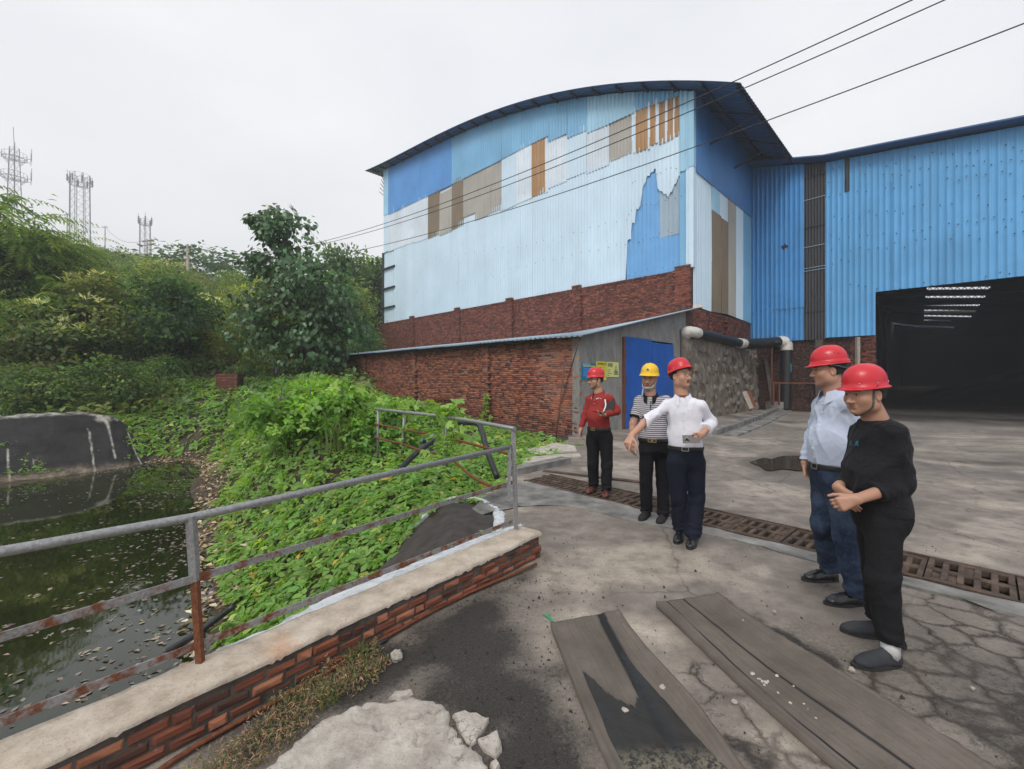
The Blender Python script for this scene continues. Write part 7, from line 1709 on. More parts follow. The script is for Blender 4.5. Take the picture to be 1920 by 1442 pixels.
def plastic(name, c, rough=.28):
    t = NT(name); v = t.coord(); a = t.noise(v, 18, 4, .6); t.b.inputs['Coat Weight'].default_value = .12
    base = t.mix(t.rf(a, .52, .75, 0, .22), tuple(c) + (1,), tuple(q * .6 + .02 for q in c) + (1,)); t.bump(t.noise(v, 60, 3), .03, .002); return t.set(base, t.rf(a, .3, .7, rough, rough + .2), 0, .5)
M['h_red'] = plastic('red_helmet_shell', (.56, .012, .025)); M['h_yellow'] = plastic('yellow_helmet_shell', (.80, .50, .008)); M['leather'] = plastic('black_shoe_leather', (.010, .010, .012), .2); M['leather_brown'] = plastic('brown_shoe_leather', (.10, .024, .018), .25); M['knit_shoe'] = simple('dark_sneaker_fabric', (.016, .016, .018), .85, bump=.5, bscale=120); M['slip_shoe'] = simple('worn_dark_slip_on_fabric', (.030, .032, .038), .8, var=.35, bump=.4, bscale=90); M['sole'] = simple('dark_sole', (.025, .024, .024), .8)
M['belt'] = plastic('black_belt', (.012, .011, .011), .35); M['metal'] = flat('buckle_metal', (.52, .50, .46, 1), .3, .5, .9); M['gold'] = flat('gold_metal', (.50, .36, .16, 1), .35, .5, .8); M['strap_grey'] = flat('grey_green_strap', (.06, .075, .075, 1), .7); M['strap_white'] = flat('pale_grey_strap', (.40, .42, .46, 1), .6); M['dark_plastic'] = flat('dark_plastic', (.012, .012, .014, 1), .35); M['glass_frame'] = flat('spectacle_frame', (.05, .045, .045, 1), .3, .5, .6); M['button'] = flat('pale_button', (.72, .72, .74, 1), .35)

SKIN = np.array((.47, .262, .178))
def lv(p, c, R): return (p - c) @ R
def face_colour(V, c, R, k, tone, opened=False, beard=.25):
    q = lv(V, c, R) / k; x, y, z = q[:, 0], q[:, 1], q[:, 2]; col = np.tile(SKIN * tone, (len(V), 1)); fr = y > .03
    def paint(m, cc, w): col[:] = col * (1 - (m * w)[:, None]) + np.array(cc) * (m * w)[:, None]
    E = lambda cx, cz, rx, rz, sf=.35: fr * np.clip((1 - np.sqrt(((x - cx) / rx) ** 2 + ((z - cz) / rz) ** 2)) / sf, 0, 1)
    paint(fr * sstep(-.045, -.075, z) * sstep(.0, .03, y) * (np.abs(x) < .07), SKIN * tone * (.72, .72, .78), beard)
    for s in (-1, 1):
        paint(E(s * .038, -.030, .026, .020, .9), SKIN * tone * (1.05, .82, .78), .5)
        paint(E(s * .034, .0225, .024, .0062), (.03, .022, .018), .85)
        paint(E(s * .031, -.0015, .0175, .0085, .6), SKIN * tone * .6, .6)
        paint(E(s * .031, -.002, .0145, .0050), (.55, .47, .42), .8); paint(E(s * .031, -.0015, .0068, .0056), (.012, .008, .006), 1.0); paint(E(s * .033, .0028, .0195, .0032, .5), (.02, .014, .012), .9)
        paint(E(s * .0085, -.0475, .0052, .0036), (.14, .06, .045), .5)
    paint(E(0, -.0715, .024, .0085), (.34, .125, .10), .75); paint(E(0, -.0705, .021, .0019 if not opened else .0075), (.10, .035, .03), .65 if not opened else .9)
    return col
def head_field(S, c, R, k, wide=1.0, opened=False):
    P = lambda x, y, z: c + R @ (np.array((x * wide, y, z)) * k); r = lambda *q: np.array(q) * k
    S.ell(P(0, -.018, .045), r(.077 * wide, .098, .085), R, .02); S.ell(P(0, .022, -.025), r(.067 * wide, .068, .085), R, .03)
    S.ell(P(0, .024, -.078), r(.054 * wide, .055, .042), R, .03); S.ell(P(0, .062, -.104), r(.024, .02, .018), R, .025)
    for s in (-1, 1):
        S.ell(P(s * .040, .050, -.032), r(.026, .026, .024), R, .03); S.ell(P(s * .054, .0, -.070), r(.018, .03, .028), R, .03)
        S.ell(P(s * .031, .097, .000), r(.0165, .014, .0105), R, .014, True)
        S.ell(P(s * .031, .0775, -.001), r(.0135, .0085, .008), R, .006)
        S.cap(P(s * .012, .087, .019), P(s * .046, .070, .021), .008 * k, .007 * k, .014)
        S.ell(P(s * .0125, .093, -.0445), r(.0095, .011, .0085), R, .008)
        ev = R @ np.array((s * .35, -.9, .1)); S.ell(P(s * .0735, -.012, -.016), r(.011, .020, .033), R, .006); S.ell(P(s * .083, -.006, -.014), r(.006, .010, .018), R, .006, True)
    S.cap(P(0, .082, .012), P(0, .105, -.040), .0075 * k, .0105 * k, .012); S.ell(P(0, .106, -.043), r(.012, .011, .010), R, .008)
    S.cap(P(-.017, .079, -.0665), P(.017, .079, -.0665), .0065 * k, .0065 * k, .009); S.cap(P(-.014, .078, -.0775), P(.014, .078, -.0775), .0075 * k, .0075 * k, .009)
    if opened: S.ell(P(0, .090, -.0715), r(.019, .014, .0075), R, .004, True)
    else: S.cap(P(-.021, .0905, -.0708), P(.021, .0905, -.0708), .0032, .0032, .004, sub=True)
    S.ell(P(0, .090, -.089), r(.018, .010, .006), R, .012, True)
def hand_field(S, w, d, n, th, curl=(.35, .5, .4), k=.94, spread=.0, thumb=(.5, .8, .15), tcurl=.25, each=None):
    d = d / np.linalg.norm(d); n = n - d * (n @ d); n = n / np.linalg.norm(n); th = th / np.linalg.norm(th)
    for u0, u1 in ((-.012, -.031), (-.004, -.0105), (.004, .0105), (.012, .030)):
        S.cap(w + th * u0 * k, w + d * .088 * k + th * u1 * k, .0165 * k, .0125 * k, .016)
    L_ = (.056, .070, .076, .068)
    for i, (u1, L) in enumerate(zip((-.031, -.0105, .0105, .030), L_)):
        p = w + d * (.088 - .006 * (i == 0)) * k + th * u1 * k; a = 0; dd = d + th * spread * (i - 1.5); cv = each[i] if each else curl; r0 = (.0076 if i == 0 else .0088) * k
        for q, (fr, cu) in enumerate(zip((.46, .30, .26), cv)):
            a += cu; e = dd * math.cos(a) + n * math.sin(a); e = e / np.linalg.norm(e); p2 = p + e * L * fr * k * 1.05; S.cap(p, p2, r0 * (1 - .09 * q), r0 * (.93 - .1 * q), .0035 if q else .008); p = p2
    p = w + d * .024 * k + th * .022 * k; e = d * thumb[0] + th * thumb[1] + n * thumb[2]; e = e / np.linalg.norm(e)
    for q, L in enumerate((.044, .034, .026)):
        p2 = p + e * L * k; S.cap(p, p2, (.0135, .0108, .0098)[q] * k, (.0108, .0098, .0082)[q] * k, (.014, .004, .004)[q]); p = p2; e = e + d * tcurl - th * tcurl * .8; e = e / np.linalg.norm(e)
def cling(hs, p, ctr, out):
    d = (p - ctr) / np.linalg.norm(p - ctr); q = hs.surf(ctr + d * .16, -d, .16); return q + d * out
def helmet(par, c, R, mat, style='dome', rim=.038, tilt=0, strap=None, k=1.0, rivets=True, hs=None):
    a = math.radians(tilt); T = np.array([[1, 0, 0], [0, math.cos(a), -math.sin(a)], [0, math.sin(a), math.cos(a)]]); Rh = R @ T; o = c + R @ np.array((0, -.012, rim)) * k
    nph = 48; rows = []
    A_, B_, Hh = .099 * k, .121 * k, .130 * k
    ph = np.linspace(0, 2 * math.pi, nph, endpoint=False); sx, cy = np.sin(ph), np.cos(ph)
    def ridge(x, y, z):
        if style == 'dome': return .0035 * np.exp(-(x / .035) ** 4) * (z > .05)
        return (.007 * np.exp(-(x / .014) ** 2) + .005 * np.exp(-((np.abs(x) - .035) / .010) ** 2)) * sstep(.03, .06, z) * sstep(.11, .02, y)
    for q in np.linspace(.02, 1, 13):
        t_ = q * math.pi / 2; ro = math.sin(t_) ** .86; z = Hh * math.cos(t_) ** .72; x = A_ * ro * sx; y = B_ * ro * cy; rd = ridge(x, y, z)
        rows.append(np.stack([x, y, z + rd + 0 * x], 1))
    e = (.010 + (.022 if style == 'dome' else .036) * np.clip(cy, 0, 1) ** 1.6 + .004 * np.clip(-cy, 0, 1)) * k; dz = -.004 * np.clip(cy, 0, 1) ** 2 * k
    if style != 'dome': rows.append(np.stack([(A_ + .006) * sx, (B_ + .006) * cy, 0 * sx + .014], 1)); rows.append(np.stack([(A_ + .007) * sx, (B_ + .008) * cy, 0 * sx + .002], 1))
    for q, zz in ((.35, -.002), (.8, -.004), (1.0, -.007), (.96, -.0105), (.5, -.009), (.0, -.006)):
        rows.append(np.stack([(A_ + e * q) * sx, (B_ + e * q) * cy, zz + dz * q], 1))
    for q in np.linspace(.97, .1, 7):
        t_ = q * math.pi / 2; rows.append(np.stack([(A_ - .005) * math.sin(t_) * sx, (B_ - .005) * math.sin(t_) * cy, 0 * sx + (Hh - .006) * math.cos(t_) - .004], 1))
    V = np.concatenate(rows); m = len(rows); i = np.arange(m - 1)[:, None] * nph + np.arange(nph)[None, :]; j = np.arange(m - 1)[:, None] * nph + (np.arange(nph)[None, :] + 1) % nph
    Fq = np.stack([i, i + nph, j + nph, j], -1).reshape(-1, 4); top = np.arange(nph)
    Wv = o + V @ Rh.T; h = link(np_mesh('helmet', Wv - wloc(par), [Fq, top[None, ::-1] if False else top[None, :]], M[mat], True), 'helmet', par, None, wloc(par))
    H = lambda x, y, z: o + Rh @ np.array((x, y, z))
    if rivets and style == 'dome':
        for pa in (35, 80, 125, -35, -80, -125):
            s_, c_ = math.sin(math.radians(pa)), math.cos(math.radians(pa)); mb = MB(); mb.ball(H(A_ * 1.0 * s_, B_ * 1.0 * c_, .022), .0042, 8, 6); mb.build('rivet', M['metal'], h, org=wloc(par))
    if style == 'vent':
        for s_ in (-1, 1):
            for q in range(4): mb = MB(); mb.ball(H(s_ * A_ * .905, (-.040 + q * .026) * 1.0, .066 + .006 * (q in (1, 2))), (.003, .0035, .003), 7, 5); mb.build('vent_hole', M['dark_plastic'], h, org=wloc(par))
    mb = MB(); P = [H((A_ - .012) * math.sin(q), (B_ - .012) * math.cos(q), -.008) for q in np.linspace(0, 2 * math.pi, 30)]; mb.tube(P, .0085, 6, False, 1); mb.build('headband', M['dark_plastic'], h, org=wloc(par))
    if strap:
        sm, full = strap
        for s_ in ((-1, 1) if full else (1,)):
            L = lambda x, y, z: c + R @ (np.array((s_ * x, y, z)) * k)
            P = bezier([L(.098, .010, .05), L(.0825, .018, .0), L(.077, .024, -.045), L(.064, .034, -.085), L(.035, .050, -.118), L(.0, .064, -.128)], 6); P = [p if i_ < 3 else cling(hs, p, c + R @ np.array((0, .012, -.055)) * k, .0022) for i_, p in enumerate(P)]; mb = MB(); mb.tube(P, .0028, 6, ell=2.6, up=tuple(R[:, 0])); mb.build('chin_strap', M[sm], h, org=wloc(par))
    return h, H
def glasses(par, c, R, k=1.0):
    mb = MB(); L = lambda x, y, z: c + R @ (np.array((x, y, z)) * k)
    for s in (-1, 1):
        P = [L(s * .032 + .021 * math.cos(q), .104 - .008 * abs(math.cos(q)) * (s * math.cos(q) > 0), -.006 + .0155 * math.sin(q)) for q in np.linspace(0, 2 * math.pi, 22)]; mb.tube(P, .0011, 6, False)
        mb.tube([L(s * .053, .098, .0), L(s * .071, .06, .002), L(s * .082, .0, .002)], .0012, 6)
    mb.tube([L(-.011, .105, -.002), L(0, .108, .0), L(.011, .105, -.002)], .0011, 6); return mb.build('spectacles', M['glass_frame'], par)
def shoe(par, ank, d, mat, kind_='lace', L=.272, z0=.0, sock=None):
    d = np.array((d[0], d[1], 0.)); d /= np.linalg.norm(d); s = np.array((-d[1], d[0], 0)); o = np.array((ank[0], ank[1], z0)) - d * .065
    R = np.stack([d, s, Z], 1); P = lambda x, y, z: o + R @ np.array((x, y, z))
    S = SDF(o - (.4, .4, .02), o + (.4, .4, .2), .006)
    S.cap(P(.045, 0, .042), P(.19, .002, .036), .040, .039, .02); S.ell(P(.205, .003, .030), (.064, .044, .031), R, .02); S.cap(P(.05, 0, .04), P(.058, 0, .10 if kind_ != 'slip' else .072), .040, .036, .02)
    S.cap(P(.085, 0, .075), P(.17, 0, .052), .028, .024, .02); S.cut(P(0, 0, .016), -Z)
    V, Fq = S.mesh(); sh = link(np_mesh('shoe', V - wloc(par), Fq, M[mat], True), 'shoe', par, None, wloc(par))
    n = 28; ol = []
    for q in range(n):
        a = 2 * math.pi * q / n; x = L / 2 + L / 2 * math.cos(a); wd_ = .036 + .012 * math.sin(min(1, max(0, (x - .08) / .2)) * math.pi); ol.append((x, wd_ * math.sin(a) * (abs(math.sin(a)) ** -.35 if abs(math.sin(a)) > .05 else 1)))
    V = [P(x, y, z) for z in (.0, .022) for x, y in ol]; mb = MB(); mb.add(V, [tuple(reversed(range(n))), tuple(range(n, 2 * n))] + [(q, (q + 1) % n, n + (q + 1) % n, n + q) for q in range(n)]); mb.build('sole', M['sole'], sh, org=wloc(par))
    if kind_ == 'lace':
        for q in range(4):
            x = .108 + q * .019; mb = MB(); z = S.surf(P(x, 0, .2), -Z, .2)[2] + .002; mb.tube([P(x, -.022, z - z0 - .006), P(x + .004, 0, z - z0 + .001), P(x, .022, z - z0 - .006)], .0026, 5); mb.build('lace', M['dark_plastic'], sh, org=wloc(par))
    if sock: mb = MB(); mb.tube([P(.056, 0, .05), P(.062, 0, .12), P(.06, 0, .19)], [.044, .043, .043], 14); mb.build('sock', M['c_sock'], par)
    return sh
def collar(par, nb, R, mat, rx=.068, ry=.074, gap=24, flare=1.42, drop=.055, hgt=.036, stripe=None, back=.0):
    f = R[:, 1]; r = R[:, 0]; A_ = np.radians(np.linspace(gap, 360 - gap, 40)); rows = []
    for fac, zt in ((1.0, hgt - .012), (1.02, hgt), (1.06, hgt - .001), (flare * .5 + .53, .008), (flare, -.016)):
        P = []
        for a in A_:
            cf = max(0, math.cos(a)) ** 1.5; fr_ = (fac - 1.0) / (flare - 1); zz = zt - .030 * cf * (1 - fr_ * .3) - drop * cf * fr_ + .014 * max(0, -math.cos(a)); k = fac * (1 - .10 * cf * fr_)
            P.append(nb + r * rx * k * math.sin(a) + f * (ry * k * math.cos(a) + .012 * cf + .012 * fr_ * cf) + Z * zz)
        rows.append(P)
    V = np.array(rows).reshape(-1, 3); n = len(A_); i = np.arange(len(rows) - 1)[:, None] * n + np.arange(n - 1)[None, :]; Fq = np.stack([i, i + 1, i + 1 + n, i + n], -1).reshape(-1, 4)
    V2 = V - np.array((0, 0, .004)); me = np_mesh('collar', np.concatenate([V, V2]) - wloc(par), [Fq, Fq[:, ::-1] + len(V)], M[mat], True); o = link(me, 'collar', par, None, wloc(par))
    if stripe:
        k0, k1 = (len(rows) - 2) * n, (len(rows) - 1) * n; Vs = np.concatenate([V[k0:k0 + n] * .35 + V[k1:k1 + n] * .65, V[k0:k0 + n] * .12 + V[k1:k1 + n] * .88]) + Z * .003; q = np.arange(n - 1)
        link(np_mesh('collar_stripe', Vs - wloc(par), np.stack([q, q + 1, q + 1 + n, q + n], -1), M[stripe], True), 'collar_stripe', o, None, wloc(par))
    return o
root_hs = {}
def P3(t3): return at(*t3)
def person(sp):
    """sp: joints as (photo x, photo y, distance); returns the root and its shirt field"""
    g = {k: (P3(q) if isinstance(q, tuple) and len(q) == 3 and k not in ('rt', 'rb', 'rp', 'hang', 'belt') else q) for k, q in sp.items()}
    Rt = yawR(sp['psi']); f = Rt[:, 1]; hc = g['head']; hR = headR(*sp['hang']); hk = sp.get('hk', 1.0); wd = sp.get('wide', 1.0)
    base = np.array((*((g['anR'] + g['anL']) / 2)[:2], 0)); root = empty('person', base, sp['label'], 'person', None)
    vx = sp['vox']
    # --- skin
    parts = []; cols = []
    S = SDF(hc - .20 * hk, hc + .18 * hk, .0034 if sp['vox'] < .0075 else .0042); S.lo  # head and neck
    head_field(S, hc, hR, hk, wd, sp.get('opened', False)); nb = g['neck']; S.cap(hc + hR @ np.array((0, -.025, -.05)), nb - Z * .03, .056 * hk, .066 * hk, .03)
    root_hs[sp['label']] = S
    V, Fq = S.mesh(); parts.append((V, Fq)); cols.append(face_colour(V, hc, hR, hk, sp.get('tone', 1.0), sp.get('opened', False), sp.get('beard', .25)))
    for sd in 'RL':
        if 'wr' + sd not in g: continue
        el, wr = g['el' + sd], g['wr' + sd]; hd = sp['hand' + sd]; d = np.array(hd['d'], float); n = np.array(hd['n'], float); d /= np.linalg.norm(d); n -= d * (n @ d); n /= np.linalg.norm(n); th = np.cross(d, n) if sd == 'R' else np.cross(n, d)
        lo = np.minimum(np.minimum(el, wr), wr + d * .2) - .07; hi = np.maximum(np.maximum(el, wr), wr + d * .2) + .07; S = SDF(lo, hi, .0036 if vx < .0075 else .0044)
        fr_ = 0 if sp.get('short') else sp['shirt'].get('sf' + sd, sp['shirt'].get('sf', .95)); q0 = max(0, min(.85, fr_ - .30)); rr = lambda t_: .040 - .014 * t_
        S.cap(el + (wr - el) * q0, el + (wr - el) * max(q0, .3), rr(q0), rr(max(q0, .3)), .02); S.cap(el + (wr - el) * max(q0, .3), wr, rr(max(q0, .3)), .027, .02); hand_field(S, wr, d, n, th, **hd.get('kw', {}))
        if sp.get('upper') == sd or sp.get('short'): S.cap(el + (g['sh' + sd] - el) * .4, el, .046, .043, .02)
        V, Fq = S.mesh(); parts.append((V, Fq)); tip = np.clip(((V - wr) @ d - .13) / .05, 0, 1)[:, None]; cols.append(SKIN * sp.get('tone', 1.0) * (1 - tip * np.array((.0, .12, .10))))
    lo = np.minimum.reduce([g[k] for k in ('anR', 'anL', 'shR', 'shL')]) - .25; hi = np.maximum.reduce([g[k] for k in ('anR', 'anL', 'shR', 'shL')]) + .25
    S = SDF(lo, hi, .014)        # trunk and legs under the clothes
    S.ell(g['chest'], np.array(sp['rt']) * .86, Rt, .05); S.ell(g['belly'], np.array(sp['rb']) * .86, Rt, .05); S.ell(g['pelvis'], np.array(sp['rp']) * .84, Rt, .05); S.cap(g['shR'], g['shL'], .042, .042, .05); S.cap(nb - Z * .06, nb - Z * .02, .06, .052, .03)
    for sd in 'RL':
        S.cap(g['hip' + sd], g['kn' + sd], .078, .052, .03); S.cap(g['kn' + sd], g['an' + sd], .050, .036, .03)
        if 'el' + sd in g: S.cap(g['sh' + sd], g['el' + sd], .044, .038, .03)
        if 'wr' + sd in g: S.cap(g['el' + sd], g['el' + sd] * .6 + g['wr' + sd] * .4, .036, .034, .03)
    V, Fq = S.mesh(); parts.append((V, Fq)); cols.append(np.tile(SKIN * sp.get('tone', 1.0), (len(V), 1)))
    b = 0; AV, AF = [], []
    for V, Fq in parts: AV.append(V); AF.append(Fq + b); b += len(V)
    link(np_mesh('body', np.concatenate(AV) - base, np.concatenate(AF), M['skin'], True, np.concatenate(cols)), 'body', root, None, base)
    # --- hair
    S = SDF(hc - .15, hc + .18, .005); S.ell(hc + hR @ np.array((0, -.020, .045)) * hk, np.array((.0805 * wd, .1015, .088)) * hk, hR, .01); S.ell(hc + hR @ np.array((0, -.045, -.005)) * hk, np.array((.0745 * wd, .070, .075)) * hk, hR, .02)
    q = hR @ np.array((0, .96, -.28)); S.cut(hc + hR @ np.array((0, .012, .0)) * hk, q); S.cut(hc + hR @ np.array((0, 0, -.052)) * hk, -(hR @ np.array((0, .25, 1.0)))); V, Fq = S.mesh()
    if sp.get('hair', True): link(np_mesh('hair', V - base, Fq, M['hair'], True), 'hair', root, None, base)
    # --- shirt
    T = SDF(lo - (0.05, .05, 0), hi + (.05, .05, .06), vx); s_ = sp['shirt']; zb = sp['waistz'] if not s_.get('out') else s_['hem']
    T.ell(g['chest'], sp['rt'], Rt, .03); T.ell(g['belly'], sp['rb'], Rt, .045); T.cap(g['shR'], g['shL'], .046, .046, .045); T.ell(g['pelvis'] * .6 + g['belly'] * .4, np.array(sp['rp']) * (1.0, 1.0, 1.1), Rt, .05); 
    for sd in 'RL': T.cap(nb - Z * .040, g['sh' + sd] - Z * .006, .054, .046, .03)
    if s_.get('out'): T.ell(g['pelvis'] + Z * .02, np.array(sp['rp']) * 1.04, Rt, .035)
    r0, r1, r2 = s_.get('r', (.064, .053, .045)); arm = np.zeros(0)
    tor = T.D.copy() if s_.get('stripe') else None
    T.cut(nb - Z * .004 + f * .0, Z * .985 - f * -.16)     # neckline
    for sd in 'RL':
        if 'el' + sd not in g: continue
        sh, el = g['sh' + sd], g['el' + sd]; fo = [(.004, 2.3, 1.2, .85, .35, 1.0)]
        if s_.get('sleeve') == 'short': c = sh + (el - sh) * s_['sf']; d = (el - sh) / np.linalg.norm(el - sh); T.cap(sh, el, r0, r0 * .98, .035, cuts=[(c, d)], folds=[(.003, 3, .8, .5, .4, 0)]); continue
        T.cap(sh, el, r0, r1, .035, folds=fo)
        if 'wr' + sd not in g: continue
        wr = g['wr' + sd]; d = (wr - el) / np.linalg.norm(wr - el); fr_ = s_.get('sf' + sd, s_.get('sf', .95)); c = el + (wr - el) * fr_
        T.cap(el, el + (wr - el) * min(1, fr_ + .25), r1, r2, .03, cuts=[(c, d)], folds=[(.005, 2.6, 1.4, .10, .30, .5), (.0035, 4.7, 1.5, .8, .3, 2.1)])
        if s_.get('roll'): T.cap(c - d * .055, c - d * .005, r2 + .009, r2 + .012, .006, cuts=[(c, d), (c - d * .06, -d)], folds=[(.003, 3, 1, .5, .6, 0)])
    T.wrinkle(s_.get('wr', .005), sp['seed'])
    T.cut((0, 0, zb), (0, 0, -1)); V, Fq = T.mesh(); at_ = None
    if s_.get('stripe'):
        sc_ = V[:, 2].copy()
        for sd in 'RL':
            if 'el' + sd in g:
                sh, el = g['sh' + sd], g['el' + sd]; d = (el - sh) / np.linalg.norm(el - sh); q = V - sh; tq = q @ d; rad = np.linalg.norm(q - tq[:, None] * d, axis=1); lat = (q @ Rt[:, 0]) * (1 if sd == 'R' else -1)
                m = sstep(.0, .05, lat + np.clip(tq, 0, 1) * .3) * (rad < .085) * (tq > -.02); sc_ = np.where(m > .5, sh[2] - tq * .98, sc_)
        at_ = {'sc': sc_ / s_['stripe']}
    shirt = link(np_mesh('shirt', V - base, Fq, M[s_['mat']], True, attr=at_), 'shirt', root, None, base)
    # --- trousers
    p_ = sp['trousers']; S = SDF(lo - (.06, .06, .0), hi + (.06, .06, -.2), vx); wz = sp['waistz'] + (.0 if not s_.get('out') else .06)
    S.ell(g['pelvis'], sp['rp'], Rt, .03); S.ell(np.r_[(g['pelvis'] * .5 + g['belly'] * .5)[:2], wz], np.array((sp['rp'][0] * .99, sp['rp'][1] * .98, .14)), Rt, .05); h0, h1, h2 = p_.get('r', (.096, .074, .066))
    for sd in 'RL':
        hp, kn, an = g['hip' + sd], g['kn' + sd], g['an' + sd]; hz = p_['hem' + sd]; ph = 1.0 if sd == 'R' else 2.6
        S.cap(hp, kn, h0, h1, .035, folds=[(.004, 3.1, 1.5, .95, .16, ph)]); e_ = an + (an - kn) * .3
        S.cap(kn, e_, h1, h2, .03, cuts=[((0, 0, hz), (0, 0, -1))], folds=[(.004, 3.3, 1.5, .05, .15, ph), (p_.get('stack', .006), 5.3, 1.3, .78, .13, ph), (.003, 8.1, 1.6, .7, .2, ph + 1)])
    S.wrinkle(p_.get('wr', .005), sp['seed'] + 5, (6, 11, 19), (.8, .8, .9)); S.cut((0, 0, wz), (0, 0, 1)); V, Fq = S.mesh()
    tr_ = link(np_mesh('trousers', V - base, Fq, M[p_['mat']], True), 'trousers', root, None, base)
    if sp.get('belt'):
        S2_ = SDF(lo + (0, 0, wz - lo[2] - .1), hi * (1, 1, 0) + (0, 0, wz + .1), .006); S2_.ell(np.r_[(g['pelvis'] * .5 + g['belly'] * .5)[:2], wz], np.array((sp['rp'][0] * .99, sp['rp'][1] * .98, .14)) + .006, Rt, .05); S2_.ell(g['pelvis'], np.array(sp['rp']) + .006, Rt, .05)
        S2_.cut((0, 0, wz + .004), (0, 0, 1)); S2_.cut((0, 0, wz - .034), (0, 0, -1)); V, Fq = S2_.mesh(); bl = link(np_mesh('belt', V - base, Fq, M['belt'], True), 'belt', root, None, base)
        c = S2_.surf(np.r_[(g['pelvis'] * .5 + g['belly'] * .5)[:2], wz - .015] + f * .4, -f, .4) + f * .003; mb = MB(); bw, bh = sp['belt'][1], sp['belt'][2]
        for q in ((-bw / 2, 0, .006, bh), (bw / 2, 0, .006, bh), (0, bh / 2, bw, .006), (0, -bh / 2, bw, .006)): mb.box(c + Rt[:, 0] * q[0] + Z * q[1], (q[2], .006, q[3]), Rt)
        if sp['belt'][0] == 'gold': mb.box(c, (bw * .25, .007, bh * .5), Rt)
        mb.build('buckle', M['gold' if sp['belt'][0] == 'gold' else 'metal'], bl, org=base)
    return root, g, T, Rt, hc, hR, hk
def on_shirt(T, g, Rt, x, z, out=.004):
    c = np.r_[g['chest'][:2], z] + Rt[:, 0] * x; return T.surf(c + Rt[:, 1] * .4, -Rt[:, 1], .5) + Rt[:, 1] * out
def placket(par, T, g, Rt, z0, z1, mat, nb=7, w_=.028, buttons='button'):
    zs = np.linspace(z0, z1, 30); V = []
    for s in (-1, 0, 1):
        for z in zs: V.append(on_shirt(T, g, Rt, s * w_ / 2, z, .0035 - .002 * abs(s)))
    n = len(zs); i = np.arange(2)[:, None] * n + np.arange(n - 1)[None, :]; V = np.array(V)
    o = link(np_mesh('placket', V - wloc(par), np.stack([i, i + 1, i + 1 + n, i + n], -1).reshape(-1, 4), M[mat], True), 'placket', par, None, wloc(par))
    for z in np.linspace(z0 - .02, z1 + .03, nb): mb = MB(); mb.ball(on_shirt(T, g, Rt, 0, z, .005), (.0055, .0055, .0055), 8, 5); mb.build('button', M[buttons], o, org=wloc(par))
    return o

# --- man in the white shirt
Yw = 4.35
spW = dict(label='man in a white shirt and red helmet pointing with his arm', seed=3, vox=.0078, psi=-22, head=(1276.5, 704, Yw), hang=(27, 5, 0), neck=(1280, 744, Yw + .01), chest=(1282.5, 778, Yw), belly=(1284, 815, Yw - .01), pelvis=(1286, 858, Yw), shR=(1252, 760, Yw + .06), shL=(1314, 760, Yw - .05), elR=(1215, 786, Yw - .10), wrR=(1184, 817, Yw - .27), elL=(1334, 792, Yw + .03), wrL=(1316, 815, Yw - .20),
    hipR=(1268, 868, Yw), hipL=(1304, 868, Yw), knR=(1272, 935, Yw + .0), knL=(1306, 936, Yw - .02), anR=(1275, 990, Yw + .02), anL=(1300, 1000, Yw - .12), rt=(.170, .105, .20), rb=(.165, .112, .18), rp=(.166, .114, .15), waistz=CH - (836 - HY) / F * Yw, opened=True, tone=1.02, beard=.15,
    shirt=dict(mat='c_white', sfR=.42, sfL=.62, roll=True, r=(.056, .055, .054), wr=.009), trousers=dict(mat='c_navy', hemR=.085, hemL=.07, r=(.097, .078, .074), wr=.004), belt=('steel', .060, .036),
    handR=dict(d=(-.50, -.40, -.75), n=(.35, .45, -.75), kw=dict(each=[(.7, .7, .5), (.6, .6, .4), (.5, .5, .3), (.12, .2, .15)], spread=.06)), handL=dict(d=(-.72, -.35, -.42), n=(-.35, .9, -.1), kw=dict(curl=(.55, .7, .5), thumb=(.7, .6, -.1))))
rW, gW, TW, RtW, hcW, hRW, hkW = person(spW); helmet(rW, hcW, hRW, 'h_red', 'dome', .046, 15, None); glasses(rW, hcW, hRW)
collar(rW, gW['neck'] - Z * .004, RtW, 'c_white', .067, .073); placket(rW, TW, gW, RtW, CH - (756 - HY) / F * Yw, CH - (832 - HY) / F * Yw, 'c_white', 6)
FD = lambda t_, h_: gnd(*t_) - gnd(*h_)
shoe(rW, gW['anR'], FD((1265, 1014), (1282, 985)), 'leather'); shoe(rW, gW['anL'], FD((1284, 1026), (1303, 997)), 'leather')
pc = at(1296, 823.5, Yw - .235); ph_ = empty('phone', pc, 'grey phone with a black triangular camera ring in the pointing man\'s left hand', 'phone'); Rp = headR(-8, 10, 2)
mb = MB(); mb.box(pc, (.076, .009, .155), np.stack([Rp[:, 2], Rp[:, 1], Rp[:, 0]], 1)); mb.build('body', flat('grey_phone_back', lin(120, 116, 112), .35), ph_)
mb = MB(); q = pc + Rp[:, 1] * .0052 - Rp[:, 0] * -.042; trp = [q + Rp[:, 0] * .030 * math.sin(a) * -1 + Rp[:, 2] * .030 * math.cos(a) + Z * -.004 for a in (0, 2.094, 4.189)]
mb.add(trp + [p + Rp[:, 1] * .003 for p in trp], [(0, 1, 2), (5, 4, 3), (0, 3, 4, 1), (1, 4, 5, 2), (2, 5, 3, 0)]); mb.build('camera_ring', M['dark_plastic'], ph_)
mb = MB()
for i in range(3): mb.tube([trp[i] + Rp[:, 1] * .003, trp[(i + 1) % 3] + Rp[:, 1] * .003], .0022, 6)
mb.build('ring_edge', M['metal'], ph_)

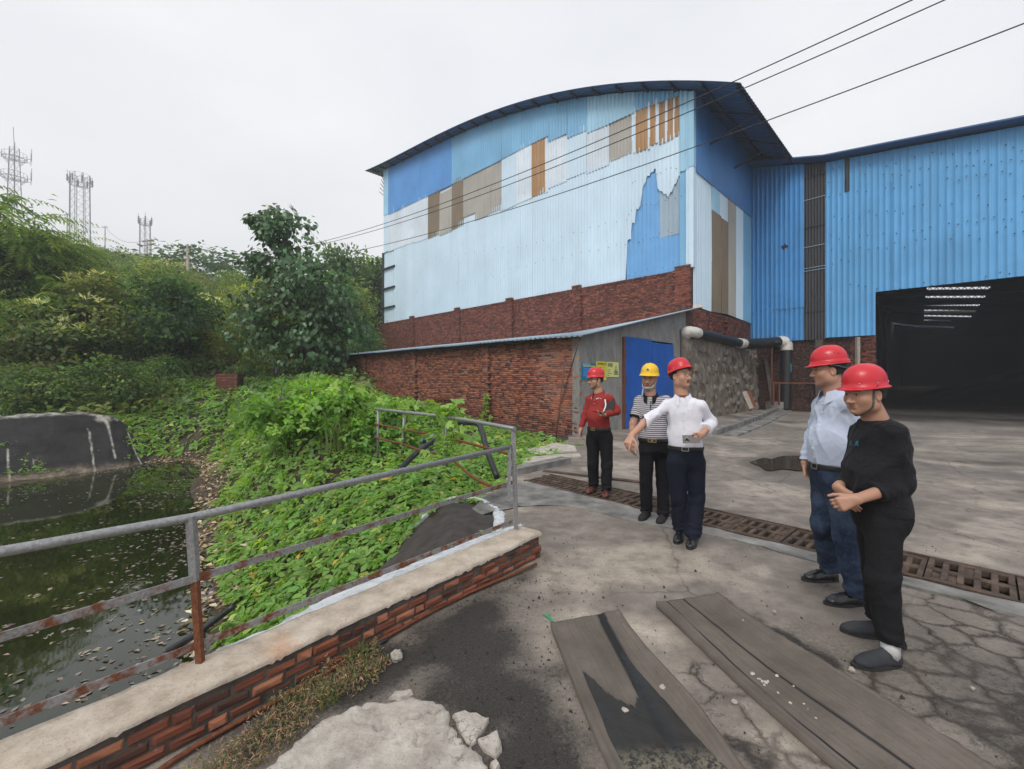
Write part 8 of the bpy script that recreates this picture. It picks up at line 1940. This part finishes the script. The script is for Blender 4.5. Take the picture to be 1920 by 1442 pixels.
# --- man in the striped polo
Yy = 5.0
spY = dict(label='man in a striped polo shirt and yellow helmet behind the pointing man', seed=9, vox=.0085, psi=-24, head=(1217.5, 709.5, Yy), hang=(-30, -3, -3), neck=(1220, 743, Yy), chest=(1222, 772, Yy), belly=(1224, 805, Yy - .01), pelvis=(1226, 838, Yy), shR=(1199, 752, Yy + .06), shL=(1249, 752, Yy - .05), elR=(1187, 795, Yy + .01), wrR=(1184, 830, Yy - .08), elL=(1258, 795, Yy + .05), wrL=(1262, 830, Yy - .02),
    hipR=(1213, 845, Yy), hipL=(1240, 845, Yy + .02), knR=(1211, 906, Yy), knL=(1243, 908, Yy + .0), anR=(1212, 953, Yy + .02), anL=(1244, 962, Yy - .08), rt=(.176, .115, .20), rb=(.172, .122, .17), rp=(.166, .118, .14), waistz=CH - (821 - HY) / F * Yy, tone=.82, beard=.4, short=True,
    shirt=dict(mat='c_stripe', sleeve='short', sf=.70, stripe=.0225, r=(.063, .06, .05), wr=.005), trousers=dict(mat='c_trouser', hemR=.07, hemL=.06, r=(.092, .072, .066)), belt=('gold', .085, .034),
    handR=dict(d=(.06, -.12, -1), n=(.9, .25, 0), kw=dict(curl=(.3, .35, .3))), handL=dict(d=(-.06, -.12, -1), n=(-.9, .2, 0), kw=dict(curl=(.3, .35, .3))))
rY, gY, TY, RtY, hcY, hRY, hkY = person(spY); hm, H = helmet(rY, hcY, hRY, 'h_yellow', 'ridged', .042, 2, ('strap_white', True), hs=root_hs[spY['label']])
mb = MB(); pq = H(0, .112, .056); nq = hRY @ np.array((0, .93, .37)); uq = np.cross(nq, hRY[:, 0]); mb.tube([pq - nq * .002, pq + nq * .004], .017, 16); mb.build('badge', flat('badge_grey', (.30, .27, .12, 1), .4), hm, org=wloc(rY))
mb = MB()
for a0 in (0, 3.14): mb.tube([pq + nq * .0045 + hRY[:, 0] * (.0105 * math.cos(a)) + uq * (.0065 * math.sin(a)) for a in np.linspace(a0 + .5, a0 + 2.7, 8)], .0022, 5)
mb.tube([pq + nq * .0045 - hRY[:, 0] * .006, pq + nq * .0045 + hRY[:, 0] * .006], .0022, 5); mb.build('emblem', M['strap_grey'], hm, org=wloc(rY))
mb = MB(); L = lambda x, y, z: hcY + hRY @ np.array((x, y, z)); mb.tube(bezier([L(.062, .055, -.07), L(.05, .078, -.096), L(0, .094, -.108), L(-.05, .078, -.096), L(-.064, .05, -.068)], 6), .010, 8, ell=.5, up=tuple(hRY[:, 2])); mb.build('chin_cup', M['strap_white'], hm, org=wloc(rY))
mb = MB(); mb.tube(bezier([L(.045, .075, -.10), L(.05, .08, -.15), L(.055, .085, -.20)], 5), .003, 6, ell=3, up=tuple(hRY[:, 1])); mb.build('strap_end', M['strap_white'], hm, org=wloc(rY))
collar(rY, gY['neck'] - Z * .004, RtY, 'c_collar', .072, .076, 20, 1.3, .05); placket(rY, TY, gY, RtY, CH - (752 - HY) / F * Yy, CH - (770 - HY) / F * Yy, 'c_collar', 2, .014, 'dark_plastic')
d_ = (gY['elR'] - gY['shR']); d_ /= np.linalg.norm(d_); 
for sd in 'RL':
    d_ = (gY['el' + sd] - gY['sh' + sd]); c = gY['sh' + sd] + d_ * .70; d_ = d_ / np.linalg.norm(d_); mb = MB(); mb.tube([c - d_ * .018, c + d_ * .004], [.0645, .0645], 20); mb.build('sleeve_band', M['c_collar'], rY)
shoe(rY, gY['anR'], FD((1190, 977), (1222, 955)), 'knit_shoe'); shoe(rY, gY['anL'], FD((1228, 987), (1254, 963)), 'knit_shoe')

# --- man in the red shirt
Yr = 6.05
spR = dict(label='man in a brick red long sleeved shirt and red helmet holding a phone', seed=15, vox=.0095, psi=-46, head=(1116.5, 711.5, Yr), hang=(-70, -2, 0), neck=(1122.5, 738, Yr + .01), chest=(1124, 760, Yr), belly=(1121, 781, Yr - .03), pelvis=(1124, 812, Yr), shR=(1107, 748, Yr + .12), shL=(1142, 748, Yr - .11), elR=(1097, 778, Yr + .13), wrR=(1089, 806, Yr + .07), elL=(1157, 771, Yr - .14), wrL=(1134, 777.5, Yr - .28),
    hipR=(1112, 820, Yr + .05), hipL=(1136, 820, Yr - .05), knR=(1112, 870, Yr + .04), knL=(1138, 872, Yr - .07), anR=(1113, 906, Yr + .08), anL=(1137, 914, Yr - .10), rt=(.168, .118, .19), rb=(.165, .146, .165), rp=(.165, .130, .14), waistz=CH - (801 - HY) / F * Yr, tone=.98, beard=.3, wide=1.05,
    shirt=dict(mat='c_red', sf=.97, r=(.060, .052, .042), wr=.007), trousers=dict(mat='c_trouser', hemR=.075, hemL=.065, r=(.098, .078, .070)), belt=('gold', .060, .034),
    handR=dict(d=(-.05, -.2, -1), n=(.7, -.4, 0), kw=dict(curl=(.45, .5, .4))), handL=dict(d=(-.93, -.36, .05), n=(.0, -.3, .95), kw=dict(curl=(.5, .55, .4), thumb=(.6, .5, .6))))
rR, gR, TR, RtR, hcR, hRR, hkR = person(spR); helmet(rR, hcR, hRR, 'h_red', 'dome', .042, 0, ('strap_grey', True), hs=root_hs[spR['label']]); glasses(rR, hcR, hRR)
collar(rR, gR['neck'] - Z * .004, RtR, 'c_red', .074, .078, 22, 1.38, .05, stripe='button'); placket(rR, TR, gR, RtR, CH - (747 - HY) / F * Yr, CH - (760 - HY) / F * Yr, 'c_red', 2, .03)
mb = MB(); q = on_shirt(TR, gR, RtR, -.075, CH - (746.5 - HY) / F * Yr, .004); mb.box(q, (.030, .004, .006), RtR); mb.build('chest_logo', M['button'], rR)
shoe(rR, gR['anR'], FD((1095, 924), (1120, 913)), 'leather_brown', 'loafer', z0=.008); shoe(rR, gR['anL'], FD((1129, 933), (1141, 914)), 'leather_brown', 'loafer', z0=.008)
pc = gR['wrL'] + np.array((-.085, -.04, .038)); ph_ = empty('phone', pc, 'black phone lying in the hand of the man in the red shirt', 'phone'); mb = MB(); mb.box(pc, (.15, .075, .010), np.array(Matrix.Rotation(math.radians(12), 3, 'Z') @ Matrix.Rotation(math.radians(6), 3, 'Y'))); mb.build('body', M['dark_plastic'], ph_)
a = at(1134.5, 749, Yr - .20); b = at(1131.5, 772, Yr - .27); nb_ = empty('notebook', (a + b) / 2, 'slim white edged notebook clamped under the arm of the man in the red shirt', 'notebook'); mb = MB(); mb.tube(bezier([a, (a + b) / 2 + np.array((.016, -.01, 0)), b], 6), .006, 6, ell=1.6); mb.build('page_edge', M['button'], nb_); mb = MB(); mb.bar(a + np.array((.075, .06, 0)), b + np.array((.075, .06, 0)), .012, .15, (1, -.8, 0)); mb.build('cover', M['dark_plastic'], nb_)

# --- man in the pale blue shirt
Yb = 3.28
spB = dict(label='man in a pale blue shirt, jeans and red helmet seen in profile', seed=22, vox=.007, psi=-84, head=(1552, 693, Yb), hang=(-110, -2, 0), neck=(1563, 735, Yb), chest=(1566, 782, Yb), belly=(1556, 830, Yb - .01), pelvis=(1560, 893, Yb), shR=(1541, 757, Yb + .15), shL=(1592, 757, Yb - .15), elR=(1524, 815, Yb + .22), wrR=(1509, 868, Yb + .18), elL=(1618, 820, Yb - .12), wrL=(1600, 880, Yb - .22),
    hipR=(1549, 908, Yb + .07), hipL=(1574, 908, Yb - .09), knR=(1544, 990, Yb + .07), knL=(1588, 1008, Yb - .12), anR=(1556, 1062, Yb + .17), anL=(1604, 1100, Yb - .20), rt=(.172, .118, .205), rb=(.165, .134, .18), rp=(.162, .126, .15), waistz=CH - (869 - HY) / F * Yb, tone=.92, beard=.25,
    shirt=dict(mat='c_blue', sf=1.0, r=(.057, .051, .044), wr=.009), trousers=dict(mat='c_jeans', hemR=.075, hemL=.075, r=(.100, .080, .074), stack=.008, wr=.006), belt=('steel', .05, .038),
    handR=dict(d=(.12, -.1, -1), n=(.6, -.75, 0), kw=dict(curl=(.6, .7, .5))), handL=dict(d=(-.1, -.1, -1), n=(-.5, .8, 0), kw=dict(curl=(.6, .7, .5))))
rB, gB, TB, RtB, hcB, hRB, hkB = person(spB); hm, H = helmet(rB, hcB, hRB, 'h_red', 'vent', .048, -5, None)
mb = MB(); L = lambda x, y, z: hcB + hRB @ np.array((x, y, z)); mb.box(L(-.092, -.002, .036), (.006, .022, .011), hRB); mb.build('yellow_clip', flat('yellow_clip', (.7, .5, .02, 1), .4), hm, org=wloc(rB))
mb = MB(); mb.tube(bezier([L(-.090, -.005, .034), L(-.088, -.05, .02), L(-.05, -.108, .0), L(0, -.118, -.004), L(.05, -.108, .0), L(.088, -.05, .02), L(.09, -.005, .034)], 6), .0075, 6, ell=1.8, up=tuple(hRB[:, 2])); mb.build('nape_strap', M['strap_grey'], hm, org=wloc(rB))
collar(rB, gB['neck'] - Z * .006, RtB, 'c_blue', .072, .078); placket(rB, TB, gB, RtB, CH - (752 - HY) / F * Yb, CH - (864 - HY) / F * Yb, 'c_blue', 7)
shoe(rB, gB['anR'], FD((1506, 1087), (1574, 1088)), 'leather', L=.285); shoe(rB, gB['anL'], FD((1556, 1130), (1628, 1131)), 'leather', L=.285)

# --- man in black
Yk = 2.55
spK = dict(label='man in black sweater and trousers with red helmet and clasped hands, nearest the camera', seed=31, vox=.0068, psi=-92, head=(1619, 737, Yk), hang=(-80, -5, 0), hk=1.0, wide=1.06, neck=(1643, 782, Yk + .01), chest=(1648, 842, Yk), belly=(1636, 890, Yk - .01), pelvis=(1652, 965, Yk), shR=(1617, 812, Yk + .14), shL=(1680, 812, Yk - .12), elR=(1600, 885, Yk + .24), wrR=(1571, 913, Yk + .02), elL=(1694, 908, Yk - .12), wrL=(1606, 936, Yk - .16),
    hipR=(1640, 985, Yk + .08), hipL=(1658, 985, Yk - .07), knR=(1645, 1075, Yk + .10), knL=(1655, 1082, Yk - .10), anR=(1650, 1172, Yk + .14), anL=(1668, 1212, Yk - .12), rt=(.172, .132, .195), rb=(.165, .150, .18), rp=(.158, .138, .15), waistz=CH - (952 - HY) / F * Yk, tone=.90, beard=.12,
    shirt=dict(mat='c_black', out=True, hem=CH - (958 - HY) / F * Yk, sf=.60, sfR=.93, r=(.062, .056, .047), wr=.011), trousers=dict(mat='c_charcoal', hemR=.125, hemL=.128, r=(.092, .076, .066), stack=.008, wr=.007),
    handR=dict(d=(.30, -.50, -.85), n=(.85, .25, .1), kw=dict(curl=(.16, .2, .15), thumb=(.7, .4, .3))), handL=dict(d=(-.80, .18, -.34), n=(-.15, .9, -.4), kw=dict(curl=(.75, .8, .5), thumb=(.7, .5, .3))))
rK, gK, TK, RtK, hcK, hRK, hkK = person(spK); hm, H = helmet(rK, hcK, hRK, 'h_red', 'dome', .040, 0, ('strap_grey', True), 1.0, hs=root_hs[spK['label']])
shoe(rK, gK['anR'], FD((1582, 1184), (1650, 1196)), 'slip_shoe', 'slip', sock=True); shoe(rK, gK['anL'], FD((1592, 1247), (1692, 1243)), 'slip_shoe', 'slip', L=.285, sock=True)
mt_tq = flat('teal_print_letter', lin(25, 120, 140), .6)
for body_, (px_, py_) in (('I', (1596, 836)), ('.', (1600, 836)), ('R', (1606, 836))):
    r_ = np.array(((px_ - CX) / F, 1.0, -(py_ - HY) / F)); r_ /= np.linalg.norm(r_); q = TK.surf(CAMP + r_ * 2.6, r_, .9)
    if TK.val(q) >= 0: continue
    e_ = TK.h * 2.5
    nq = np.array([TK.val(q + np.eye(3)[i] * e_) - TK.val(q - np.eye(3)[i] * e_) for i in range(3)]); nq /= np.linalg.norm(nq); dq = np.cross(Z, nq); dq /= np.linalg.norm(dq); uq = np.cross(nq, dq); q = q + nq * .010
    o = text(rK, Plane(q, dq, np.cross(dq, Z)), 0.0, 0.0, .0, body_, .042, mt_tq, 'chest_letter'); Mx = Matrix(np.stack([dq, uq, nq], 1).tolist()).to_4x4(); Mx.translation = Vector((q - wloc(rK)).tolist()); o.matrix_local = Mx
# ------------------------------------------------------------------ thin haze over the whole place
HZ0, HZ1 = np.array((-440, -140, -5.0)), np.array((440, 620, 96.0))
mb = MB(); mb.box((HZ0 + HZ1) / 2, HZ1 - HZ0)
hm_ = bpy.data.materials.new('haze_air'); hm_.use_nodes = True; ht = hm_.node_tree; ht.nodes.clear()
ho = ht.nodes.new('ShaderNodeOutputMaterial'); hv = ht.nodes.new('ShaderNodeVolumePrincipled'); hv.inputs['Density'].default_value = 0.0016; hv.inputs['Color'].default_value = (.93, .95, .97, 1); hv.inputs['Anisotropy'].default_value = 0.2
ht.links.new(hv.outputs[0], ho.inputs['Volume'])
tag(mb.build('haze', hm_, None, 'stuff'), 'thin pale haze lying over the hillside')
